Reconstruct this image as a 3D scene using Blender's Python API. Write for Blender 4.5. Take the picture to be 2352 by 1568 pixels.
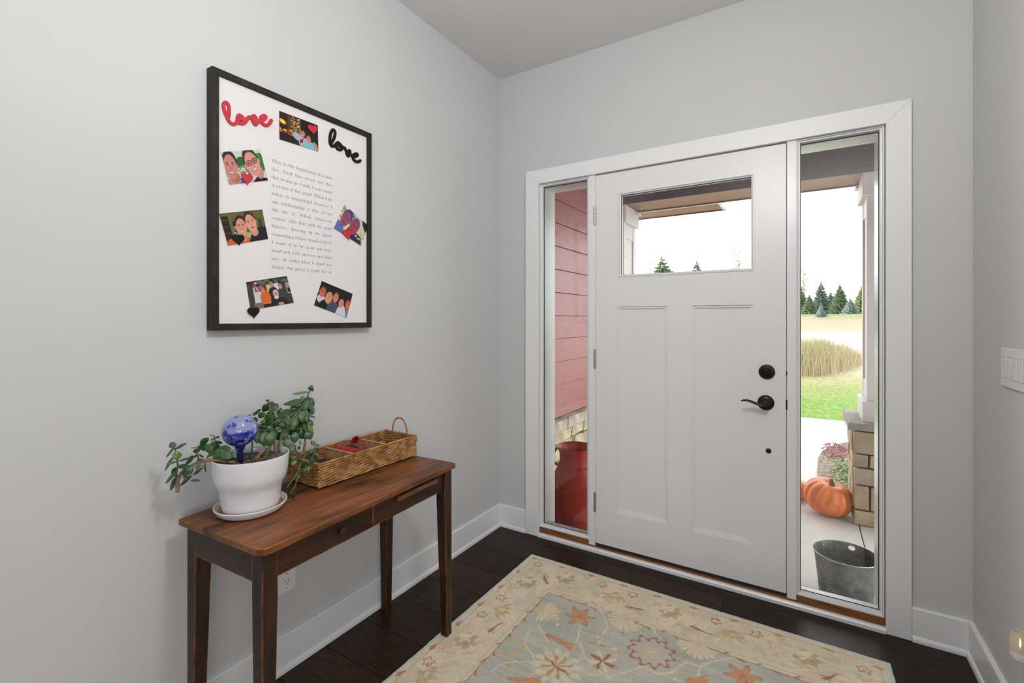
import bpy, bmesh, math, random
import numpy as np
from mathutils import Vector, Matrix

SC = bpy.context.scene
for _o in list(bpy.data.objects):
    bpy.data.objects.remove(_o)
COL = SC.collection
PI = math.pi

# ------------------------------------------------------------------ camera
cam_d = bpy.data.cameras.new('camera')
cam = bpy.data.objects.new('camera', cam_d)
COL.objects.link(cam)
cam.location = (1.6246, -2.4540, 1.2858)
cam.rotation_euler = (PI / 2, 0, math.radians(31.972))
cam_d.sensor_width = 36.0
cam_d.lens = 36.0 * 1078.016 / 2352
cam_d.shift_y = -(784 - 732.264) / 2352
cam_d.clip_start = 0.02
cam_d.clip_end = 400
SC.camera = cam

# ------------------------------------------------------------------ light
SC.view_settings.view_transform = 'Standard'
SC.view_settings.look = 'None'
SC.view_settings.exposure = 0.14
SC.view_settings.gamma = 1.0
SC.view_settings.use_curve_mapping = False
SC.cycles.max_bounces = 9
SC.cycles.diffuse_bounces = 5
SC.cycles.transparent_max_bounces = 12
SC.cycles.caustics_reflective = False
SC.cycles.caustics_refractive = False
SC.cycles.sample_clamp_indirect = 6.0
SC.cycles.use_denoising = True

world = bpy.data.worlds.new('overcast_sky')
SC.world = world
world.use_nodes = True
_bg = world.node_tree.nodes['Background']
_bg.inputs['Color'].default_value = (0.95, 0.98, 1.0, 1)
_bg.inputs['Strength'].default_value = 3.5


def area(name, loc, target, sx, sy, power, color=(1, 1, 1), spread=PI):
    d = bpy.data.lights.new(name, 'AREA')
    d.shape = 'RECTANGLE'
    d.size, d.size_y = sx, sy
    d.energy = power
    d.color = color
    d.spread = spread
    o = bpy.data.objects.new(name, d)
    COL.objects.link(o)
    o.location = loc
    o.rotation_euler = (Vector(target) - Vector(loc)).to_track_quat('-Z', 'Y').to_euler()
    return o


area('living_room_window_light', (5.3, -4.3, 1.5), (0.0, -2.3, 1.45), 2.6, 1.9, 70, (0.97, 0.98, 1.0))
area('back_window_light', (4.2, -6.3, 1.6), (1.0, 0.0, 1.3), 2.2, 1.7, 32, (0.97, 0.98, 1.0))
area('ceiling_fill_uplight', (1.85, -3.6, 1.65), (1.85, -3.6, 2.78), 0.4, 0.4, 36, (0.985, 0.985, 1.0))  # unseen uplight added to brighten the ceiling and upper walls
_pl = bpy.data.lights.new('hall_ceiling_lamp', 'POINT')
_pl.energy = 39
_pl.color = (1.0, 0.985, 0.965)
_pl.shadow_soft_size = 0.11
_po = bpy.data.objects.new('hall_ceiling_lamp', _pl)
COL.objects.link(_po)
_po.location = (1.46, -1.72, 2.22)


# ------------------------------------------------------------------ helpers
def lin(h):
    h = h.lstrip('#')
    c = [int(h[i:i + 2], 16) / 255 for i in (0, 2, 4)]
    return tuple((v / 12.92 if v <= 0.04045 else ((v + 0.055) / 1.055) ** 2.4) for v in c)


def c4(c):
    if isinstance(c, str):
        c = lin(c)
    return (c[0], c[1], c[2], 1.0)


MATS = {}


def pm(name, color, rough=0.5, var=0.12, scale=8.0, stretch=(1, 1, 1), bump=0.0, bscale=None, metallic=0.0,
       spec=0.5, color2=None, coat=0.0, detail=4.0, contrast=0.5):
    """Principled material whose colour wanders between two tones on object-space noise, with fine relief."""
    m = bpy.data.materials.new(name)
    m.use_nodes = True
    nt = m.node_tree
    N, L = nt.nodes, nt.links
    p = N['Principled BSDF']
    p.inputs['Roughness'].default_value = rough
    p.inputs['Metallic'].default_value = metallic
    p.inputs['Specular IOR Level'].default_value = spec
    p.inputs['Coat Weight'].default_value = coat
    a = c4(color)
    if color2 is None:
        b = tuple(min(1, v * (1 + var)) for v in a[:3]) + (1,)
        a = tuple(v * (1 - var) for v in a[:3]) + (1,)
    else:
        b = c4(color2)
    tc = N.new('ShaderNodeTexCoord')
    mp = N.new('ShaderNodeMapping')
    mp.inputs['Scale'].default_value = stretch
    L.new(tc.outputs['Object'], mp.inputs['Vector'])
    nz = N.new('ShaderNodeTexNoise')
    nz.inputs['Scale'].default_value = scale
    nz.inputs['Detail'].default_value = detail
    L.new(mp.outputs['Vector'], nz.inputs['Vector'])
    cr = N.new('ShaderNodeValToRGB')
    cr.color_ramp.elements[0].position = 0.5 - 0.5 * contrast * 0.6
    cr.color_ramp.elements[1].position = 0.5 + 0.5 * contrast * 0.6
    cr.color_ramp.elements[0].color = a
    cr.color_ramp.elements[1].color = b
    L.new(nz.outputs['Fac'], cr.inputs['Fac'])
    L.new(cr.outputs['Color'], p.inputs['Base Color'])
    if bump > 0:
        nb = N.new('ShaderNodeTexNoise')
        nb.inputs['Scale'].default_value = bscale or scale * 6
        nb.inputs['Detail'].default_value = 3
        L.new(mp.outputs['Vector'], nb.inputs['Vector'])
        bp = N.new('ShaderNodeBump')
        bp.inputs['Strength'].default_value = bump
        bp.inputs['Distance'].default_value = 0.002
        L.new(nb.outputs['Fac'], bp.inputs['Height'])
        L.new(bp.outputs['Normal'], p.inputs['Normal'])
    MATS[name] = m
    return m


class MB:
    """Collects faces for ONE mesh."""

    def __init__(self):
        self.v, self.f = [], []

    def add(self, vs, fs):
        k = len(self.v)
        self.v += [tuple(x) for x in vs]
        self.f += [tuple(i + k for i in q) for q in fs]
        return self

    def box(self, x0, x1, y0, y1, z0, z1, xf=None):
        vs = [(x, y, z) for z in (z0, z1) for y in (y0, y1) for x in (x0, x1)]
        if xf:
            vs = [xf(*p) for p in vs]
        return self.add(vs, [(0, 2, 3, 1), (4, 5, 7, 6), (0, 1, 5, 4), (2, 6, 7, 3), (0, 4, 6, 2), (1, 3, 7, 5)])

    def hexa(self, bot, top):
        """Eight corners: four below, four above, both counter-clockwise from above."""
        return self.add(list(bot) + list(top), [(3, 2, 1, 0), (4, 5, 6, 7), (0, 1, 5, 4), (1, 2, 6, 5), (2, 3, 7, 6), (3, 0, 4, 7)])

    def tube(self, pts, radii, n=8, cap=True, squash=None):
        pts = [Vector(p) for p in pts]
        if not hasattr(radii, '__len__'):
            radii = [radii] * len(pts)
        up = None
        rings = []
        for i, p in enumerate(pts):
            t = (pts[min(i + 1, len(pts) - 1)] - pts[max(i - 1, 0)])
            if t.length < 1e-9:
                t = Vector((0, 0, 1))
            t.normalize()
            if squash is not None:
                s = Vector(squash)
                b = s - t * s.dot(t)
                b.normalize()
                a = t.cross(b)
                ka, kb = 1.0, SQ[0]
            else:
                if up is None:
                    up = Vector((0, 0, 1)) if abs(t.z) < 0.9 else Vector((1, 0, 0))
                a = t.cross(up)
                a.normalize()
                b = a.cross(t)
                up = b
                ka = kb = 1.0
            rings.append([p + a * (math.cos(2 * PI * k / n) * radii[i] * ka) + b * (math.sin(2 * PI * k / n) * radii[i] * kb) for k in range(n)])
        vs = [q for r in rings for q in r]
        fs = []
        for i in range(len(rings) - 1):
            for k in range(n):
                fs.append((i * n + k, i * n + (k + 1) % n, (i + 1) * n + (k + 1) % n, (i + 1) * n + k))
        if cap:
            fs.append(tuple(range(n - 1, -1, -1)))
            fs.append(tuple((len(rings) - 1) * n + k for k in range(n)))
        return self.add(vs, fs)

    def lathe(self, prof, center, n=40, axis='z', cap0=True, cap1=True, ribs=None):
        cx, cy, cz = center
        vs, fs = [], []
        for r, h in prof:
            for k in range(n):
                a = 2 * PI * k / n
                rr = r * (ribs(a) if ribs else 1)
                if axis == 'z':
                    vs.append((cx + rr * math.cos(a), cy + rr * math.sin(a), cz + h))
                elif axis == 'y':
                    vs.append((cx + rr * math.cos(a), cy - h, cz + rr * math.sin(a)))
                else:
                    vs.append((cx + h, cy + rr * math.cos(a), cz + rr * math.sin(a)))
        m = len(prof)
        for i in range(m - 1):
            for k in range(n):
                fs.append((i * n + k, i * n + (k + 1) % n, (i + 1) * n + (k + 1) % n, (i + 1) * n + k))
        if cap0:
            fs.append(tuple(range(n - 1, -1, -1)))
        if cap1:
            fs.append(tuple((m - 1) * n + k for k in range(n)))
        return self.add(vs, fs)

    def ellipsoid(self, c, ax, ay, az, nu=6, nv=4):
        """ax, ay, az are half-axis vectors."""
        c, ax, ay, az = Vector(c), Vector(ax), Vector(ay), Vector(az)
        vs = [c - ax]
        for j in range(1, nv):
            t = PI * j / nv
            for k in range(nu):
                a = 2 * PI * k / nu
                vs.append(c - ax * math.cos(t) + (ay * math.cos(a) + az * math.sin(a)) * math.sin(t))
        vs.append(c + ax)
        fs = [(0, 1 + (k + 1) % nu, 1 + k) for k in range(nu)]
        for j in range(nv - 2):
            for k in range(nu):
                a, b = 1 + j * nu + k, 1 + j * nu + (k + 1) % nu
                fs.append((a, b, b + nu, a + nu))
        e = len(vs) - 1
        o = 1 + (nv - 2) * nu
        fs += [(o + k, o + (k + 1) % nu, e) for k in range(nu)]
        return self.add(vs, fs)

    def prism(self, poly, to3, d0, d1):
        """Polygon (2-D list) extruded between depths d0 and d1; to3(u, v, d) gives the point."""
        n = len(poly)
        vs = [to3(u, v, d0) for u, v in poly] + [to3(u, v, d1) for u, v in poly]
        fs = [tuple(range(n)), tuple(range(2 * n - 1, n - 1, -1))] + [((i + 1) % n, i, n + i, n + (i + 1) % n) for i in range(n)]
        return self.add(vs, fs)


SQ = [0.5]
WL = {}


def finish(o, label=None, cat=None, group=None, kind=None):
    if label:
        o['label'] = label
    if cat:
        o['category'] = cat
    if group:
        o['group'] = group
    if kind:
        o['kind'] = kind
    return o


def mesh_of(name, mb, smooth=False, fixn=True, center=True):
    me = bpy.data.meshes.new(name)
    vs = np.array(mb.v, dtype=float)
    c = (vs.min(0) + vs.max(0)) / 2 if center else np.zeros(3)
    me.from_pydata([tuple(p) for p in (vs - c)], [], mb.f)
    if fixn:
        bm = bmesh.new()
        bm.from_mesh(me)
        bmesh.ops.recalc_face_normals(bm, faces=bm.faces)
        bm.to_mesh(me)
        bm.free()
    if smooth:
        me.polygons.foreach_set('use_smooth', [True] * len(me.polygons))
        if smooth != 'all':
            try:
                me.set_sharp_from_angle(angle=math.radians(smooth if smooth > 1 else 40))
            except Exception:
                pass
    return me, Vector(c)


def obj(name, mb, mat, parent=None, smooth=False, bevel=0.0, seg=2, fixn=True, **kw):
    """One mesh object, authored in world coordinates; its origin is its box centre."""
    me, c = mesh_of(name, mb, smooth, fixn)
    o = bpy.data.objects.new(name, me)
    COL.objects.link(o)
    if mat is not None:
        me.materials.append(mat if not isinstance(mat, str) else MATS[mat])
    WL[o.name] = c
    if parent is not None:
        o.parent = parent
        o.location = c - WL[parent.name]
    else:
        o.location = c
    if bevel > 0:
        b = o.modifiers.new('bevel', 'BEVEL')
        b.width = bevel
        b.segments = seg
        b.limit_method = 'ANGLE'
        b.angle_limit = math.radians(35)
        b.harden_normals = False
    return finish(o, **kw)


def place(name, me, mat, parent, M, **kw):
    """An object that uses a shared mesh at world matrix M."""
    o = bpy.data.objects.new(name, me)
    COL.objects.link(o)
    if parent is not None:
        o.parent = parent
        o.matrix_basis = Matrix.Translation(-WL[parent.name]) @ M
    else:
        o.matrix_basis = M
    WL[o.name] = M.translation.copy()
    return finish(o, **kw)


def thing(name, loc, label=None, cat=None, group=None, kind=None):
    o = bpy.data.objects.new(name, None)
    o.empty_display_size = 0.05
    COL.objects.link(o)
    o.location = loc
    WL[o.name] = Vector(loc)
    return finish(o, label, cat, group, kind)


def B(x0, x1, y0, y1, z0, z1):
    return MB().box(x0, x1, y0, y1, z0, z1)


# ------------------------------------------------------------------ materials
pm('wall_paint', (0.553, 0.558, 0.564), 0.55, 0.012, 2.0, bump=0.08, bscale=220, spec=0.3)
pm('ceiling_paint', (0.67, 0.665, 0.66), 0.8, 0.012, 2.0, bump=0.25, bscale=90, spec=0.2)
pm('trim_paint', (0.76, 0.762, 0.768), 0.32, 0.01, 3.0, spec=0.5)
pm('door_paint', (0.735, 0.733, 0.738), 0.36, 0.01, 3.0, bump=0.04, bscale=160, spec=0.5)
pm('window_frame_paint', (0.72, 0.73, 0.73), 0.3, 0.01, 3.0)
pm('gasket_rubber', (0.02, 0.02, 0.02), 0.6)
pm('oak_threshold', '#6e4420', 0.45, scale=9, stretch=(1, 12, 12), color2='#8c5a2a', bump=0.15)
pm('oil_rubbed_bronze', (0.012, 0.011, 0.010), 0.32, 0.2, 30, metallic=0.6, spec=0.6)
pm('satin_nickel', (0.42, 0.40, 0.37), 0.38, 0.08, 40, metallic=1.0)
pm('espresso_wood_a', (0.040, 0.0205, 0.0120), 0.30, scale=7, stretch=(2, 26, 26), color2=(0.014, 0.0078, 0.005), bump=0.35, bscale=14, spec=0.12)
pm('espresso_wood_b', (0.031, 0.0160, 0.0098), 0.30, scale=7, stretch=(2, 26, 26), color2=(0.011, 0.0065, 0.0042), bump=0.35, bscale=14, spec=0.12)
pm('espresso_wood_c', (0.050, 0.0255, 0.0148), 0.30, scale=7, stretch=(2, 26, 26), color2=(0.017, 0.0095, 0.006), bump=0.35, bscale=14, spec=0.12)
pm('white_plastic', (0.70, 0.69, 0.67), 0.35, 0.01, 5)
pm('slot_dark', (0.03, 0.03, 0.03), 0.6)
pm('black_frame_wood', (0.012, 0.010, 0.009), 0.55, scale=10, stretch=(6, 1.2, 1.2), color2=(0.026, 0.022, 0.019), bump=0.3, bscale=60, spec=0.25)
pm('art_board', (0.70, 0.67, 0.665), 0.7, 0.008, 3)
pm('art_ink', (0.27, 0.26, 0.27), 0.8, 0.05, 20)
pm('photo_back', (0.6, 0.6, 0.6), 0.4)
pm('red_wood_paint', (0.50, 0.018, 0.028), 0.5, 0.1, 25)
pm('black_wood_paint', (0.008, 0.007, 0.007), 0.6, 0.2, 25, spec=0.2)
pm('white_ceramic', (0.72, 0.72, 0.74), 0.13, 0.015, 6, spec=0.55, coat=0.2)
pm('ochre_glaze', '#b98a45', 0.5, scale=40, color2='#96682c')
pm('potting_soil', (0.030, 0.020, 0.014), 0.95, scale=90, color2=(0.16, 0.12, 0.085), bump=1.0, bscale=160)
pm('jade_stem', (0.075, 0.115, 0.040), 0.5, 0.2, 60)
pm('jade_bark', (0.21, 0.125, 0.075), 0.75, 0.3, 70, bump=0.5, bscale=240)
pm('jade_leaf_dark', (0.020, 0.055, 0.016), 0.3, scale=30, color2=(0.036, 0.085, 0.026), spec=0.5)
pm('jade_leaf_mid', (0.032, 0.085, 0.022), 0.3, scale=30, color2=(0.060, 0.130, 0.040), spec=0.5)
pm('jade_leaf_light', (0.070, 0.150, 0.026), 0.3, scale=30, color2=(0.11, 0.20, 0.05), spec=0.5)
pm('withered_leaf', (0.05, 0.035, 0.03), 0.8)
pm('green_plastic', (0.01, 0.09, 0.08), 0.4)
pm('red_webbing', (0.33, 0.006, 0.018), 0.65, 0.15, 120, bump=0.4, bscale=300)
pm('black_cloth', (0.014, 0.012, 0.012), 0.8, 0.3, 60)
pm('wicker', '#b98a52', 0.62, scale=26, color2='#86592e', bump=0.4, bscale=180, contrast=0.42)
pm('wicker_pale', '#b8925c', 0.62, scale=26, color2='#8a683e', bump=0.4, bscale=180, contrast=0.42)
pm('basket_liner_dark', '#3f2813', 0.8)
# outside
pm('red_siding', (0.41, 0.145, 0.140), 0.36, scale=5, stretch=(1, 2, 18), color2=(0.34, 0.105, 0.10), bump=0.7, bscale=9, spec=0.35)
pm('limestone', '#dfd2b6', 0.85, scale=9, color2='#bcab8b', bump=0.9, bscale=40, contrast=0.42)
pm('limestone_grey', '#cfc8ba', 0.85, scale=9, color2='#a9a08e', bump=0.9, bscale=40, contrast=0.42)
pm('column_stone_a', '#b8a58a', 0.85, scale=9, color2='#9d8a70', bump=0.8, bscale=30)
pm('column_stone_b', '#a99b84', 0.85, scale=9, color2='#92846c', bump=0.8, bscale=30)
pm('column_stone_c', '#9c8c77', 0.85, scale=9, color2='#b09a7c', bump=0.8, bscale=30)
pm('mortar', '#8d8170', 0.95, 0.1, 30, bump=0.4)
pm('stone_cap', '#8f877d', 0.8, 0.1, 14, bump=0.5)
pm('column_paint', (0.62, 0.57, 0.555), 0.55, 0.02, 5)
pm('beam_dark', (0.085, 0.045, 0.050), 0.45, 0.1, 8)
pm('cedar', '#9a6342', 0.5, scale=6, stretch=(1.5, 22, 22), color2='#774628', bump=0.3)
pm('white_fascia', (0.8, 0.8, 0.8), 0.5)
pm('concrete', (0.54, 0.50, 0.465), 0.85, 0.06, 6, bump=0.3, bscale=120)
pm('walk_concrete', (0.52, 0.50, 0.47), 0.9, 0.05, 6)
pm('mulch', '#8c7c6c', 0.95, scale=22, color2='#44372d', bump=1.0, bscale=50, contrast=0.42)
pm('leaf_red', (0.22, 0.03, 0.04), 0.6, 0.3, 3)
pm('leaf_sage', (0.16, 0.24, 0.07), 0.6, 0.3, 3)
pm('pumpkin_skin', (0.78, 0.20, 0.035), 0.42, scale=14, color2=(0.62, 0.12, 0.02), bump=0.1)
pm('pumpkin_stem', '#6b5a40', 0.8, 0.2, 30)
pm('milk_can_red', (0.34, 0.020, 0.007), 0.42, 0.12, 9, spec=0.3)
pm('zinc', (0.085, 0.095, 0.085), 0.5, scale=16, color2=(0.16, 0.17, 0.155), metallic=0.45, contrast=0.42)
pm('zinc_rim', (0.42, 0.42, 0.40), 0.4, 0.1, 20, metallic=0.6)
pm('bark_brown', (0.10, 0.07, 0.05), 0.9)
pm('bare_twig', (0.24, 0.21, 0.18), 0.9)
pm('pale_leaf', (0.42, 0.40, 0.18), 0.8)
for _i, (_a, _b) in enumerate([((0.085, 0.14, 0.060), (0.14, 0.20, 0.09)), ((0.11, 0.17, 0.115), (0.16, 0.23, 0.16)),
                               ((0.17, 0.22, 0.06), (0.24, 0.29, 0.10)), ((0.17, 0.24, 0.20), (0.24, 0.32, 0.27))]):
    pm('spruce_%d' % _i, _a, 0.8, scale=1.2, color2=_b)
pm('dry_grass', (0.44, 0.33, 0.22), 0.9, scale=0.9, color2=(0.33, 0.31, 0.15))


def glass_material():
    m = bpy.data.materials.new('window_glass')
    m.use_nodes = True
    nt = m.node_tree
    N, L = nt.nodes, nt.links
    N.remove(N['Principled BSDF'])
    out = N['Material Output']
    tr = N.new('ShaderNodeBsdfTransparent')
    tr.inputs['Color'].default_value = (0.97, 0.98, 0.975, 1)
    gl = N.new('ShaderNodeBsdfGlossy')
    gl.inputs['Roughness'].default_value = 0.02
    fr = N.new('ShaderNodeFresnel')
    fr.inputs['IOR'].default_value = 1.5
    mx = N.new('ShaderNodeMixShader')
    L.new(fr.outputs['Fac'], mx.inputs['Fac'])
    L.new(tr.outputs['BSDF'], mx.inputs[1])
    L.new(gl.outputs['BSDF'], mx.inputs[2])
    # dust specks and a thin film on the pane
    tc = N.new('ShaderNodeTexCoord')
    n1 = N.new('ShaderNodeTexNoise')
    n1.inputs['Scale'].default_value = 130
    n1.inputs['Detail'].default_value = 1
    L.new(tc.outputs['Object'], n1.inputs['Vector'])
    r1 = N.new('ShaderNodeValToRGB')
    r1.color_ramp.elements[0].position = 0.70
    r1.color_ramp.elements[1].position = 0.78
    r1.color_ramp.elements[1].color = (0.32, 0.32, 0.32, 1)
    L.new(n1.outputs['Fac'], r1.inputs['Fac'])
    df = N.new('ShaderNodeBsdfTranslucent')
    df.inputs['Color'].default_value = (0.8, 0.8, 0.8, 1)
    m2 = N.new('ShaderNodeMixShader')
    ad = N.new('ShaderNodeMath')
    ad.operation = 'ADD'
    ad.inputs[1].default_value = 0.006
    L.new(r1.outputs['Color'], ad.inputs[0])
    L.new(ad.outputs['Value'], m2.inputs['Fac'])
    L.new(mx.outputs['Shader'], m2.inputs[1])
    L.new(df.outputs['BSDF'], m2.inputs[2])
    L.new(m2.outputs['Shader'], out.inputs['Surface'])
    MATS['window_glass'] = m


glass_material()


def print_material(name, rough=0.35, pile=0.0):
    """Reads the printed or dyed colour stored on the mesh; adds only fibre relief."""
    m = bpy.data.materials.new(name)
    m.use_nodes = True
    nt = m.node_tree
    N, L = nt.nodes, nt.links
    p = N['Principled BSDF']
    p.inputs['Roughness'].default_value = rough
    at = N.new('ShaderNodeVertexColor')
    at.layer_name = 'dye'
    if pile > 0:
        p.inputs['Specular IOR Level'].default_value = 0.1
        p.inputs['Sheen Weight'].default_value = 0.15
        tc = N.new('ShaderNodeTexCoord')
        nz = N.new('ShaderNodeTexNoise')
        nz.inputs['Scale'].default_value = 260
        nz.inputs['Detail'].default_value = 2
        L.new(tc.outputs['Object'], nz.inputs['Vector'])
        mr = N.new('ShaderNodeMapRange')
        mr.inputs['From Min'].default_value = 0.3
        mr.inputs['From Max'].default_value = 0.7
        mr.inputs['To Min'].default_value = 0.82
        mr.inputs['To Max'].default_value = 1.16
        L.new(nz.outputs['Fac'], mr.inputs['Value'])
        vm = N.new('ShaderNodeVectorMath')
        vm.operation = 'SCALE'
        L.new(at.outputs['Color'], vm.inputs[0])
        L.new(mr.outputs['Result'], vm.inputs['Scale'])
        L.new(vm.outputs['Vector'], p.inputs['Base Color'])
        bp = N.new('ShaderNodeBump')
        bp.inputs['Strength'].default_value = pile
        bp.inputs['Distance'].default_value = 0.003
        L.new(nz.outputs['Fac'], bp.inputs['Height'])
        L.new(bp.outputs['Normal'], p.inputs['Normal'])
    else:
        L.new(at.outputs['Color'], p.inputs['Base Color'])
    MATS[name] = m


print_material('photo_print', 0.3)
print_material('rug_pile', 0.95, 0.6)


def table_wood(name, axis, ca='#86512f', cb='#53301a'):
    m = pm(name, ca, 0.42, scale=5, stretch=tuple(1.6 if i == axis else 14 for i in range(3)), color2=cb, bump=0.25, bscale=22, spec=0.35, contrast=0.8)
    nt = m.node_tree
    N, L = nt.nodes, nt.links
    p = N['Principled BSDF']
    base = p.inputs['Base Color'].links[0].from_socket
    # worn arrises: where the bevel-rounded normal departs from the face normal the stain has rubbed off
    bv = N.new('ShaderNodeBevel')
    bv.inputs['Radius'].default_value = 0.006
    bv.samples = 4
    ge = N.new('ShaderNodeNewGeometry')
    dt = N.new('ShaderNodeVectorMath')
    dt.operation = 'DOT_PRODUCT'
    L.new(bv.outputs['Normal'], dt.inputs[0])
    L.new(ge.outputs['Normal'], dt.inputs[1])
    tc = N.new('ShaderNodeTexCoord')
    nz = N.new('ShaderNodeTexNoise')
    nz.inputs['Scale'].default_value = 22
    L.new(tc.outputs['Object'], nz.inputs['Vector'])
    ed = N.new('ShaderNodeMapRange')
    ed.inputs['From Min'].default_value = 0.985
    ed.inputs['From Max'].default_value = 0.90
    ed.inputs['To Min'].default_value = 0.0
    ed.inputs['To Max'].default_value = 1.0
    L.new(dt.outputs['Value'], ed.inputs['Value'])
    mm = N.new('ShaderNodeMapRange')
    mm.inputs['From Min'].default_value = 0.36
    mm.inputs['From Max'].default_value = 0.56
    L.new(nz.outputs['Fac'], mm.inputs['Value'])
    mu = N.new('ShaderNodeMath')
    mu.operation = 'MULTIPLY'
    L.new(ed.outputs['Result'], mu.inputs[0])
    L.new(mm.outputs['Result'], mu.inputs[1])
    mx = N.new('ShaderNodeMix')
    mx.data_type = 'RGBA'
    L.new(mu.outputs['Value'], mx.inputs['Factor'])
    L.new(base, mx.inputs['A'])
    mx.inputs['B'].default_value = c4('#a5642a')
    # dark stains with a shape of their own and paler rubbed patches
    n2 = N.new('ShaderNodeTexNoise')
    n2.inputs['Scale'].default_value = 4.2
    n2.inputs['Detail'].default_value = 6
    mp2 = N.new('ShaderNodeMapping')
    mp2.inputs['Scale'].default_value = tuple(0.7 if i == axis else 2.4 for i in range(3))
    L.new(tc.outputs['Object'], mp2.inputs['Vector'])
    L.new(mp2.outputs['Vector'], n2.inputs['Vector'])
    r2 = N.new('ShaderNodeValToRGB')
    r2.color_ramp.elements[0].position = 0.36
    r2.color_ramp.elements[0].color = (0.34, 0.31, 0.31, 1)
    r2.color_ramp.elements[1].position = 0.50
    r2.color_ramp.elements[1].color = (1, 1, 1, 1)
    e = r2.color_ramp.elements.new(0.66)
    e.color = (1.5, 1.42, 1.3, 1)
    L.new(n2.outputs['Fac'], r2.inputs['Fac'])
    m3 = N.new('ShaderNodeMix')
    m3.data_type = 'RGBA'
    m3.blend_type = 'MULTIPLY'
    m3.inputs['Factor'].default_value = 1.0
    L.new(mx.outputs['Result'], m3.inputs['A'])
    L.new(r2.outputs['Color'], m3.inputs['B'])
    L.new(m3.outputs['Result'], p.inputs['Base Color'])
    return m


table_wood('table_wood_long', 1)
table_wood('table_wood_upright', 2, '#39200f', '#1f0f06')
table_wood('table_wood_cross', 0, '#3a2218', '#26140d')
table_wood('table_wood_apron', 1, '#3c2010', '#220f06')


def globe_material():
    m = bpy.data.materials.new('speckled_blue_glass')
    m.use_nodes = True
    nt = m.node_tree
    N, L = nt.nodes, nt.links
    p = N['Principled BSDF']
    p.inputs['Roughness'].default_value = 0.08
    p.inputs['Coat Weight'].default_value = 0.6
    tc = N.new('ShaderNodeTexCoord')
    vo = N.new('ShaderNodeTexNoise')
    vo.inputs['Scale'].default_value = 62
    vo.inputs['Detail'].default_value = 3.5
    L.new(tc.outputs['Object'], vo.inputs['Vector'])
    sx = N.new('ShaderNodeSeparateXYZ')
    L.new(tc.outputs['Object'], sx.inputs['Vector'])
    # the blue flecks thicken towards the neck of the bulb
    k = N.new('ShaderNodeMath')
    k.operation = 'MULTIPLY_ADD'
    k.inputs[1].default_value = -2.6
    k.inputs[2].default_value = 0.0
    L.new(sx.outputs['Z'], k.inputs[0])
    a = N.new('ShaderNodeMath')
    a.operation = 'ADD'
    L.new(vo.outputs['Fac'], a.inputs[0])
    L.new(k.outputs['Value'], a.inputs[1])
    r = N.new('ShaderNodeValToRGB')
    r.color_ramp.elements[0].position = 0.44
    r.color_ramp.elements[0].color = c4('#858bb0')
    r.color_ramp.elements[1].position = 0.60
    r.color_ramp.elements[1].color = c4('#10197a')
    e = r.color_ramp.elements.new(0.52)
    e.color = c4('#3a48b0')
    L.new(a.outputs['Value'], r.inputs['Fac'])
    L.new(r.outputs['Color'], p.inputs['Base Color'])
    MATS['speckled_blue_glass'] = m


globe_material()


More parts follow.
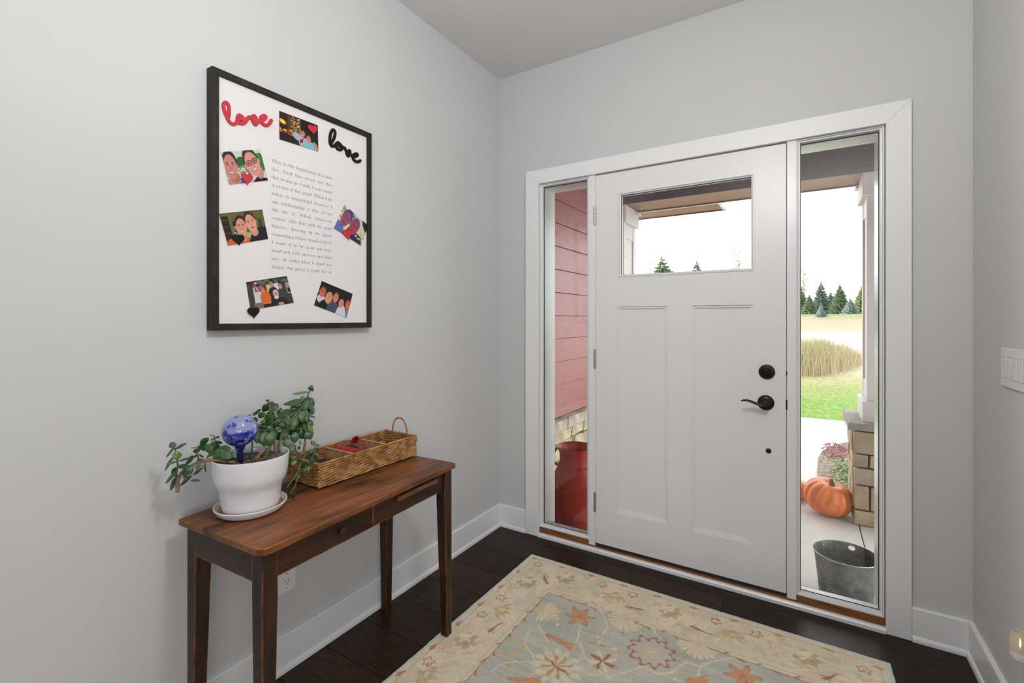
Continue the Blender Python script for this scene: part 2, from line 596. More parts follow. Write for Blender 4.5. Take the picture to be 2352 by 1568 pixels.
def ground_material():
    m = bpy.data.materials.new('meadow_ground')
    m.use_nodes = True
    nt = m.node_tree
    N, L = nt.nodes, nt.links
    p = N['Principled BSDF']
    p.inputs['Roughness'].default_value = 0.95
    p.inputs['Specular IOR Level'].default_value = 0.1
    ge = N.new('ShaderNodeNewGeometry')
    sx = N.new('ShaderNodeSeparateXYZ')
    L.new(ge.outputs['Position'], sx.inputs['Vector'])
    nz = N.new('ShaderNodeTexNoise')
    nz.inputs['Scale'].default_value = 0.55
    nz.inputs['Detail'].default_value = 8
    L.new(ge.outputs['Position'], nz.inputs['Vector'])
    ma = N.new('ShaderNodeMath')
    ma.operation = 'MULTIPLY_ADD'
    ma.inputs[1].default_value = 5.0
    L.new(nz.outputs['Fac'], ma.inputs[0])
    L.new(sx.outputs['Y'], ma.inputs[2])
    mr = N.new('ShaderNodeMapRange')
    mr.inputs['From Min'].default_value = 0
    mr.inputs['From Max'].default_value = 100
    L.new(ma.outputs['Value'], mr.inputs['Value'])
    cr = N.new('ShaderNodeValToRGB')
    cr.color_ramp.interpolation = 'LINEAR'
    stops = [(0.0, (0.145, 0.215, 0.05)), (0.125, (0.15, 0.225, 0.055)), (0.15, (0.26, 0.24, 0.11)), (0.175, (0.34, 0.30, 0.19)), (0.22, (0.42, 0.39, 0.33)),
             (0.25, (0.52, 0.50, 0.46)), (0.70, (0.52, 0.50, 0.47)), (0.718, (0.36, 0.30, 0.23)), (0.755, (0.32, 0.28, 0.19)), (0.785, (0.17, 0.20, 0.08)), (1.0, (0.2, 0.24, 0.08))]
    el = cr.color_ramp.elements
    el[0].position, el[0].color = stops[0][0], c4(stops[0][1])
    el[1].position, el[1].color = stops[-1][0], c4(stops[-1][1])
    for pos, col in stops[1:-1]:
        e = el.new(pos)
        e.color = c4(col)
    L.new(mr.outputs['Result'], cr.inputs['Fac'])
    n2 = N.new('ShaderNodeTexNoise')
    n2.inputs['Scale'].default_value = 14
    n2.inputs['Detail'].default_value = 6
    mp = N.new('ShaderNodeMapping')
    mp.inputs['Scale'].default_value = (1, 0.35, 1)
    L.new(ge.outputs['Position'], mp.inputs['Vector'])
    L.new(mp.outputs['Vector'], n2.inputs['Vector'])
    m2 = N.new('ShaderNodeMapRange')
    m2.inputs['From Min'].default_value = 0.3
    m2.inputs['From Max'].default_value = 0.7
    m2.inputs['To Min'].default_value = 0.7
    m2.inputs['To Max'].default_value = 1.25
    L.new(n2.outputs['Fac'], m2.inputs['Value'])
    vm = N.new('ShaderNodeVectorMath')
    vm.operation = 'SCALE'
    L.new(cr.outputs['Color'], vm.inputs[0])
    L.new(m2.outputs['Result'], vm.inputs['Scale'])
    L.new(vm.outputs['Vector'], p.inputs['Base Color'])
    MATS['meadow_ground'] = m


ground_material()

# ------------------------------------------------------------------ measured data (metres)
LEAVES=[[0.1091,-1.8332,0.9213,0.1002,-1.8373,0.9373,0.837,-0.411,0.36,0.0164],[0.1007,-1.8271,0.9161,0.1247,-1.8079,0.9316,0.005,-0.632,0.775,0.0158],[0.1155,-1.8353,0.9215,0.0807,-1.846,0.8949,-0.192,-0.798,0.572,0.0207],[0.1064,-1.8366,0.8965,0.1148,-1.815,0.8988,0.898,-0.374,0.23,0.0208],[0.0912,-1.8282,0.8895,0.0661,-1.8446,0.8523,-0.126,-0.874,0.47,0.022],[0.1149,-1.8301,0.8812,0.0919,-1.84,0.8768,0.008,-0.422,0.907,0.0117],[0.1089,-1.8209,0.881,0.1266,-1.8019,0.8879,0.066,-0.394,0.917,0.0124],[0.145,-1.7973,0.8928,0.111,-1.81,0.8709,0.081,-0.912,0.403,0.0195],[0.1149,-1.8235,0.8693,0.1526,-1.8154,0.8709,0.061,-0.458,0.887,0.0178],[0.1373,-1.7887,0.915,0.117,-1.7942,0.914,-0.038,-0.042,0.998,0.0097],[0.1312,-1.7854,0.9134,0.1292,-1.7727,0.9221,0.0,-0.565,0.825,0.0071],[0.1237,-1.7908,0.902,0.1428,-1.7807,0.9075,0.445,-0.891,0.091,0.0115],[0.1286,-1.7813,0.8927,0.1312,-1.793,0.887,0.979,0.199,0.038,0.0061],[0.1475,-1.7874,0.8971,0.1479,-1.7718,0.8843,0.644,0.475,0.599,0.0093],[0.1617,-1.7513,0.928,0.1446,-1.7685,0.9062,0.031,-0.796,0.604,0.015],[0.1655,-1.7573,0.9118,0.1481,-1.7731,0.9065,0.64,-0.754,0.148,0.0207],[0.1636,-1.7509,0.9373,0.1393,-1.7528,0.9311,-0.11,-0.745,0.658,0.0116],[0.1554,-1.7458,0.9377,0.1571,-1.733,0.9371,0.968,-0.138,-0.208,0.0059],[0.1599,-1.7516,0.9441,0.1601,-1.7626,0.9509,0.525,0.454,0.719,0.0059],[0.1545,-1.7454,0.9257,0.1614,-1.7277,0.9182,0.693,0.035,0.72,0.0094],[0.1678,-1.7396,0.9093,0.1456,-1.763,0.883,0.003,-0.748,0.664,0.0191],[0.1729,-1.7396,0.897,0.1627,-1.753,0.8793,0.784,-0.621,0.019,0.0136],[0.1279,-1.7833,0.8737,0.1305,-1.7655,0.8735,0.959,-0.137,0.25,0.0102],[0.0971,-1.8228,0.8618,0.0892,-1.8307,0.8384,0.843,-0.527,-0.106,0.012],[0.1102,-1.8293,0.8512,0.0739,-1.8431,0.8173,-0.186,-0.824,0.535,0.0237],[0.1178,-1.8313,0.8556,0.1056,-1.8351,0.8375,0.493,-0.857,-0.152,0.0102],[0.1022,-1.8204,0.8321,0.0914,-1.8327,0.8134,0.781,-0.623,-0.042,0.012],[0.094,-1.8187,0.8314,0.0705,-1.8331,0.7918,0.052,-0.948,0.314,0.0222],[0.1361,-1.7974,0.8634,0.1246,-1.8186,0.8393,0.83,-0.551,0.089,0.0224],[0.1537,-1.788,0.8689,0.1625,-1.7925,0.8557,0.734,-0.32,0.599,0.0167],[0.1448,-1.7733,0.8571,0.1281,-1.7951,0.8365,0.101,-0.723,0.683,0.0158],[0.1199,-1.7926,0.8324,0.092,-1.8161,0.8066,-0.026,-0.725,0.689,0.0206],[0.1177,-1.7939,0.8196,0.1445,-1.7812,0.822,-0.027,-0.131,0.991,0.0137],[0.1159,-1.8126,0.8349,0.1254,-1.8019,0.8233,0.853,-0.42,0.311,0.0091],[0.1732,-1.7397,0.9107,0.1958,-1.7216,0.9039,0.649,-0.687,0.327,0.014],[0.1745,-1.7403,0.9008,0.1567,-1.7537,0.8692,0.815,-0.531,-0.234,0.0178],[0.1813,-1.7437,0.8968,0.2118,-1.7312,0.8839,0.5,-0.712,0.493,0.0249],[0.1883,-1.722,0.8926,0.2044,-1.7104,0.8775,0.747,-0.551,0.373,0.0132],[0.1706,-1.7495,0.9199,0.1435,-1.7638,0.9018,0.522,-0.846,-0.113,0.0175],[0.1923,-1.6097,1.0266,0.1844,-1.6103,1.0335,0.544,-0.617,0.569,0.0066],[0.1921,-1.6082,1.0251,0.1956,-1.6072,1.0328,0.747,-0.613,-0.26,0.0056],[0.1985,-1.6107,1.0197,0.1763,-1.6177,0.9908,0.627,-0.716,-0.308,0.0197],[0.2062,-1.6383,1.0086,0.2021,-1.6554,0.9975,0.968,-0.078,-0.238,0.0096],[0.1843,-1.601,1.0207,0.2072,-1.5949,1.0176,0.284,-0.902,0.325,0.0116],[0.1928,-1.6008,1.0113,0.2196,-1.59,0.997,0.522,-0.745,0.415,0.0152],[0.1993,-1.5915,1.0169,0.2132,-1.5872,1.0048,0.6,-0.658,0.455,0.0141],[0.1995,-1.5782,0.9981,0.2119,-1.5745,0.9872,0.6,-0.655,0.46,0.0103],[0.206,-1.6086,0.9874,0.1902,-1.6162,0.9693,0.612,-0.761,-0.215,0.019],[0.1995,-1.6178,0.9908,0.1969,-1.6286,0.9861,0.675,-0.425,0.603,0.0055],[0.201,-1.5925,0.9891,0.2163,-1.5933,0.9782,0.539,-0.32,0.779,0.0086],[0.1904,-1.606,0.9472,0.1863,-1.6217,0.954,0.68,0.134,0.721,0.0081],[0.1989,-1.6175,0.9404,0.1684,-1.6255,0.9331,-0.139,-0.325,0.936,0.0149],[0.1867,-1.6129,0.9329,0.1825,-1.6264,0.9245,0.869,-0.427,0.251,0.0106],[0.1914,-1.617,0.9179,0.1605,-1.6236,0.8931,-0.147,-0.895,0.422,0.0185],[0.2014,-1.6033,0.9302,0.2048,-1.6137,0.8888,0.84,-0.505,0.196,0.0305],[0.2023,-1.622,0.9066,0.1875,-1.6211,0.8855,0.615,-0.641,-0.459,0.0126],[0.2023,-1.5986,0.9586,0.2308,-1.5881,0.9726,-0.171,-0.588,0.79,0.0154],[0.1917,-1.5842,0.9559,0.1945,-1.5724,0.9476,0.971,-0.237,-0.01,0.0082],[0.2034,-1.5643,0.9561,0.2023,-1.5718,0.9347,0.83,-0.538,0.146,0.0229],[0.2002,-1.5623,0.9632,0.2244,-1.5522,0.9486,0.5,0.052,0.865,0.0138],[0.1968,-1.5463,0.9337,0.2169,-1.5367,0.9291,0.467,-0.817,0.337,0.011],[0.2026,-1.5202,0.9611,0.2053,-1.5348,0.922,0.819,-0.517,0.25,0.0235],[0.1863,-1.5633,0.9071,0.1578,-1.565,0.8945,0.144,-0.97,-0.194,0.0186],[0.1848,-1.5582,0.8928,0.198,-1.5358,0.8989,0.469,-0.479,0.742,0.0123],[0.1894,-1.5583,0.8882,0.1939,-1.5444,0.8674,0.956,0.103,0.276,0.0117],[0.1946,-1.5178,0.9119,0.1989,-1.5221,0.8762,0.824,-0.542,0.165,0.0253],[0.2011,-1.5321,0.8814,0.2096,-1.541,0.8414,0.806,-0.518,0.286,0.0251],[0.2,-1.6011,0.8687,0.158,-1.6171,0.8484,-0.012,-0.774,0.634,0.0227],[0.1859,-1.5506,0.8519,0.1585,-1.5613,0.8351,0.404,-0.911,-0.079,0.0162],[0.1861,-1.5507,0.852,0.1856,-1.5377,0.8567,0.892,-0.123,0.436,0.0073],[0.2057,-1.5092,0.8822,0.2051,-1.5015,0.8671,0.932,0.337,0.135,0.0078],[0.1994,-1.5138,0.921,0.2134,-1.4997,0.9253,0.323,-0.555,0.767,0.0094],[0.1969,-1.5004,0.9247,0.1799,-1.4965,0.9043,-0.188,-0.982,-0.031,0.0123],[0.1986,-1.5722,0.9313,0.1899,-1.5858,0.938,0.867,-0.465,0.182,0.0109],[0.1955,-1.5621,0.9302,0.2013,-1.5492,0.9139,0.947,-0.309,0.092,0.0099],[0.2015,-1.4676,1.0431,0.2076,-1.4627,1.062,0.765,-0.639,-0.081,0.0137],[0.202,-1.4624,1.0465,0.2027,-1.4524,1.0426,0.994,-0.094,-0.062,0.011],[0.1884,-1.4591,1.0451,0.1773,-1.4554,1.052,0.305,-0.544,0.782,0.0082],[0.1922,-1.4673,1.0368,0.1357,-1.4906,1.0311,-0.014,-0.205,0.979,0.0282],[0.2,-1.4802,1.0215,0.187,-1.4959,1.0213,0.76,-0.632,0.151,0.0114],[0.1966,-1.4734,1.0175,0.2038,-1.4698,1.0185,0.433,-0.895,0.106,0.0109],[0.2059,-1.4961,1.0136,0.1596,-1.5397,1.0046,0.252,-0.445,0.859,0.0295],[0.2032,-1.4987,1.003,0.1961,-1.5174,1.002,0.718,-0.306,0.626,0.0092],[0.1874,-1.4654,1.0169,0.1839,-1.4813,0.9652,0.813,-0.57,0.12,0.03],[0.199,-1.4673,1.0032,0.2186,-1.4612,0.966,0.846,0.226,0.483,0.0195],[0.1917,-1.5058,0.9815,0.1378,-1.5366,0.9617,0.186,-0.741,0.646,0.03],[0.2016,-1.4615,0.9711,0.1966,-1.4703,0.9701,0.845,-0.501,0.186,0.005],[0.1938,-1.4714,0.9597,0.2128,-1.4524,0.9507,0.388,0.048,0.92,0.013],[0.2042,-1.5009,0.9793,0.2135,-1.5057,0.9424,0.798,-0.539,0.271,0.0248],[0.1928,-1.4737,0.9463,0.1775,-1.4739,0.9199,0.638,-0.678,-0.365,0.0191],[0.1885,-1.4668,0.9391,0.1999,-1.4557,0.9197,0.822,-0.543,0.172,0.0197],[0.1978,-1.4711,0.93,0.2145,-1.4608,0.8973,0.839,0.221,0.498,0.0175],[0.1967,-1.478,0.9067,0.1722,-1.4869,0.8795,0.538,-0.814,-0.218,0.0267],[0.2005,-1.479,0.9088,0.213,-1.4701,0.8795,0.819,-0.543,0.184,0.0272],[0.2341,-1.4691,0.8638,0.2218,-1.4792,0.8784,0.777,-0.573,0.258,0.0125],[0.217,-1.4554,0.8569,0.2178,-1.4404,0.8544,0.983,-0.022,0.181,0.0076],[0.2165,-1.4597,0.8483,0.2233,-1.4459,0.8373,0.93,-0.334,0.156,0.0087],[0.2257,-1.4693,0.8451,0.2157,-1.4879,0.8386,0.809,-0.526,0.261,0.0124],[0.2215,-1.4663,0.8348,0.1836,-1.4772,0.817,0.032,-0.881,0.472,0.0199],[0.2214,-1.4662,0.8315,0.2221,-1.4581,0.8018,0.862,-0.494,-0.114,0.0168],[0.2335,-1.4792,0.8231,0.2256,-1.4813,0.7982,0.732,-0.657,-0.177,0.0178],[0.2326,-1.4951,0.8083,0.2031,-1.5045,0.7953,0.293,-0.956,0.027,0.0214],[0.2338,-1.5018,0.8023,0.2484,-1.506,0.7901,0.462,-0.507,0.728,0.016],[0.232,-1.5123,0.7969,0.2503,-1.5166,0.7933,-0.074,-0.806,0.588,0.0088],[0.2333,-1.5189,0.8278,0.2178,-1.5173,0.8011,0.449,-0.838,-0.311,0.0142],[0.2177,-1.5143,0.8665,0.1982,-1.5115,0.855,-0.109,-0.992,-0.056,0.0105],[0.2185,-1.5177,0.7802,0.2192,-1.5325,0.7609,0.8,-0.462,0.383,0.0158],[0.2248,-1.5219,0.8009,0.2081,-1.5252,0.7673,0.156,-0.988,0.019,0.0173],[0.2195,-1.5327,0.7178,0.1892,-1.5372,0.711,0.317,-0.921,-0.225,0.023],[0.2289,-1.5473,0.8447,0.235,-1.5414,0.8325,0.849,-0.494,0.186,0.0156],[0.2307,-1.54,0.8327,0.2302,-1.5509,0.8148,0.808,-0.513,0.29,0.0156]]
BRANCHES=[[[[0.1969,-1.7116,0.8625],[0.183,-1.7297,0.8662],[0.1671,-1.7502,0.8728],[0.1546,-1.766,0.8761],[0.1442,-1.7789,0.8727],[0.1324,-1.7935,0.8668],[0.1192,-1.8095,0.8549],[0.1116,-1.8187,0.8422],[0.1074,-1.8237,0.8226],[0.1074,-1.8237,0.8112],[0.1074,-1.8237,0.7922]],[0.0048,0.0048,0.005,0.005,0.0046,0.0042,0.0042,0.0044,0.0046,0.0054,0.0054],"bark"],[[[0.1074,-1.8237,0.8226],[0.1053,-1.8262,0.8457],[0.1074,-1.8237,0.8644],[0.1071,-1.8241,0.8834],[0.1046,-1.827,0.9078],[0.1026,-1.8295,0.9195]],[0.0026,0.0026,0.0026,0.0022,0.0018,0.0014],"green"],[[[0.14,-1.7841,0.872],[0.1397,-1.7845,0.8849],[0.1379,-1.7867,0.9005],[0.1366,-1.7884,0.9148]],[0.002,0.002,0.0016,0.0012],"green"],[[[0.1532,-1.7677,0.8828],[0.1588,-1.7607,0.9],[0.165,-1.7528,0.9198],[0.1657,-1.752,0.9378],[0.165,-1.7528,0.9457]],[0.0024,0.0022,0.002,0.0016,0.0012],"green"],[[[0.1747,-1.7405,0.8715],[0.1747,-1.7405,0.8923],[0.1733,-1.7422,0.912],[0.1706,-1.7458,0.9228]],[0.003,0.003,0.0026,0.002],"green"],[[[0.195,-1.6229,0.8431],[0.195,-1.61,0.8701],[0.195,-1.6008,0.8984],[0.195,-1.5982,0.9335],[0.195,-1.5982,0.9742],[0.195,-1.6042,0.9981],[0.195,-1.6108,1.0257]],[0.006,0.006,0.005,0.0042,0.0036,0.003,0.002],"green"],[[[0.195,-1.6482,0.8545],[0.195,-1.6331,0.8707],[0.195,-1.6126,0.8859],[0.195,-1.5969,0.8975]],[0.006,0.006,0.005,0.004],"bark"],[[[0.195,-1.5835,0.8433],[0.195,-1.5862,0.8747],[0.195,-1.5915,0.9015]],[0.005,0.005,0.004],"bark"],[[[0.195,-1.5727,0.8612],[0.195,-1.5741,0.8873],[0.195,-1.5673,0.9065],[0.195,-1.5645,0.9371]],[0.0035,0.003,0.0026,0.002],"green"],[[[0.195,-1.5673,0.8962],[0.195,-1.5507,0.9291],[0.195,-1.5282,0.9564],[0.195,-1.5021,0.9812],[0.195,-1.4813,1.0049],[0.195,-1.4692,1.0305],[0.195,-1.46,1.0484]],[0.004,0.0038,0.0036,0.0034,0.003,0.0024,0.0018],"green"],[[[0.195,-1.4888,0.833],[0.195,-1.4828,0.8614],[0.195,-1.4768,0.9063],[0.195,-1.4707,0.9405],[0.195,-1.4716,0.9626]],[0.0038,0.0036,0.003,0.0024,0.002],"bark"],[[[0.195,-1.5618,0.8508],[0.195,-1.5395,0.8533],[0.195,-1.5167,0.8504],[0.195,-1.4991,0.8328],[0.195,-1.4858,0.8404]],[0.004,0.0036,0.0034,0.0034,0.003],"bark"],[[[0.225,-1.5192,0.8423],[0.225,-1.5192,0.8107],[0.225,-1.5335,0.7805],[0.225,-1.5559,0.7585],[0.225,-1.5656,0.7485]],[0.0034,0.0032,0.003,0.0026,0.002],"green"],[[[0.225,-1.5278,0.7816],[0.225,-1.5335,0.7544],[0.225,-1.5448,0.7344],[0.225,-1.5545,0.7245]],[0.0026,0.0022,0.002,0.0016],"green"],[[[0.225,-1.5017,0.8008],[0.225,-1.4809,0.8141],[0.225,-1.4694,0.8328],[0.225,-1.4657,0.8482],[0.225,-1.4626,0.8624]],[0.0026,0.0022,0.002,0.0016,0.0012],"green"]]
WITHERED=[[0.1508,-1.7707,0.8703],[0.1501,-1.7716,0.8601],[0.1508,-1.7707,0.8497],[0.1511,-1.7703,0.8406]]
SOIL=[0.1849,-1.6845,0.853]
PHOTOS=[[[-1.47,2.0309],[-1.3134,2.0333],[-1.3105,1.9327],[-1.4689,1.9292]],[[-1.667,1.8241],[-1.5397,1.871],[-1.5118,1.7712],[-1.6421,1.7247]],[[-1.673,1.6242],[-1.5323,1.6656],[-1.5112,1.5663],[-1.6456,1.525]],[[-1.1877,1.7534],[-1.0671,1.6878],[-1.1063,1.5965],[-1.2405,1.6486]],[[-1.5872,1.4098],[-1.4417,1.442],[-1.4134,1.3459],[-1.5721,1.3161]],[[-1.2954,1.4339],[-1.1488,1.3903],[-1.1779,1.2912],[-1.3296,1.3388]]]
HEARTS=[[[[-1.3384,2.0166],[-1.3327,1.99],[-1.3572,2.0154],[-1.3179,2.0226]],"red"],[[[-1.5855,1.7671],[-1.5843,1.7359],[-1.6049,1.7621],[-1.5664,1.7679]],"red"],[[[-1.6148,1.5567],[-1.6102,1.5297],[-1.6349,1.5527],[-1.5948,1.5613]],"black"],[[[-1.1794,1.6422],[-1.1694,1.6099],[-1.1985,1.6311],[-1.1619,1.6449]],"red"],[[[-1.5639,1.3159],[-1.5615,1.2876],[-1.5842,1.3139],[-1.5432,1.3179]],"black"]]
LOVE_RED=[[-1.6444,1.9448],[-1.6428,1.96],[-1.6432,1.9776],[-1.648,1.9882],[-1.6553,1.9874],[-1.6599,1.9784],[-1.6587,1.9654],[-1.6524,1.9481],[-1.6444,1.9333],[-1.6364,1.9268],[-1.6282,1.9269],[-1.6201,1.9336],[-1.6159,1.9446],[-1.6149,1.9555],[-1.6108,1.963],[-1.6035,1.9629],[-1.594,1.9567],[-1.5883,1.9523],[-1.594,1.9428],[-1.6035,1.9379],[-1.6128,1.9382],[-1.6159,1.9467],[-1.6118,1.9524],[-1.5972,1.9502],[-1.5883,1.9523],[-1.5823,1.9631],[-1.5769,1.9694],[-1.5705,1.9674],[-1.5639,1.9578],[-1.5574,1.9503],[-1.5514,1.9568],[-1.5508,1.9658],[-1.5552,1.9751],[-1.5618,1.9793],[-1.5639,1.973],[-1.5574,1.9634],[-1.5452,1.9644],[-1.5317,1.9737],[-1.5215,1.9851],[-1.5204,1.9922],[-1.5284,1.9915],[-1.5358,1.9844],[-1.5374,1.975],[-1.5336,1.9653],[-1.525,1.9605],[-1.5147,1.9635],[-1.5066,1.9726],[-1.5008,1.9848]]
LOVE_BLACK=[[-1.2516,1.9854],[-1.2397,2.0081],[-1.2344,2.0287],[-1.2384,2.0395],[-1.2472,2.0376],[-1.2551,2.0218],[-1.259,2.0017],[-1.2586,1.9832],[-1.2516,1.9734],[-1.2397,1.9771],[-1.2286,1.9889],[-1.2205,1.9961],[-1.2096,1.9919],[-1.2005,1.9844],[-1.206,1.9731],[-1.2196,1.9689],[-1.2286,1.9737],[-1.2205,1.9858],[-1.2037,1.9834],[-1.1945,1.9843],[-1.1866,1.9829],[-1.1806,1.9692],[-1.1735,1.9566],[-1.165,1.9641],[-1.1617,1.9769],[-1.1665,1.9813],[-1.1665,1.9754],[-1.1546,1.9633],[-1.1377,1.9643],[-1.1245,1.9742],[-1.1265,1.9783],[-1.1392,1.9738],[-1.1483,1.9632],[-1.145,1.9504],[-1.1329,1.9448],[-1.1182,1.949],[-1.1107,1.9551]]
ARTTXT=[[-1.4984,1.8396],[-1.2446,1.849],[-1.4984,1.4645],[-1.2466,1.4685]]
RUG={"A":[[0.2615,0.1206],[0.7611,0.1171],[1.2664,0.1338],[0.1205,0.2544],[0.116,0.7354]],"B":[[0.5142,0.1349],[1.0128,0.1383],[0.133,0.4995],[0.1058,0.9538]],"RF":[[0.0854,0.0806],[0.4372,0.0755],[0.5854,0.084],[0.9403,0.0853],[1.0925,0.0853],[1.4423,0.0932],[0.0785,0.4261],[0.0783,0.5719],[0.0714,0.9009]],"RD":[[0.0366,0.0356],[0.1992,0.0367],[0.3596,0.0322],[0.524,0.0329],[0.6829,0.034],[0.8424,0.0372],[1.0039,0.0402],[1.1688,0.0459],[1.3351,0.0395],[1.4865,0.0562],[0.0289,0.1903],[0.0329,0.351],[0.0304,0.514],[0.029,0.6702],[0.0313,0.8352],[0.0267,0.9993]],"TL":[[0.3527,0.0686],[0.8481,0.0819],[1.1804,0.0742],[0.0776,0.3345],[0.069,0.6506],[0.0714,0.8132],[1.1103,0.1799],[1.359,0.0831]],"SP":[[0.1642,0.1616,0.2093,0.2131],[0.5882,0.1859,0.6612,0.1698],[0.8611,0.1737,0.9433,0.1817],[1.3152,0.2183,1.3616,0.1738],[0.1676,0.6442,0.1805,0.5667]],"STAR":[[0.4395,0.3558],[1.0721,0.3636]],"TULIP":[[0.3802,0.5332,0.4742,0.5464],[0.3677,0.8123,0.4482,0.7784],[0.9075,0.4917,0.9483,0.46]],"PAL":[[0.2845,0.4049],[0.6162,0.2768],[0.9038,0.2814]],"BIG":[[0.4869,0.6693]],"ROS":[[0.7602,0.4104]],"PET":[[0.6193,0.5547]],"COM":[[0.2828,0.6265,0.3196,0.6429],[0.2819,0.7266,0.3194,0.7032]],"CURL":[[0.5386,0.4906,0.6035,0.4841]],"DOT":[[0.6375,0.3643],[0.8737,0.3674],[0.6074,0.6008],[0.669,0.5624],[0.337,0.756]],"MINI":[[0.3804,0.4384],[0.5662,0.4496],[0.8664,0.4856],[0.6496,0.4823]],"VINE":[[[0.3021,0.5484],[0.3245,0.6243],[0.3696,0.6571],[0.4086,0.6905],[0.4509,0.678]],[[0.4086,0.6905],[0.3423,0.7318],[0.3079,0.7742],[0.2963,0.8178]],[[0.3205,0.5024],[0.3787,0.5505],[0.4024,0.5757]],[[0.4862,0.2595],[0.5386,0.3124],[0.5671,0.3745],[0.5687,0.4561],[0.6009,0.4517]],[[0.5075,0.5101],[0.5536,0.5715],[0.6038,0.6031],[0.6395,0.6141]],[[0.6652,0.624],[0.7001,0.5764],[0.7414,0.5172],[0.7614,0.4979]],[[0.7258,0.2581],[0.7457,0.2967],[0.769,0.315]],[[0.8468,0.4715],[0.8884,0.398],[0.9357,0.3891],[0.9745,0.3302],[1.0321,0.2801]],[[0.9357,0.3891],[0.9336,0.4436],[0.9295,0.4843]],[[0.5314,0.6483],[0.6025,0.6438],[0.6613,0.6136]],[[0.5028,0.5439],[0.4852,0.4594],[0.4615,0.4056]],[[0.768,0.5207],[0.8225,0.5064],[0.8612,0.4626]]]}
CONIFERS=[[0.79,80.72,2.09,5.27,1.71,0],[3.9,90.92,2.03,5.72,1.95,1],[6.1,84.04,1.96,4.74,1.71,0],[9.79,94.59,2.03,5.35,1.88,2],[2.16,77.45,2.12,2.69,1.25,0],[5.53,99.01,2.09,4.21,1.87,1],[3.51,74.76,1.72,1.5,0.66,3],[6.95,77.49,1.54,2.65,1.15,3],[-2.6,86.85,2.1,5.86,1.95,1],[-5.02,77.1,2.03,4.35,1.71,0],[12.02,87.73,1.96,5.07,1.71,0],[16.42,98.73,2.03,5.93,1.95,1],[-9.47,41.31,1.7,5.42,3.83,0],[-9.54,57.77,1.83,6.72,3.07,0],[-8.78,73.57,1.95,5.32,2.21,1]]
BARE=[[-14.57,55.81,1.84,8.07,0.86],[-9.94,61.06,1.86,8.57,1.11],[-4.55,54.99,1.78,7.43,2.17],[-14.86,52.09,1.81,6.73,0.82],[1.45,89.38,2.03,7.74,1.45]]
BRUSH=[[1.25,13.81],[1.5,14.34],[1.78,15.05],[2.1,16.11],[2.39,17.42],[2.66,18.67],[2.91,20.03]]
RIB1=[[0.115,-1.2857,0.791],[0.115,-1.2932,0.8026],[0.115,-1.2881,0.8103],[0.115,-1.2763,0.8027],[0.115,-1.2596,0.7908],[0.115,-1.2353,0.7791],[0.115,-1.2029,0.7674]]
RIB2=[[0.15,-1.2466,0.8108],[0.15,-1.2368,0.8167],[0.15,-1.2269,0.8105],[0.15,-1.2144,0.7956],[0.15,-1.2018,0.7825],[0.15,-1.1916,0.7709]]
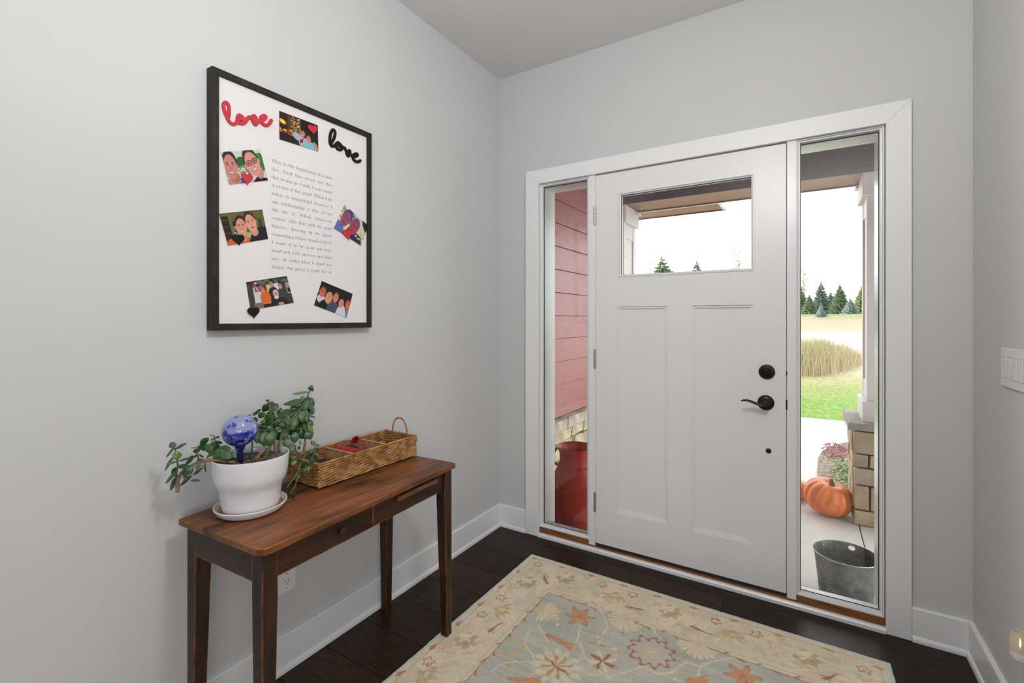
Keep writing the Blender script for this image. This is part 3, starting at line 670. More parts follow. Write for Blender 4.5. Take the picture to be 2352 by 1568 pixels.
GLYPHS={",":[180,[[[28,-87],[37,-47],[47,-3],[55,40],[61,78],[124,78],[129,71],[118,33],[104,-8],[87,-49],[71,-87]]]],"-":[216,[[[27,154],[27,206],[189,206],[189,154]]]],".":[180,[[[89,-9],[74,-7],[60,1],[51,15],[48,36],[51,57],[60,71],[74,79],[89,81],[106,79],[119,71],[129,57],[132,36],[129,15],[119,1],[106,-7]]]],"G":[508,[[[268,-10],[200,-3],[141,19],[93,55],[57,103],[35,161],[28,229],[35,295],[57,352],[93,399],[139,435],[195,458],[257,465],[311,459],[369,441],[379,437],[388,436],[398,438],[406,443],[412,452],[419,465],[437,465],[437,308],[420,308],[403,346],[382,379],[357,406],[329,426],[299,439],[267,443],[176,389],[146,228],[154,135],[180,67],[221,26],[275,13],[308,16],[328,27],[339,45],[343,71],[343,128],[339,154],[329,170],[309,179],[275,182],[275,198],[500,198],[500,182],[473,179],[457,171],[449,155],[446,128],[446,29],[357,0]]]],"I":[261,[[[13,0],[13,17],[42,23],[61,32],[72,49],[75,75],[75,387],[72,412],[63,427],[45,435],[13,439],[13,455],[244,455],[244,439],[214,435],[196,427],[186,412],[183,387],[183,77],[184,59],[187,44],[194,34],[206,26],[223,21],[246,17],[246,0]]]],"T":[423,[[[92,0],[92,17],[123,21],[142,31],[152,50],[156,81],[156,433],[149,433],[102,426],[65,403],[41,367],[29,318],[11,318],[11,455],[410,455],[410,317],[394,317],[357,404],[269,433],[263,433],[263,81],[267,49],[276,30],[296,21],[328,17],[328,0]]]],"W":[611,[[[171,-11],[32,393],[24,413],[15,427],[3,435],[-15,439],[-15,455],[181,455],[181,439],[162,437],[150,432],[143,423],[140,410],[142,394],[148,373],[223,153],[301,353],[286,399],[278,418],[267,429],[252,435],[229,439],[229,455],[439,455],[439,439],[404,432],[393,412],[394,401],[399,386],[474,166],[541,369],[547,391],[549,406],[546,421],[538,430],[524,436],[503,439],[503,455],[624,455],[624,439],[607,433],[594,421],[584,404],[575,379],[446,-11],[428,-11],[316,309],[190,-11]]]],"a":[344,[[[255,-10],[216,1],[200,35],[151,2],[95,-9],[64,-4],[40,11],[25,34],[20,63],[31,104],[63,136],[119,164],[199,190],[199,241],[196,266],[187,282],[171,292],[148,296],[115,290],[104,274],[106,268],[113,257],[121,243],[123,231],[120,215],[110,202],[95,194],[77,191],[59,194],[45,203],[36,218],[33,236],[37,259],[49,278],[69,295],[95,308],[126,316],[162,318],[223,312],[263,292],[285,259],[293,210],[293,62],[293,48],[295,40],[298,36],[304,34],[312,36],[320,42],[329,28],[294,-1]],[[151,34],[162,35],[174,41],[187,50],[199,63],[199,169],[138,139],[118,84],[126,46]]]],"b":[361,[[[43,-11],[43,388],[41,414],[37,428],[26,436],[8,439],[8,455],[138,455],[138,279],[175,308],[221,318],[254,313],[284,299],[308,276],[326,245],[338,208],[342,166],[337,118],[323,75],[300,40],[270,13],[233,-4],[192,-10],[148,-1],[105,28],[53,-11]],[[183,14],[213,23],[232,49],[242,95],[245,160],[242,213],[231,251],[212,273],[184,280],[169,277],[155,270],[144,257],[138,242],[138,69],[149,28]]]],"c":[293,[[[156,-10],[119,-5],[87,11],[59,35],[38,68],[24,106],[19,150],[25,196],[40,237],[64,271],[96,297],[133,313],[175,319],[218,314],[250,298],[271,275],[277,245],[275,228],[266,215],[253,207],[236,204],[206,216],[196,251],[196,256],[197,261],[197,266],[197,271],[190,290],[169,297],[126,269],[112,187],[118,123],[137,76],[166,48],[204,38],[239,47],[271,72],[285,60],[227,8]]]],"d":[370,[[[140,-10],[107,-5],[78,10],[53,35],[35,66],[23,104],[19,147],[24,196],[36,237],[55,272],[81,297],[112,313],[146,318],[189,309],[223,280],[223,401],[220,419],[212,430],[198,437],[176,439],[176,455],[319,455],[319,75],[320,54],[325,41],[335,32],[353,28],[353,11],[294,6],[223,-10],[223,39],[188,2]],[[171,28],[187,31],[202,41],[215,56],[223,76],[223,242],[217,257],[206,270],[191,278],[174,281],[147,273],[130,250],[121,210],[118,153],[121,98],[130,58],[146,36]]]],"e":[301,[[[154,-10],[117,-5],[85,10],[58,35],[37,69],[24,109],[19,157],[24,201],[38,240],[59,273],[87,298],[120,313],[157,318],[209,309],[249,280],[274,234],[283,173],[283,166],[117,166],[138,73],[199,42],[237,53],[270,86],[285,73],[228,11]],[[116,192],[201,192],[201,215],[199,252],[193,277],[181,292],[161,297],[127,274],[116,203]]]],"f":[214,[[[15,0],[15,16],[30,18],[40,22],[46,27],[50,35],[52,48],[52,73],[52,277],[16,277],[16,310],[52,310],[52,353],[60,400],[85,436],[123,457],[174,465],[212,460],[240,446],[257,425],[263,400],[260,381],[252,367],[239,358],[224,355],[208,358],[195,365],[187,376],[185,391],[187,405],[193,420],[194,423],[196,426],[197,430],[197,433],[193,441],[180,443],[163,440],[153,430],[149,413],[148,390],[148,310],[203,310],[203,277],[148,277],[148,65],[150,40],[158,26],[173,18],[199,16],[199,0]]]],"g":[327,[[[146,-140],[89,-136],[48,-122],[22,-100],[14,-75],[28,-46],[69,-26],[35,-1],[24,30],[28,54],[42,74],[67,92],[102,110],[42,150],[22,212],[27,242],[40,268],[60,289],[88,305],[120,315],[157,318],[196,315],[233,304],[317,304],[317,268],[268,268],[286,237],[291,203],[288,176],[276,151],[258,131],[234,116],[205,106],[172,103],[164,103],[157,103],[149,104],[142,104],[126,102],[112,94],[104,84],[101,71],[111,55],[141,49],[175,49],[223,47],[259,40],[285,29],[303,13],[312,-9],[316,-37],[305,-80],[272,-113],[219,-133]],[[157,124],[178,130],[190,146],[197,173],[199,211],[197,249],[190,276],[178,292],[157,297],[137,292],[124,276],[117,249],[114,211],[117,173],[124,146],[137,130]],[[161,-116],[238,-104],[263,-66],[260,-51],[249,-41],[231,-36],[205,-34],[97,-34],[79,-52],[73,-73],[79,-89],[95,-103],[122,-113]]]],"h":[381,[[[18,0],[18,16],[35,19],[45,26],[51,37],[52,56],[52,399],[51,417],[46,429],[36,437],[19,440],[19,455],[148,455],[148,267],[190,305],[243,318],[309,292],[330,212],[330,56],[332,38],[337,26],[347,19],[363,16],[363,0],[202,0],[202,16],[207,16],[228,26],[235,56],[235,217],[234,241],[229,258],[219,268],[203,271],[173,262],[148,235],[148,56],[149,38],[154,26],[164,19],[180,16],[180,0]]]],"i":[198,[[[101,362],[81,366],[65,376],[54,393],[50,412],[54,432],[65,449],[81,460],[101,463],[120,460],[137,449],[147,432],[151,412],[147,393],[136,376],[120,366]],[[18,0],[18,16],[35,19],[45,26],[51,37],[52,56],[52,252],[51,272],[47,285],[37,291],[20,293],[21,310],[148,310],[148,56],[150,38],[154,26],[164,19],[180,16],[180,0]]]],"l":[199,[[[18,0],[18,16],[35,19],[45,26],[51,37],[52,56],[52,398],[51,417],[47,429],[38,436],[20,439],[20,455],[148,455],[148,56],[150,38],[154,26],[164,19],[180,16],[180,0]]]],"m":[554,[[[18,0],[18,16],[35,19],[45,26],[51,37],[52,56],[52,253],[51,271],[46,284],[36,291],[19,294],[19,310],[146,310],[146,265],[188,305],[237,318],[292,304],[320,261],[364,304],[418,318],[482,292],[504,212],[504,56],[505,38],[510,26],[520,19],[536,16],[536,0],[377,0],[377,16],[393,19],[403,26],[408,38],[410,56],[410,217],[408,241],[404,258],[394,268],[377,271],[349,263],[324,237],[324,56],[326,38],[331,26],[340,19],[356,16],[356,0],[199,0],[199,16],[215,19],[225,26],[230,38],[232,56],[232,217],[230,241],[226,258],[216,268],[199,271],[170,262],[146,235],[146,56],[148,38],[152,27],[162,19],[177,16],[177,0]]]],"n":[381,[[[18,0],[18,16],[35,19],[45,26],[51,37],[52,56],[52,253],[51,271],[46,284],[36,291],[19,294],[19,310],[148,310],[148,267],[190,306],[243,318],[309,292],[330,212],[330,56],[332,38],[337,26],[347,19],[363,16],[363,0],[202,0],[202,16],[207,16],[228,26],[235,56],[235,217],[234,241],[229,258],[219,268],[203,271],[173,262],[148,235],[148,56],[149,38],[154,26],[164,19],[180,16],[180,0]]]],"o":[336,[[[169,-10],[127,-5],[90,11],[60,37],[38,70],[24,110],[19,154],[24,199],[38,239],[60,272],[90,297],[127,313],[168,318],[209,313],[245,298],[275,273],[298,240],[312,200],[317,154],[312,108],[298,69],[275,36],[245,11],[210,-5]],[[169,11],[193,18],[209,39],[214,56],[217,81],[219,114],[220,154],[217,227],[208,271],[192,292],[169,299],[144,292],[128,271],[120,227],[117,154],[118,114],[120,82],[123,56],[128,39],[144,18]]]],"p":[371,[[[17,-139],[17,-124],[31,-122],[40,-117],[47,-110],[50,-101],[52,-86],[52,-64],[52,243],[51,269],[46,283],[37,291],[19,295],[19,310],[143,310],[143,263],[180,305],[230,319],[264,314],[293,298],[317,274],[335,241],[346,203],[350,160],[346,113],[334,72],[316,38],[291,12],[261,-5],[227,-10],[183,1],[148,32],[148,-58],[149,-81],[152,-99],[158,-110],[167,-118],[180,-121],[197,-123],[197,-139]],[[195,28],[222,36],[239,59],[249,99],[253,154],[250,208],[241,248],[225,270],[199,278],[171,267],[148,235],[148,69],[167,38]]]],"r":[287,[[[18,0],[18,16],[35,19],[45,26],[51,37],[52,56],[52,252],[51,273],[46,285],[37,291],[20,293],[21,310],[146,310],[146,252],[165,280],[187,301],[210,314],[233,318],[258,315],[275,304],[286,287],[289,266],[287,248],[278,234],[265,225],[248,222],[233,224],[222,231],[214,240],[207,250],[199,257],[189,260],[175,255],[162,241],[152,220],[149,192],[149,56],[152,37],[159,25],[173,19],[197,16],[197,0]]]],"s":[288,[[[151,-10],[122,-6],[87,6],[80,8],[73,9],[60,4],[51,-9],[36,-9],[36,105],[53,105],[66,68],[87,39],[112,21],[140,15],[162,18],[179,27],[189,40],[192,58],[183,84],[156,105],[107,130],[76,148],[54,169],[41,193],[37,220],[44,259],[65,291],[98,312],[141,319],[153,318],[166,316],[181,312],[199,308],[202,307],[206,306],[210,305],[213,305],[223,308],[230,319],[244,319],[244,222],[228,222],[215,254],[196,277],[174,291],[149,296],[130,294],[116,286],[108,274],[105,259],[107,244],[115,232],[128,222],[146,212],[191,189],[221,172],[241,151],[253,127],[257,95],[250,51],[228,18],[194,-3]]]],"t":[228,[[[124,-9],[89,-4],[66,10],[53,36],[48,71],[48,279],[20,279],[20,300],[57,336],[88,369],[112,398],[129,424],[144,424],[144,310],[208,310],[208,279],[144,279],[144,82],[146,64],[149,51],[157,43],[168,40],[189,49],[206,75],[222,66],[182,9]]]],"u":[375,[[[131,-10],[91,-3],[65,17],[51,51],[46,97],[46,248],[44,268],[39,282],[29,291],[11,294],[11,310],[142,310],[142,74],[144,58],[151,46],[162,38],[177,36],[205,43],[228,66],[228,248],[226,269],[221,283],[209,291],[189,294],[189,310],[324,310],[324,70],[326,51],[331,39],[342,33],[360,30],[360,13],[300,7],[228,-10],[228,40],[209,19],[186,3],[160,-7]]]],"v":[306,[[[142,-10],[38,248],[30,267],[22,281],[12,290],[-3,293],[-3,310],[164,310],[164,294],[156,294],[136,290],[129,276],[129,272],[130,268],[185,122],[236,253],[240,264],[241,272],[232,289],[203,294],[203,310],[305,310],[305,295],[289,289],[278,279],[269,264],[260,243],[160,-10]]]],"w":[435,[[[122,-10],[17,265],[12,276],[6,284],[-1,290],[-11,293],[-11,310],[138,310],[138,293],[127,292],[120,289],[116,284],[114,276],[115,271],[116,266],[117,259],[120,253],[167,127],[211,235],[201,266],[195,280],[190,288],[181,293],[168,295],[168,310],[323,310],[323,293],[302,288],[296,276],[296,273],[296,269],[297,265],[298,262],[336,141],[382,256],[386,266],[387,275],[385,283],[380,289],[370,292],[356,295],[356,310],[445,310],[445,295],[433,292],[425,284],[418,273],[412,258],[304,-10],[289,-10],[223,197],[140,-10]]]],"x":[319,[[[5,0],[5,15],[34,29],[62,56],[123,136],[43,263],[24,285],[4,293],[4,310],[169,310],[169,294],[147,291],[140,280],[143,272],[149,260],[183,206],[224,257],[232,268],[234,279],[233,286],[227,290],[217,293],[201,294],[201,310],[311,310],[311,296],[283,283],[254,254],[198,184],[291,36],[297,28],[303,21],[310,17],[319,15],[319,0],[155,0],[155,16],[168,17],[178,19],[184,24],[185,30],[182,43],[173,59],[138,114],[97,61],[88,46],[85,34],[92,20],[114,15],[118,15],[118,0]]]],"y":[300,[[[52,-140],[29,-137],[10,-125],[-3,-107],[-7,-84],[-4,-67],[5,-53],[18,-43],[36,-40],[51,-42],[64,-49],[72,-61],[75,-76],[74,-79],[74,-81],[74,-84],[74,-87],[77,-96],[86,-99],[99,-93],[114,-74],[122,-60],[129,-44],[135,-26],[140,-5],[36,251],[30,264],[25,275],[19,283],[15,287],[8,292],[-3,293],[-5,293],[-5,310],[162,310],[162,293],[146,292],[136,289],[130,284],[128,275],[129,271],[130,267],[131,262],[133,257],[185,119],[230,241],[234,251],[236,260],[237,267],[238,274],[236,284],[229,289],[219,292],[203,293],[203,310],[300,310],[300,293],[287,290],[277,281],[268,265],[259,242],[162,-24],[145,-65],[129,-96],[113,-117],[95,-131],[76,-138]]]]}

# ================================================================== STRUCTURE
CE = 2.7834
S = dict(kind='structure')
rnd = random.Random(11)

floor = obj('floor', B(-0.2, 5.6, -6.6, 0.0, -0.25, -0.012), 'espresso_wood_b', **S)
EW = ['espresso_wood_a', 'espresso_wood_b', 'espresso_wood_c']
row_edges = [0.0, -0.092] + [-0.289 - 0.197 * k for k in range(0, 13)]
fixed = {0: [1.62], 1: [0.72, 1.31], 2: [0.2425, 1.5], 3: [0.9, 1.9], 4: [0.1, 1.25], 5: [0.75, 1.7], 6: [0.35, 1.45]}
for r in range(len(row_edges) - 1):
    y1, y0 = row_edges[r], row_edges[r + 1]
    cuts = [0.0] + fixed.get(r, [rnd.uniform(0.3, 0.9), rnd.uniform(1.3, 1.9)]) + [2.55]
    for a, b in zip(cuts[:-1], cuts[1:]):
        obj('plank', B(a + 0.0005, b - 0.0005, y0 + 0.0006, y1 - 0.0006, -0.012, 0.0), EW[rnd.randrange(3)], floor, bevel=0.0012, seg=1)

obj('ceiling', B(-0.2, 5.6, -6.6, 0.17, CE, CE + 0.15), 'ceiling_paint', **S)
obj('wall_left', B(-0.15, 0.0, -6.6, 0.0, -0.012, CE), 'wall_paint', **S)
wf = MB().prism([(-0.15, -0.25), (0.2873, -0.25), (0.2873, 2.088), (1.9052, 2.088), (1.9052, -0.25), (2.3, -0.25), (2.3, CE), (-0.15, CE)],
                lambda u, v, d: (u, d, v), 0.0, 0.17)
obj('wall_front', wf, 'wall_paint', **S)
obj('wall_right', B(2.1688, 2.30, -1.35, 0.0, -0.012, CE), 'wall_paint', bevel=0.003, **S)
obj('wall_front_far', B(2.30, 5.6, -1.45, -1.35, -0.012, CE), 'wall_paint', **S)
obj('wall_right_far', B(5.5, 5.6, -6.6, -1.45, -0.012, CE), 'wall_paint', **S)
obj('wall_back', B(0.0, 5.5, -6.6, -6.5, -0.012, CE), 'wall_paint', **S)


def base_profile(h=0.132, t=0.015):
    return [(0, 0), (t, 0), (t, h - 0.003), (t - 0.003, h), (0, h)]


def shoe_profile():
    return [(0.015, 0), (0.024, 0), (0.0235, 0.011), (0.020, 0.019), (0.015, 0.021)]


bl = obj('baseboard_left', MB().prism(base_profile(), lambda u, v, d: (u, d, v), -6.5, 0.0), 'trim_paint', **S)
obj('shoe_molding', MB().prism(shoe_profile(), lambda u, v, d: (u, d, v), -6.5, -0.015), 'trim_paint', bl)
for nm, x0, x1 in (('baseboard_front_left', 0.015, 0.199), ('baseboard_front_right', 1.9875, 2.1538)):
    b_ = obj(nm, MB().prism(base_profile(), lambda u, v, d: (d, -u, v), x0, x1), 'trim_paint', **S)
    obj('shoe_molding', MB().prism(shoe_profile(), lambda u, v, d: (d, -u, v), x0 + (0.009 if x0 < 1 else 0), x1 - (0 if x0 < 1 else 0.009)), 'trim_paint', b_)
b_ = obj('baseboard_right', MB().prism(base_profile(), lambda u, v, d: (2.1688 - u, d, v), -1.35, 0.0), 'trim_paint', **S)
obj('shoe_molding', MB().prism(shoe_profile(), lambda u, v, d: (2.1688 - u, d, v), -1.35, -0.015), 'trim_paint', b_)

# ---- casing round the entry
t1 = thing('trim_1', (1.1, -0.01, 0.0), kind='structure')


def casing(poly):
    return MB().prism(poly, lambda u, v, d: (u, d, v), -0.020, 0.0)


xo0, xi0, xi1, xo1, zi, zo = 0.1995, 0.2873, 1.9052, 1.9868, 2.0845, 2.1665
obj('casing_leg', casing([(xo0, 0), (xi0, 0), (xi0, zi), (xo0, zo)]), 'trim_paint', t1, bevel=0.002)
obj('casing_leg', casing([(xi1, 0), (xo1, 0), (xo1, zo), (xi1, zi)]), 'trim_paint', t1, bevel=0.002)
obj('casing_head', casing([(xi0, zi), (xi1, zi), (xo1, zo), (xo0, zo)]), 'trim_paint', t1, bevel=0.002)

# ---- jambs, mullions, sills
DX0, DX1, DZ0, DZ1 = 0.6385, 1.5525, 0.047, 2.079
t2 = thing('trim_2', (1.1, 0.05, 0.0), kind='structure')
obj('side_jamb', B(0.2873, 0.301, 0.012, 0.17, 0.02, 2.0880), 'window_frame_paint', t2)
obj('side_jamb', B(1.888, 1.9052, 0.012, 0.17, 0.02, 2.0880), 'window_frame_paint', t2)
obj('mullion', B(0.585, DX0 - 0.0015, 0.012, 0.17, 0.02, 2.0880), 'window_frame_paint', t2)
obj('mullion', B(DX1 + 0.003, 1.606, 0.012, 0.17, 0.02, 2.0880), 'window_frame_paint', t2)
obj('mullion_face', B(0.5990, DX0 - 0.0015, -0.002, 0.012, 0.0215, 2.0860), 'trim_paint', t2, bevel=0.0015)
obj('mullion_face', B(DX1 + 0.003, 1.5920, -0.002, 0.012, 0.0215, 2.0860), 'trim_paint', t2, bevel=0.0015)
obj('head_jamb', B(0.301, 1.888, 0.012, 0.17, 2.0815, 2.0880), 'window_frame_paint', t2)
obj('door_stop', B(DX0 - 0.0015, DX0 + 0.010, 0.050, 0.17, 0.035, 2.0815), 'window_frame_paint', t2)
obj('door_stop', B(DX1 - 0.010, DX1 + 0.003, 0.050, 0.17, 0.035, 2.0815), 'window_frame_paint', t2)
obj('door_stop', B(DX0, DX1, 0.050, 0.17, 2.068, 2.0815), 'window_frame_paint', t2)
t3 = thing('trim_3', (1.1, 0.0, 0.0), kind='structure')
obj('oak_sill', B(0.2880, 0.599, -0.004, 0.10, 0.018, 0.0535), 'oak_threshold', t3, bevel=0.001)
obj('oak_sill', B(1.592, 1.9045, -0.004, 0.10, 0.018, 0.0535), 'oak_threshold', t3, bevel=0.001)
obj('oak_threshold', B(0.599, 1.592, -0.004, 0.12, 0.018, 0.0300), 'oak_threshold', t3)
obj('sill_strip', MB().prism([(-0.024, 0), (-0.004, 0), (-0.004, 0.021), (-0.018, 0.021), (-0.024, 0.014)], lambda u, v, d: (d, u, v), 0.2873, 1.9052), 'trim_paint', t3)
obj('outer_sill', B(0.2873, 1.9052, 0.10, 0.24, -0.22, -0.055), 'window_frame_paint', t3, bevel=0.004)


def ring_mesh(x0, x1, z0, z1, prof):
    """Mitred rectangular ring; prof = list of (inset from the outer rectangle, y)."""
    mb = MB()
    vs, fs = [], []
    for ins, y in prof:
        vs += [(x0 + ins, y, z0 + ins), (x1 - ins, y, z0 + ins), (x1 - ins, y, z1 - ins), (x0 + ins, y, z1 - ins)]
    m = len(prof)
    for i in range(m):
        j = (i + 1) % m
        for k in range(4):
            fs.append((i * 4 + k, i * 4 + (k + 1) % 4, j * 4 + (k + 1) % 4, j * 4 + k))
    return mb.add(vs, fs)


def sidelight(name, x0, x1):
    w = thing(name, ((x0 + x1) / 2, 0.03, 0.06), kind='structure')
    g = 0.014
    obj('stop_molding', ring_mesh(x0 - g, x1 + g, 0.0535, 2.0846, [(0, 0.027), (0, 0.001), (0.004, 0.001), (0.006, 0.010), (0.0105, 0.011), (g, 0.027)]), 'trim_paint', w)
    obj('gasket', ring_mesh(x0 - 0.0035, x1 + 0.0035, 0.0640, 2.0741, [(0, 0.0272), (0.006, 0.0272), (0.006, 0.0300), (0, 0.0300)]), 'gasket_rubber', w)
    obj('pane', B(x0 - 0.002, x1 + 0.002, 0.0305, 0.0355, 0.0655, 2.0726), 'window_glass', w)
    obj('outer_frame', ring_mesh(x0 - 0.010, x1 + 0.010, 0.0545, 2.0806, [(0, 0.036), (0.0125, 0.036), (0.0125, 0.066), (0, 0.066)]), 'window_frame_paint', w)
    zt_, zb_ = 2.0681, 0.0545
    mb_ = MB().prism([(x0 - 0.010, zb_), (x0 - 0.010, zt_ + 0.0125), (x1 + 0.010, zt_ + 0.0125), (x1 + 0.010, zb_), (x1 - 0.0025, zb_), (x1 - 0.0025, zt_), (x0 + 0.0025, zt_), (x0 + 0.0025, zb_)], lambda u, v, d: (u, d, v), 0.0662, 0.166)
    obj('brick_mold', mb_, 'window_frame_paint', w)
    return w


sidelight('window_1', 0.301, 0.585)
sidelight('window_2', 1.606, 1.888)

# ---- the entry door
door = thing('door_1', ((DX0 + DX1) / 2, 0.0225, DZ0), kind='structure')


def relief(xs, zs, depth, yf, yb):
    """A slab whose front is stepped cell by cell (depth None = hole); all cells share edges."""
    mb = MB()
    vid = {}

    def V(x, y, z):
        k = (round(x, 5), round(y, 5), round(z, 5))
        if k not in vid:
            vid[k] = len(mb.v)
            mb.v.append(k)
        return vid[k]
    nx, nz = len(xs) - 1, len(zs) - 1
    D = [[depth((xs[i] + xs[i + 1]) / 2, (zs[j] + zs[j + 1]) / 2) for j in range(nz)] for i in range(nx)]
    for i in range(nx):
        for j in range(nz):
            d = D[i][j]
            if d is None:
                continue
            a, b, c, e = xs[i], xs[i + 1], zs[j], zs[j + 1]
            mb.f.append((V(a, yf + d, c), V(b, yf + d, c), V(b, yf + d, e), V(a, yf + d, e)))
            mb.f.append((V(a, yb, c), V(a, yb, e), V(b, yb, e), V(b, yb, c)))
            for di, dj, p, q in ((1, 0, (b, c), (b, e)), (-1, 0, (a, e), (a, c)), (0, 1, (b, e), (a, e)), (0, -1, (a, c), (b, c))):
                ii, jj = i + di, j + dj
                nd = D[ii][jj] if 0 <= ii < nx and 0 <= jj < nz else None
                if nd is None:
                    mb.f.append((V(p[0], yf + d, p[1]), V(p[0], yb, p[1]), V(q[0], yb, q[1]), V(q[0], yf + d, q[1])))
                elif nd > d + 1e-7:
                    mb.f.append((V(p[0], yf + d, p[1]), V(p[0], yf + nd, p[1]), V(q[0], yf + nd, q[1]), V(q[0], yf + d, q[1])))
    return mb


PAN = [(0.7645, 1.0300, 0.237, 1.352), (1.1470, 1.4180, 0.232, 1.352)]
GL = (0.7730, 1.4200, 1.5150, 1.9610)
st = 0.011
xs = sorted({DX0, DX1, GL[0], GL[1]} | {v for p in PAN for v in (p[0], p[0] + st, p[1] - st, p[1])})
zs = sorted({DZ0, DZ1, GL[2], GL[3]} | {v for p in PAN for v in (p[2], p[2] + st, p[3] - st, p[3])})


def door_depth(x, z):
    if GL[0] < x < GL[1] and GL[2] < z < GL[3]:
        return None
    for p in PAN:
        if p[0] < x < p[1] and p[2] < z < p[3]:
            return 0.0130 if (p[0] + st < x < p[1] - st and p[2] + st < z < p[3] - st) else 0.0060
    return 0.0


slab = obj('slab', relief(xs, zs, door_depth, 0.0, 0.0445), 'door_paint', door, fixn=False)
obj('glass_bead', ring_mesh(GL[0] - 0.004, GL[1] + 0.004, GL[2] - 0.004, GL[3] + 0.004,
                            [(0, 0.0), (0.001, -0.004), (0.006, -0.0045), (0.008, 0.002), (0.0125, 0.004), (0.0125, 0.040), (0.004, 0.040)]), 'door_paint', door)
obj('pane', B(GL[0] + 0.0075, GL[1] - 0.0075, 0.019, 0.025, GL[2] + 0.0075, GL[3] - 0.0075), 'window_glass', door)
obj('gasket', ring_mesh(GL[0] + 0.007, GL[1] - 0.007, GL[2] + 0.007, GL[3] - 0.007, [(0, 0.016), (0.0035, 0.016), (0.0035, 0.0185), (0, 0.0185)]), 'gasket_rubber', door)
obj('sweep', B(DX0 + 0.001, DX1 - 0.003, 0.001, 0.043, 0.0315, DZ0 - 0.0005), 'gasket_rubber', door)
for z0 in (1.8073, 1.0127, 0.2206):
    h = MB().lathe([(0.0062, 0.0), (0.0062, 0.1045)], (DX0 - 0.0015, -0.0048, z0), 14)
    hg = obj('hinge', h, 'satin_nickel', door, smooth=True, label='satin nickel hinge barrel')
    for k in range(1, 5):
        obj('knuckle_ring', MB().lathe([(0.0066, -0.0006), (0.0066, 0.0006)], (DX0 - 0.0015, -0.0048, z0 + 0.1045 * k / 5), 14), 'slot_dark', hg)
dbx, dbz = 1.4757, 1.0428
db = obj('deadbolt', MB().lathe([(0.0335, 0.0), (0.0335, 0.006), (0.031, 0.010), (0.020, 0.0125), (0.019, 0.0165), (0.004, 0.0175)], (dbx, 0.0, dbz), 40, 'y'), 'oil_rubbed_bronze', door, smooth=True, label='dark bronze round deadbolt')
tp = MB().box(dbx - 0.005, dbx + 0.005, -0.030, -0.016, dbz - 0.015, dbz + 0.015)
obj('thumb_turn', tp, 'oil_rubbed_bronze', db, bevel=0.003)
lx, lz = 1.4718, 0.9007
lr = obj('lever_rose', MB().lathe([(0.0345, 0.0), (0.0345, 0.004), (0.0325, 0.008), (0.024, 0.0125), (0.0225, 0.0125), (0.0165, 0.017), (0.0145, 0.0225), (0.0125, 0.0255), (0.0115, 0.042), (0.006, 0.044)], (lx, 0.0, lz), 40, 'y'), 'oil_rubbed_bronze', door, smooth=True, label='dark bronze round rose of the door lever')
SQ[0] = 1.55
lv = MB().tube([(lx + 0.006, -0.046, lz - 0.002), (lx - 0.006, -0.050, lz - 0.003), (lx - 0.020, -0.052, lz - 0.004), (lx - 0.038, -0.053, lz + 0.001), (lx - 0.056, -0.0545, lz + 0.008), (lx - 0.073, -0.056, lz + 0.012), (lx - 0.088, -0.057, lz + 0.011), (lx - 0.098, -0.057, lz + 0.006)],
               [0.0075, 0.0085, 0.0075, 0.0062, 0.0058, 0.0052, 0.0042, 0.0024], 12, squash=(0, -1, 0))
obj('lever', lv, 'oil_rubbed_bronze', lr, smooth=True)
SQ[0] = 0.5
obj('viewer_plug', MB().lathe([(0.0112, 0.0), (0.0112, 0.003), (0.009, 0.005), (0.002, 0.0055)], (1.4826, 0.0, 0.6805), 24, 'y'), 'oil_rubbed_bronze', door, smooth=True, label='small round black plug low on the door')
obj('strike_lip', MB().box(DX1 - 0.001, DX1 + 0.005, -0.0045, 0.0, 0.8775, 0.9225), 'oil_rubbed_bronze', door, bevel=0.002)
obj('strike_lip', MB().box(DX1 - 0.0005, DX1 + 0.004, -0.004, 0.0, 1.031, 1.050), 'oil_rubbed_bronze', door, bevel=0.001)

# ================================================================== OUTSIDE SETTING
PZ = -0.22
porch = obj('porch_floor', B(-1.6, 3.6, 0.17, 2.62, -0.62, PZ - 0.10), 'concrete', **S)
for x0, x1 in ((-1.6, 0.35), (0.35, 1.957), (1.963, 3.6)):
    obj('concrete_slab', B(x0, x1 - 0.006 if x1 < 1 else x1, 0.241, 2.62, PZ - 0.10, PZ), 'concrete', porch, bevel=0.004)

XS = 0.022
pm('lap_shade_backing', (0.10, 0.035, 0.03), 0.9)  # dark tone in the board gaps stands in for shade under the laps
sw = obj('wall_porch_left', B(-0.15, XS - 0.012, 0.17, 1.62, -0.62, 2.76), 'lap_shade_backing', **S)
zk = [0.533] + [1.1337 - 0.1765 * k for k in (3, 2, 1)] + [1.1337 + 0.1765 * k for k in range(0, 9)]
zk = sorted(set(round(z, 4) for z in zk))
for i, z in enumerate(zk):
    zt = (zk[i + 1] if i + 1 < len(zk) else z + 0.1765) - 0.0015
    zt = min(zt, 2.755)
    if z > 2.70:
        continue
    z += 0.003
    mb = MB().hexa([(XS - 0.012, 0.172, z), (XS + 0.006, 0.172, z), (XS + 0.006, 1.62, z), (XS - 0.012, 1.62, z)],
                   [(XS - 0.012, 0.172, zt), (XS - 0.005, 0.172, zt), (XS - 0.005, 1.62, zt), (XS - 0.012, 1.62, zt)])
    obj('siding_board', mb, 'red_siding', sw)
obj('corner_board', B(-0.16, XS + 0.02, 1.62, 1.65, -0.22, 2.76), 'white_fascia', sw)


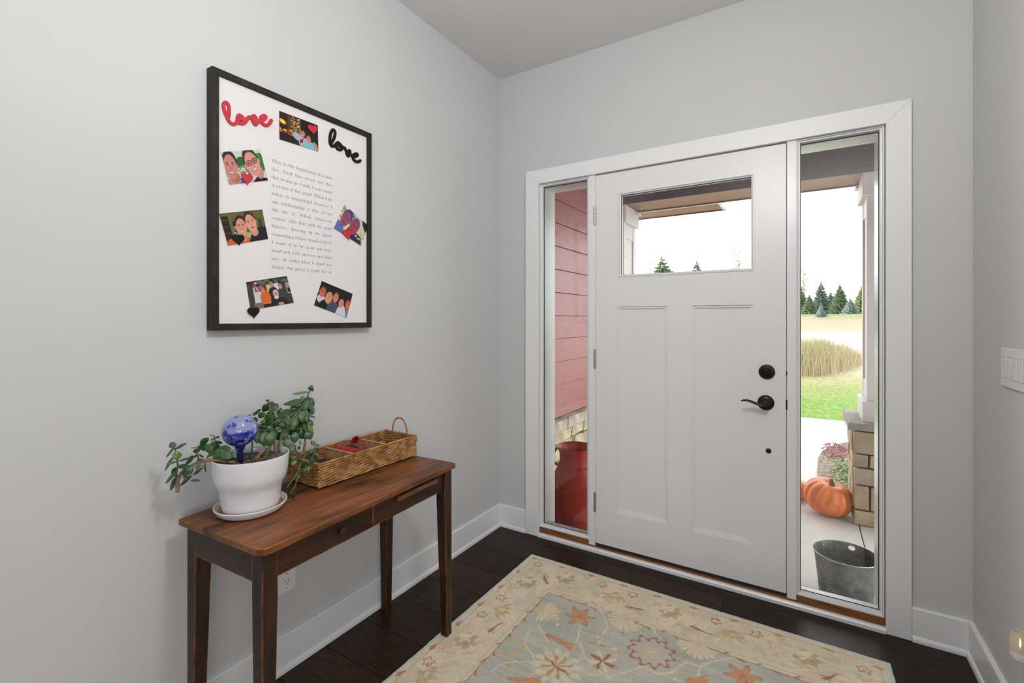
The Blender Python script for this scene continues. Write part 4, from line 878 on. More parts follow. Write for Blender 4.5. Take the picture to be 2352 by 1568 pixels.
def rough_stone(x0, x1, y0, y1, z0, z1, j=0.006):
    mb = MB()
    nx, ny, nz = [max(1, min(3, int((b - a) / 0.09))) for a, b in ((x0, x1), (y0, y1), (z0, z1))]
    idx = {}

    def V(i, jj, k):
        key = (i, jj, k)
        if key not in idx:
            idx[key] = len(mb.v)
            mb.v.append((x0 + (x1 - x0) * i / nx + rnd.uniform(-j, j), y0 + (y1 - y0) * jj / ny + rnd.uniform(-j, j), z0 + (z1 - z0) * k / nz + rnd.uniform(-j, j) * 0.6))
        return idx[key]
    for i in range(nx):
        for jj in range(ny):
            mb.f += [(V(i, jj, 0), V(i, jj + 1, 0), V(i + 1, jj + 1, 0), V(i + 1, jj, 0)), (V(i, jj, nz), V(i + 1, jj, nz), V(i + 1, jj + 1, nz), V(i, jj + 1, nz))]
    for i in range(nx):
        for k in range(nz):
            mb.f += [(V(i, 0, k), V(i + 1, 0, k), V(i + 1, 0, k + 1), V(i, 0, k + 1)), (V(i, ny, k), V(i, ny, k + 1), V(i + 1, ny, k + 1), V(i + 1, ny, k))]
    for jj in range(ny):
        for k in range(nz):
            mb.f += [(V(0, jj, k), V(0, jj, k + 1), V(0, jj + 1, k + 1), V(0, jj + 1, k)), (V(nx, jj, k), V(nx, jj + 1, k), V(nx, jj + 1, k + 1), V(nx, jj, k + 1))]
    return mb


ledge = [0.20, 0.52, 0.83, 1.14, 1.38, 1.64]
for a, b in zip(ledge[:-1], ledge[1:]):
    obj('sill_stone', rough_stone(XS - 0.01, XS + 0.062, a + 0.004, b - 0.004, 0.447, 0.527, 0.003), 'limestone_grey', sw, bevel=0.006)
zz = [0.440, 0.345, 0.215, 0.105, -0.02, -0.14, -0.218]
for k in range(6):
    y = 0.18 + rnd.uniform(0, 0.1)
    while y < 1.60:
        l = rnd.uniform(0.14, 0.33)
        e = min(1.63, y + l)
        obj('stone', rough_stone(XS - 0.01, XS + 0.032 + rnd.uniform(-0.008, 0.01), y + 0.006, e - 0.006, zz[k + 1] + 0.005, zz[k] - 0.005, 0.010), 'limestone' if rnd.random() < 0.7 else 'limestone_grey', sw, bevel=0.004)
        y = e

# porch roof: ceiling, boxed beam, eave beyond
obj('porch_ceiling', B(-1.6, 3.6, 0.17, 2.62, 2.76, 2.86), 'beam_dark', **S)
beam = thing('porch_beam', (1.1, 2.03, 2.36), kind='structure')
obj('beam_face', B(-1.6, 3.6, 1.843, 1.863, 2.362, 2.76), 'beam_dark', beam)
obj('beam_face', B(-1.6, 3.6, 2.20, 2.22, 2.352, 2.76), 'beam_dark', beam)
obj('soffit_board', B(-1.6, 3.6, 1.863, 2.035, 2.362, 2.378), 'cedar', beam, bevel=0.002)
obj('soffit_board', B(-1.6, 3.6, 2.037, 2.20, 2.362, 2.378), 'cedar', beam, bevel=0.002)
eave = thing('porch_eave', (0.4, 2.5, 2.37), kind='structure')
obj('eave_soffit', B(-1.2, 0.93, 2.30, 2.62, 2.376, 2.392), 'cedar', eave)
obj('eave_fascia', B(-1.2, 0.95, 2.285, 2.30, 2.366, 2.42), 'white_fascia', eave)
obj('eave_fascia', B(0.93, 0.955, 2.30, 2.66, 2.372, 2.43), 'white_fascia', eave)
obj('eave_fascia', B(-1.2, 0.95, 2.62, 2.64, 2.366, 2.42), 'beam_dark', eave)


def column(name, cx, cy, label):
    t = thing(name, (cx, cy, PZ), label, 'pillar')
    hw = 0.262
    obj('core', B(cx - hw + 0.05, cx + hw - 0.05, cy - hw + 0.05, cy + hw - 0.05, PZ, 0.472), 'mortar', t)
    CS = ['column_stone_a', 'column_stone_b', 'column_stone_c']
    for k, (z0, z1) in enumerate([(0.303, 0.472), (0.201, 0.303), (0.073, 0.201), (-0.108, 0.073), (PZ, -0.108)]):
        for side in range(4):
            a, e = (-hw, hw) if side % 2 == 0 else (-hw + 0.055, hw - 0.055)
            cuts = {0: [0.12], 1: [-0.175, 0.08], 2: [0.06], 3: [-0.17, 0.1], 4: [0.02]}[k] if side == 0 else [rnd.uniform(-0.12, 0.12)]
            pts = [a] + cuts + [e]
            for p, q in zip(pts[:-1], pts[1:]):
                o_ = rnd.uniform(-0.004, 0.012)
                g = 0.006
                if side == 0:
                    d = (cx + p + g * (p > a), cx + q - g * (q < e), cy - hw - o_, cy - hw + 0.052)
                elif side == 2:
                    d = (cx + p + g * (p > a), cx + q - g * (q < e), cy + hw - 0.052, cy + hw + o_)
                elif side == 1:
                    d = (cx - hw - o_, cx - hw + 0.052, cy + p + g, cy + q - g)
                else:
                    d = (cx + hw - 0.052, cx + hw + o_, cy + p + g, cy + q - g)
                obj('stone', rough_stone(*d, z0 + (0.006 if z0 > PZ else 0.003), z1 - 0.005, 0.004), CS[rnd.randrange(3)], t, bevel=0.006)
    obj('stone_cap', MB().hexa([(cx - 0.302, cy - 0.302, 0.478), (cx + 0.302, cy - 0.302, 0.478), (cx + 0.302, cy + 0.302, 0.478), (cx - 0.302, cy + 0.302, 0.478)],
                               [(cx - 0.296, cy - 0.296, 0.530), (cx + 0.296, cy - 0.296, 0.530), (cx + 0.296, cy + 0.296, 0.530), (cx - 0.296, cy + 0.296, 0.530)]), 'stone_cap', t, bevel=0.006)
    obj('plinth', B(cx - 0.207, cx + 0.207, cy - 0.207, cy + 0.207, 0.530, 0.680), 'column_paint', t, bevel=0.003)
    s = 0.180
    obj('shaft', B(cx - s + 0.012, cx + s - 0.012, cy - s + 0.012, cy + s - 0.012, 0.680, 2.20), 'column_paint', t)
    for sx in (-1, 1):
        for sy in (-1, 1):
            x0, x1 = (cx - s, cx - s + 0.07) if sx < 0 else (cx + s - 0.07, cx + s)
            y0, y1 = (cy - s, cy - s + 0.07) if sy < 0 else (cy + s - 0.07, cy + s)
            obj('corner_strip', B(x0, x1, y0, y1, 0.680, 2.20), 'column_paint', t, bevel=0.002)
    obj('rail', B(cx - s + 0.004, cx + s - 0.004, cy - s + 0.004, cy + s - 0.004, 0.680, 0.82), 'column_paint', t, bevel=0.002)
    obj('rail', B(cx - s + 0.004, cx + s - 0.004, cy - s + 0.004, cy + s - 0.004, 2.06, 2.20), 'column_paint', t, bevel=0.002)
    obj('capital', B(cx - 0.207, cx + 0.207, cy - 0.207, cy + 0.207, 2.197, 2.361), 'column_paint', t, bevel=0.003)
    obj('capital_molding', B(cx - 0.226, cx + 0.226, cy + 0.10, cy + 0.226, 2.325, 2.3515), 'column_paint', t, bevel=0.003)
    return t


column('porch_column', 2.192, 2.050, 'square porch pillar with a stone base right behind the orange pumpkin')
column('porch_column', -0.008, 2.050, 'white square porch pillar seen at the left edge of the door window')

# walk, planting bed, ground
walk = obj('walk', B(-2.6, 2.55, 2.62, 6.45, -0.60, -0.300), 'walk_concrete', **S)
bedc = [(1.70, 2.63), (1.732, 2.955), (1.735, 3.40), (1.752, 3.85), (1.80, 4.15), (1.86, 4.38), (1.95, 4.60), (2.10, 4.86), (2.35, 5.02), (2.7, 5.10), (3.6, 5.10), (3.6, 2.63)]
obj('planting_bed', MB().prism(bedc, lambda u, v, d: (u, v, d), -0.55, -0.265), 'mulch', **S)


def ground_z(y):
    if y < 69:
        return -0.40 - 0.05 * min(1, max(0, (y - 6) / 8))
    t = min(1.0, max(0.0, (y - 69) / 7))
    return -0.45 + 2.42 * t * t * (3 - 2 * t)


mb = MB()
ysg = [6.2, 8, 10, 12, 14, 17, 20, 26, 34, 44, 54, 62, 69, 70.5, 72, 73.5, 75, 76, 82, 88, 100, 130]
xsg = [-60 + 10 * i for i in range(13)] + [100]
for y in ysg:
    for x in xsg:
        mb.v.append((x, y, ground_z(y)))
for j in range(len(ysg) - 1):
    for i in range(len(xsg) - 1):
        a = j * len(xsg) + i
        mb.f.append((a, a + 1, a + 1 + len(xsg), a + len(xsg)))
obj('ground', mb, 'meadow_ground', smooth='all', fixn=False, **S)
for nm, x0, x1 in (('lawn_side', 2.5, 40), ('lawn_side', -40, -2.6)):
    obj(nm, B(x0, x1, -3 if x0 > 3 else 2.63, 6.3, -0.7, -0.41), 'meadow_ground', **S)

# ================================================================== OUTSIDE THINGS
def ribs_fn(n, amp, ph=0.0):
    return lambda a: 1 - amp * (1 - abs(math.cos(n * (a + ph) / 2))) ** 1.6


def pumpkin(loc, R, H, label, tilt=(0, 0), nrib=13):
    t = thing('pumpkin', loc, label, 'pumpkin', group=None)
    cx, cy, cz = loc
    prof = []
    for i in range(19):
        a = -PI / 2 + PI * i / 18
        r = R * max(0.02, math.cos(a)) ** 0.62
        z = H / 2 * math.sin(a)
        dimple = math.exp(-(r / (R * 0.33)) ** 2)
        z -= math.copysign(1, a) * dimple * H * 0.11 if abs(a) > 0.3 else 0
        prof.append((max(0.004, r), z))
    zmin = min(p[1] for p in prof)
    mb = MB().lathe([(r, z - zmin) for r, z in prof], (0, 0, 0), 91, ribs=ribs_fn(nrib, 0.11))
    M = Matrix.Rotation(tilt[0], 4, 'X') @ Matrix.Rotation(tilt[1], 4, 'Y')
    mb.v = [tuple(M @ Vector(p)) for p in mb.v]
    lo = min(p[2] for p in mb.v)
    mb.v = [(p[0] + cx, p[1] + cy, p[2] + cz - lo) for p in mb.v]
    obj('flesh', mb, 'pumpkin_skin', t, smooth='all')
    top = M @ Vector((0, 0, prof[-1][1] - zmin - 0.012))
    top = top + Vector((cx, cy, cz - lo))
    up = M @ Vector((0, 0, 1))
    obj('stem', MB().tube([top, top + up * 0.02, top + up * 0.04 + Vector((-0.006, 0, 0)), top + up * 0.062 + Vector((-0.018, 0.004, 0))], [0.030, 0.018, 0.013, 0.014], 7), 'pumpkin_stem', t, smooth=True)
    return t


pumpkin((1.748, 1.935, PZ), 0.166, 0.245, 'large orange pumpkin with a stem in front of the stone pillar', (math.radians(6), math.radians(14)))
pumpkin((1.520, 2.17, PZ), 0.140, 0.165, 'second pumpkin, mostly hidden behind the mullion at the left of the right sidelight', (0, 0.05))

# galvanised bucket
bk = thing('bucket', (1.805, 0.565, PZ), 'grey galvanised bucket of soil outside the right sidelight', 'bucket')
Rb, Hb = 0.147, 0.28
nb = 64
mb = MB()
prof = [(0.112, 0.0), (0.113, 0.004), (0.122, 0.10), (0.1335, 0.215), (0.1365, 0.232), (0.1355, 0.236), (0.141, 0.262), (Rb, 0.276)]
# wall with a punched hole: cells near the hole are left out and the sheet has an inner skin
hole_a = math.radians(75)
rows = prof[:6] + [(0.1365 + (h_ - 0.240) / 0.03 * 0.0075, h_) for h_ in [0.240 + 0.0021 * q for q in range(16)]] + [(Rb, 0.276)]
nb = 220
vs, fs = [], []
for skin in (0, -0.0018):
    for r, h in rows:
        for k in range(nb):
            a = 2 * PI * k / nb
            vs.append((1.805 + (r + skin) * math.cos(a), 0.565 + (r + skin) * math.sin(a), PZ + h))
nr = len(rows)


def in_hole(i, k):
    a = 2 * PI * (k + 0.5) / nb
    h = (rows[i][1] + rows[i + 1][1]) / 2
    return ((a - hole_a) * 0.139 / 0.0165) ** 2 + ((h - 0.2565) / 0.0115) ** 2 < 1.0


cells = {(i, k) for i in range(nr - 1) for k in range(nb) if not in_hole(i, k)}
for i in range(nr - 1):
    for k in range(nb):
        k2 = (k + 1) % nb
        A = (i * nb + k, i * nb + k2, (i + 1) * nb + k2, (i + 1) * nb + k)
        O = nr * nb
        if (i, k) in cells:
            fs.append(A)
            fs.append(tuple(O + q for q in reversed(A)))
        else:
            for (ii, kk, e0, e1) in ((i - 1, k, A[0], A[1]), (i + 1, k, A[3], A[2]), (i, (k - 1) % nb, A[0], A[3]), (i, k2, A[1], A[2])):
                if (ii, kk) in cells:
                    fs.append((e0, e1, O + e1, O + e0))
for k in range(nb):
    k2 = (k + 1) % nb
    t_ = (nr - 1) * nb
    fs.append((t_ + k, t_ + k2, nr * nb + t_ + k2, nr * nb + t_ + k))
mb.add(vs, fs)
mb.f.append(tuple(range(nb - 1, -1, -1)))
obj('bucket_wall', mb, 'zinc', bk, smooth='all', fixn=False)
mb = MB()
ring = [(Rb, 0.0022), ]
prof = [(Rb + 0.0025 * math.cos(a), 0.2775 + 0.0025 * math.sin(a)) for a in [2 * PI * i / 8 for i in range(9)]]
obj('rolled_rim', MB().lathe(prof, (1.805, 0.565, PZ), 72, cap0=False, cap1=False), 'zinc_rim', bk, smooth='all')
mb = MB()
n_ = 36
mb.v.append((1.805, 0.565, PZ + 0.196))
rings_ = 7
for i in range(1, rings_ + 1):
    for k in range(n_):
        a = 2 * PI * k / n_
        r = 0.1285 * i / rings_
        mb.v.append((1.805 + r * math.cos(a), 0.565 + r * math.sin(a), PZ + 0.190 + (rnd.uniform(-0.006, 0.010) if i < rings_ else 0)))
for k in range(n_):
    mb.f.append((0, 1 + k, 1 + (k + 1) % n_))
for i in range(rings_ - 1):
    for k in range(n_):
        a = 1 + i * n_ + k
        b = 1 + i * n_ + (k + 1) % n_
        mb.f.append((a, a + n_, b + n_, b))
obj('soil', mb, 'potting_soil', bk, fixn=False)
lug = MB().tube([(1.805 + 0.139 * math.cos(0.4), 0.565 + 0.139 * math.sin(0.4), PZ + 0.24), (1.805 + 0.152 * math.cos(0.4), 0.565 + 0.152 * math.sin(0.4), PZ + 0.25), (1.805 + 0.150 * math.cos(0.4), 0.565 + 0.150 * math.sin(0.4), PZ + 0.262)], 0.006, 8)
obj('ear', lug, 'zinc', bk, smooth=True)

# milk can
mc = thing('milk_can', (0.322, 0.432, PZ), 'tall red metal milk can outside the left sidelight', 'milk can')
mx_, my_ = 0.322, 0.432
can = [(0.155, 0.0), (0.165, 0.006), (0.165, 0.03), (0.170, 0.036), (0.170, 0.405), (0.166, 0.425), (0.150, 0.452), (0.128, 0.500), (0.112, 0.528)]
neck = [(0.1085, 0.520), (0.1085, 0.528), (0.1045, 0.534), (0.1045, 0.600), (0.108, 0.625), (0.1255, 0.650), (0.1275, 0.653), (0.1265, 0.656), (0.1225, 0.654), (0.104, 0.628), (0.099, 0.600), (0.099, 0.50), (0.02, 0.495)]
obj('body', MB().lathe(can, (mx_, my_, PZ), 64), 'milk_can_red', mc, smooth=True)
obj('neck', MB().lathe(neck, (mx_, my_, PZ), 64, cap0=False), 'milk_can_red', mc, smooth=50)
obj('neck_band', MB().lathe([(0.111, 0.524), (0.1155, 0.528), (0.1155, 0.536), (0.110, 0.541), (0.104, 0.541), (0.104, 0.524)], (mx_, my_, PZ), 64, cap0=False, cap1=False), 'milk_can_red', mc, smooth=True)
for a in (math.radians(212), math.radians(32)):
    ca, sa = math.cos(a), math.sin(a)
    P3 = lambda r, z: (mx_ + r * ca, my_ + r * sa, PZ + z)
    obj('handle', MB().tube([P3(0.118, 0.648), P3(0.135, 0.630), P3(0.150, 0.600), P3(0.150, 0.565), P3(0.136, 0.545), P3(0.118, 0.530)], [0.007, 0.009, 0.009, 0.009, 0.009, 0.008], 10), 'milk_can_red', mc, smooth=True)

# low plants of the bed
def leaf_scatter(name, region, n, mat, size, h, label, cat):
    mb = MB()
    r_ = random.Random(len(label))
    for _ in range(n):
        a, q = r_.uniform(0, 2 * PI), math.sqrt(r_.random())
        x, y = region[0] + region[2] * q * math.cos(a), region[1] + region[3] * q * math.sin(a)
        z = -0.262 + r_.uniform(0.0, h) * (1 - 0.6 * q)
        d, tz = r_.uniform(0, 2 * PI), r_.uniform(0.1, 1.0)
        u = Vector((math.cos(d), math.sin(d), tz)).normalized() * size * r_.uniform(0.6, 1.2)
        w = Vector((-math.sin(d), math.cos(d), r_.uniform(-0.4, 0.4))) * size * 0.3
        p = Vector((x, y, z))
        k = len(mb.v)
        mb.v += [tuple(p), tuple(p + u * 0.5 + w), tuple(p + u), tuple(p + u * 0.5 - w)]
        mb.f.append((k, k + 1, k + 2, k + 3))
    return obj(name, mb, mat, fixn=False, label=label, cat=cat, kind='stuff')


leaf_scatter('groundcover', (1.93, 4.20, 0.15, 0.36), 260, 'leaf_red', 0.032, 0.05, 'low dark red leafy groundcover at the curved edge of the mulch bed', 'groundcover')
leaf_scatter('groundcover', (2.02, 3.20, 0.16, 0.55), 620, 'leaf_sage', 0.04, 0.10, 'low green leafy plant beside the stone pillar', 'plant')

# tall grass, conifers, bare trees
def grass_clump(pts, n, hmin, hmax, label):
    mb = MB()
    r_ = random.Random(5)
    for _ in range(n):
        i = r_.random() ** 0.9 * (len(pts) - 1)
        k = min(int(i), len(pts) - 2)
        f_ = i - k
        x = pts[k][0] * (1 - f_) + pts[k + 1][0] * f_ + r_.gauss(0, 0.35)
        y = pts[k][1] * (1 - f_) + pts[k + 1][1] * f_ + abs(r_.gauss(0, 1.1))
        g = ground_z(y)
        h = (hmin + (hmax - hmin) * r_.random() ** 1.5) * (1.0 - 0.55 * max(0.0, i / (len(pts) - 1) - 0.45) / 0.55)
        lx_, ly_ = r_.gauss(0, 0.16), r_.gauss(0, 0.16)
        w = r_.uniform(0.003, 0.008)
        p0, p1, p2 = Vector((x, y, g)), Vector((x + lx_ * 0.4, y + ly_ * 0.4, g + h * 0.6)), Vector((x + lx_ * 1.3, y + ly_ * 1.3, g + h))
        s = Vector((w, 0.2 * w, 0))
        k0 = len(mb.v)
        mb.v += [tuple(p0 - s), tuple(p0 + s), tuple(p1 + s), tuple(p1 - s), tuple(p2)]
        mb.f += [(k0, k0 + 1, k0 + 2, k0 + 3), (k0 + 3, k0 + 2, k0 + 4)]
    return obj('tall_grass', mb, 'dry_grass', fixn=False, label=label, cat='grass', kind='stuff')


grass_clump(BRUSH, 7500, 0.55, 1.25, 'clump of tall dry straw-coloured grass beyond the lawn')

CL = ['dark green spruce at the far left of the trees seen in the right sidelight', 'bluish green spruce left of centre in the distant row, second from the left', 'green spruce right of the bluish one in the distant row',
      'yellowish green spruce beside the porch pillar shaft, rightmost of those seen', 'short green spruce in front between the first and second trees of the row', 'short bluish spruce between the second and third trees of the row',
      'small pale blue spruce at the foot of the bluish green one', 'pale blue spruce left of the porch pillar, in front of the row', 'spruce behind the door, just left of the right sidelight',
      'spruce behind the door, farther left than the sidelight row', 'spruce hidden behind the porch pillar', 'bluish spruce right of the porch pillar',
      'big green spruce whose top shows at the left of the door window', 'slim spruce whose tip shows in the middle of the door window', 'bluish spruce low behind the door']
for i, (x, y, z, h, hw, c) in enumerate(CONIFERS):
    r_ = random.Random(40 + i)
    z = ground_z(y)
    top = CONIFERS[i][2] + h
    h = top - z
    t = thing('spruce', (x, y, z), CL[i], 'tree', group='spruces beyond the meadow')
    obj('trunk', MB().tube([(x, y, z), (x, y, z + h * 0.5), (x, y, z + h * 0.97)], [0.10 + h * 0.008, 0.07, 0.01], 6), 'bark_brown', t)
    mb = MB()
    tiers = 40 if h < 6 else 52
    for k in range(tiers):
        f_ = (k + 0.3) / tiers
        zc = z + h * (0.03 + 0.95 * f_)
        R = hw * (1 - f_) ** 0.85 + 0.05
        nbr = max(5, int(15 * (1 - f_) + 5))
        a0 = r_.uniform(0, 6.28)
        for b in range(nbr):
            a = a0 + 2 * PI * b / nbr + r_.uniform(-0.2, 0.2)
            L_ = R * r_.uniform(0.72, 1.12)
            dx, dy = math.cos(a), math.sin(a)
            droop = -0.16 * L_ + r_.uniform(-0.12, 0.14)
            w = 0.16 * L_ + 0.05
            zj = r_.uniform(-0.6, 0.6) * h / tiers * 1.6
            p0 = Vector((x, y, zc + 0.04 + zj))
            pm_ = Vector((x + dx * L_ * 0.55, y + dy * L_ * 0.55, zc + zj + droop * 0.6))
            p1 = Vector((x + dx * L_, y + dy * L_, zc + zj + droop + 0.07 * L_))
            sd = Vector((-dy, dx, 0)) * w
            dn = Vector((0, 0, -w * 1.1))
            k0 = len(mb.v)
            mb.v += [tuple(p0), tuple(pm_ + sd), tuple(p1), tuple(pm_ - sd), tuple(pm_ + dn), tuple(pm_ * 0.4 + p1 * 0.6 + dn * 0.9 + sd * 0.4)]
            mb.f += [(k0, k0 + 1, k0 + 2), (k0, k0 + 2, k0 + 3), (k0, k0 + 4, k0 + 2), (k0 + 1, k0 + 5, k0 + 2)]
    obj('foliage', mb, 'spruce_%d' % c, t, fixn=False, kind='stuff')

BL = ['thin bare tree left of the big spruce in the door window', 'bare tree behind the slim spruce in the middle of the door window', 'pale yellowing tree at the right of the door window',
      'thin bare sapling beside the white pillar in the door window', 'sparse tree behind the left end of the spruce row']
for i, (x, y, z, h, hw) in enumerate(BARE):
    r_ = random.Random(70 + i)
    top = z + h
    z = ground_z(y)
    h = top - z
    t = thing('bare_tree', (x, y, z), BL[i], 'tree', group='bare trees beyond the meadow')
    obj('trunk', MB().tube([(x, y, z), (x + 0.05, y, z + h * 0.5), (x - 0.03, y, z + h * 0.97)], [0.10, 0.07, 0.018], 5), 'bare_twig', t)
    mb, lf = MB(), MB()
    tips = []
    for k in range(16):
        f_ = 0.3 + 0.66 * k / 16
        a, L_ = r_.uniform(0, 6.28), hw * r_.uniform(0.5, 1.0) * (1.15 - f_ * 0.8)
        p0 = Vector((x, y, z + h * f_))
        p1 = p0 + Vector((math.cos(a) * L_ * 0.6, math.sin(a) * L_ * 0.6, L_ * 0.45))
        p2 = p0 + Vector((math.cos(a) * L_, math.sin(a) * L_, L_ * 1.0))
        mb.tube([p0, p1, p2], [0.045, 0.030, 0.012], 4)
        for q in range(4):
            s_ = p0.lerp(p2, r_.uniform(0.35, 0.95))
            e_ = s_ + Vector((r_.uniform(-1, 1), r_.uniform(-1, 1), r_.uniform(0.2, 1.0))) * L_ * 0.32
            mb.tube([s_, e_], [0.020, 0.010], 3)
            tips += [s_, e_]
    obj('branch', mb, 'bare_twig', t, fixn=False, kind='stuff')
    if i in (2, 4):
        for p in tips:
            for _ in range(7):
                q = p + Vector((r_.gauss(0, 0.16), r_.gauss(0, 0.16), r_.gauss(0, 0.16)))
                u, w = Vector((r_.uniform(-1, 1), 0.3, r_.uniform(-1, 1))) * 0.075, Vector((r_.uniform(-1, 1), 0.3, r_.uniform(-1, 1))) * 0.075
                k0 = len(lf.v)
                lf.v += [tuple(q - u), tuple(q + w), tuple(q + u), tuple(q - w)]
                lf.f.append((k0, k0 + 1, k0 + 2, k0 + 3))
        obj('foliage', lf, 'pale_leaf', t, fixn=False, kind='stuff')

# ================================================================== TABLE
FR, U_, V_ = Vector((0.4235, -0.957, 0)), Vector((0.0493, -0.9988, 0)), Vector((-0.9988, -0.0493, 0))
TL_, TW_ = 0.831, 0.395


def T(s, t, z):
    p = FR + U_ * s + V_ * t
    return (p.x, p.y, z)


def tbox(s0, s1, t0, t1, z0, z1):
    return MB().box(s0, s1, t0, t1, z0, z1, T)


tab = thing('side_table', T(TL_ / 2, TW_ / 2, 0), 'worn dark brown wooden side table against the left wall', 'table')
topb = MB().prism([(0, 0.006), (0.006, 0), (TL_ - 0.030, 0), (TL_ - 0.012, 0.004), (TL_, 0.024), (TL_, TW_), (0, TW_)], lambda u, v, d: T(u, v, d), 0.682, 0.702)
obj('tabletop', topb, 'table_wood_long', tab, bevel=0.0035, seg=3)
LT, LB = 0.044, 0.031
for s_out, sgs in ((0.012, 1), (TL_ - 0.012, -1)):
    for t_out, sgt in ((0.014, 1), (TW_ - 0.024, -1)):
        fb = 0.0135 if (sgs == 1 and sgt == 1) else 0.0
        def rect(w, z):
            a, b = sorted((s_out, s_out + sgs * w))
            c, d = sorted((t_out, t_out + sgt * w))
            return [T(a, c, z), T(b, c, z), T(b, d, z), T(a, d, z)]
        mb = MB()
        lo, mid, hi = rect(LB, fb), rect(LT, 0.56), rect(LT, 0.682)
        mb.v = [tuple(p) for p in lo + mid + hi]
        mb.f = [(0, 1, 2, 3), (8, 9, 10, 11)] + [(r * 4 + k, r * 4 + (k + 1) % 4, r * 4 + 4 + (k + 1) % 4, r * 4 + 4 + k) for r in (0, 1) for k in range(4)]
        obj('leg', mb, 'table_wood_upright', tab, bevel=0.0015)
s0, s1 = 0.012 + LT, TL_ - 0.012 - LT
t0, t1 = 0.014 + LT, TW_ - 0.024 - LT
Z0 = 0.604
obj('front_apron', tbox(s0, 0.432, 0.022, 0.040, Z0, 0.682), 'table_wood_apron', tab, bevel=0.001)
obj('apron', tbox(s0, s1, t1 + 0.010, t1 + 0.028, Z0, 0.682), 'table_wood_apron', tab)
obj('apron', tbox(0.018, 0.036, t0, t1, Z0, 0.682), 'table_wood_cross', tab)
obj('apron', tbox(TL_ - 0.030, TL_ - 0.013, t0, t1, Z0, 0.682), 'table_wood_cross', tab)
dr = obj('drawer', tbox(0.4345, s1, 0.020, 0.038, Z0 + 0.001, 0.681), 'table_wood_apron', tab, bevel=0.0015)
kc = Vector(T(0.566, 0.020, 0.643))
mb = MB()
kp = []
for h, r in ((0.0, 0.007), (0.004, 0.006), (0.006, 0.0095), (0.010, 0.0105), (0.0125, 0.007), (0.0128, 0.001)):
    ctr = kc - V_ * h
    kp += [tuple(ctr + U_ * (r * math.cos(2 * PI * k / 16)) + Vector((0, 0, 1)) * (r * math.sin(2 * PI * k / 16))) for k in range(16)]
mb.v = kp
mb.f = [tuple(range(16)), tuple(80 + k for k in range(15, -1, -1))] + [(r * 16 + k, r * 16 + (k + 1) % 16, r * 16 + 16 + (k + 1) % 16, r * 16 + 16 + k) for r in range(5) for k in range(16)]
pm('knob_wood', '#2a120a', 0.5)
obj('knob', mb, 'knob_wood', dr, smooth=True)
pm('pale_worn_wood', '#7a4722', 0.5, scale=6, stretch=(20, 2, 20), color2='#5a3014')
obj('guide_strip', tbox(0.105, 0.325, 0.011, 0.022, 0.652, 0.669), 'pale_worn_wood', tab, bevel=0.002, label='paler thin wooden strip on the front apron')

# ================================================================== POTTED JADE, SAUCER, GLOBE
PC = (0.1885, -1.659)
TZ = 0.7022
sau = MB().lathe([(0.074, 0.0), (0.084, 0.002), (0.0925, 0.009), (0.0985, 0.0195), (0.1000, 0.0235), (0.0992, 0.0255), (0.0960, 0.0245), (0.0915, 0.014), (0.084, 0.0105), (0.02, 0.0100)], (PC[0], PC[1], TZ), 72)
so = obj('saucer', sau, 'white_ceramic', smooth=True, label='round white glazed saucer under the jade plant pot', cat='saucer')
obj('glaze_stain', MB().lathe([(0.076, 0.0104), (0.083, 0.0110), (0.0895, 0.0140), (0.0888, 0.0146), (0.076, 0.0116)], (PC[0], PC[1], TZ), 64, cap0=False, cap1=False), 'ochre_glaze', so, smooth=True, label='ochre water stain inside the saucer')
plant = thing('potted_jade_plant', (PC[0], PC[1], TZ + 0.0105), 'jade plant in a glossy white pot on the left of the table', 'potted plant')
pot_prof = [(0.070, 0.0), (0.0755, 0.0015), (0.0775, 0.006), (0.0800, 0.022), (0.0830, 0.042), (0.0848, 0.056), (0.0872, 0.066), (0.0925, 0.078), (0.0980, 0.090), (0.1010, 0.102), (0.1030, 0.120), (0.1048, 0.145), (0.1056, 0.156), (0.1053, 0.1595),
            (0.1035, 0.1602), (0.1018, 0.158), (0.1005, 0.145), (0.0985, 0.110), (0.03, 0.108)]
obj('pot', MB().lathe(pot_prof, (PC[0], PC[1], TZ + 0.0105), 80), 'white_ceramic', plant, smooth=60)
mb = MB()
SZ = TZ + 0.0105 + 0.142
mb.v.append((PC[0], PC[1], SZ))
for i in range(1, 9):
    for k in range(40):
        a = 2 * PI * k / 40
        r = 0.1000 * i / 8
        mb.v.append((PC[0] + r * math.cos(a), PC[1] + r * math.sin(a), SZ + (rnd.uniform(-0.004, 0.006) if i < 8 else -0.002)))
for k in range(40):
    mb.f.append((0, 1 + k, 1 + (k + 1) % 40))
for i in range(7):
    for k in range(40):
        a, b = 1 + i * 40 + k, 1 + i * 40 + (k + 1) % 40
        mb.f.append((a, a + 40, b + 40, b))
obj('soil', mb, 'potting_soil', plant, fixn=False)
for pts, rad, mt in BRANCHES:
    pts = [Vector(p) for p in pts]
    for p in pts:
        p.z = max(p.z, 0.708)
        p.x = max(p.x, 0.022)
    # smooth the hand-measured course
    P, R = [], []
    for i in range(len(pts) - 1):
        a, b, c, d = pts[max(i - 1, 0)], pts[i], pts[i + 1], pts[min(i + 2, len(pts) - 1)]
        for q in range(3):
            u = q / 3
            P.append(0.5 * ((2 * b) + (c - a) * u + (2 * a - 5 * b + 4 * c - d) * u * u + (3 * b - a - 3 * c + d) * u ** 3))
            R.append(rad[i] * (1 - u) + rad[i + 1] * u)
    P.append(pts[-1])
    R.append(rad[-1])
    obj('branch', MB().tube(P, R, 9), 'jade_bark' if mt == 'bark' else 'jade_stem', plant, smooth=True)


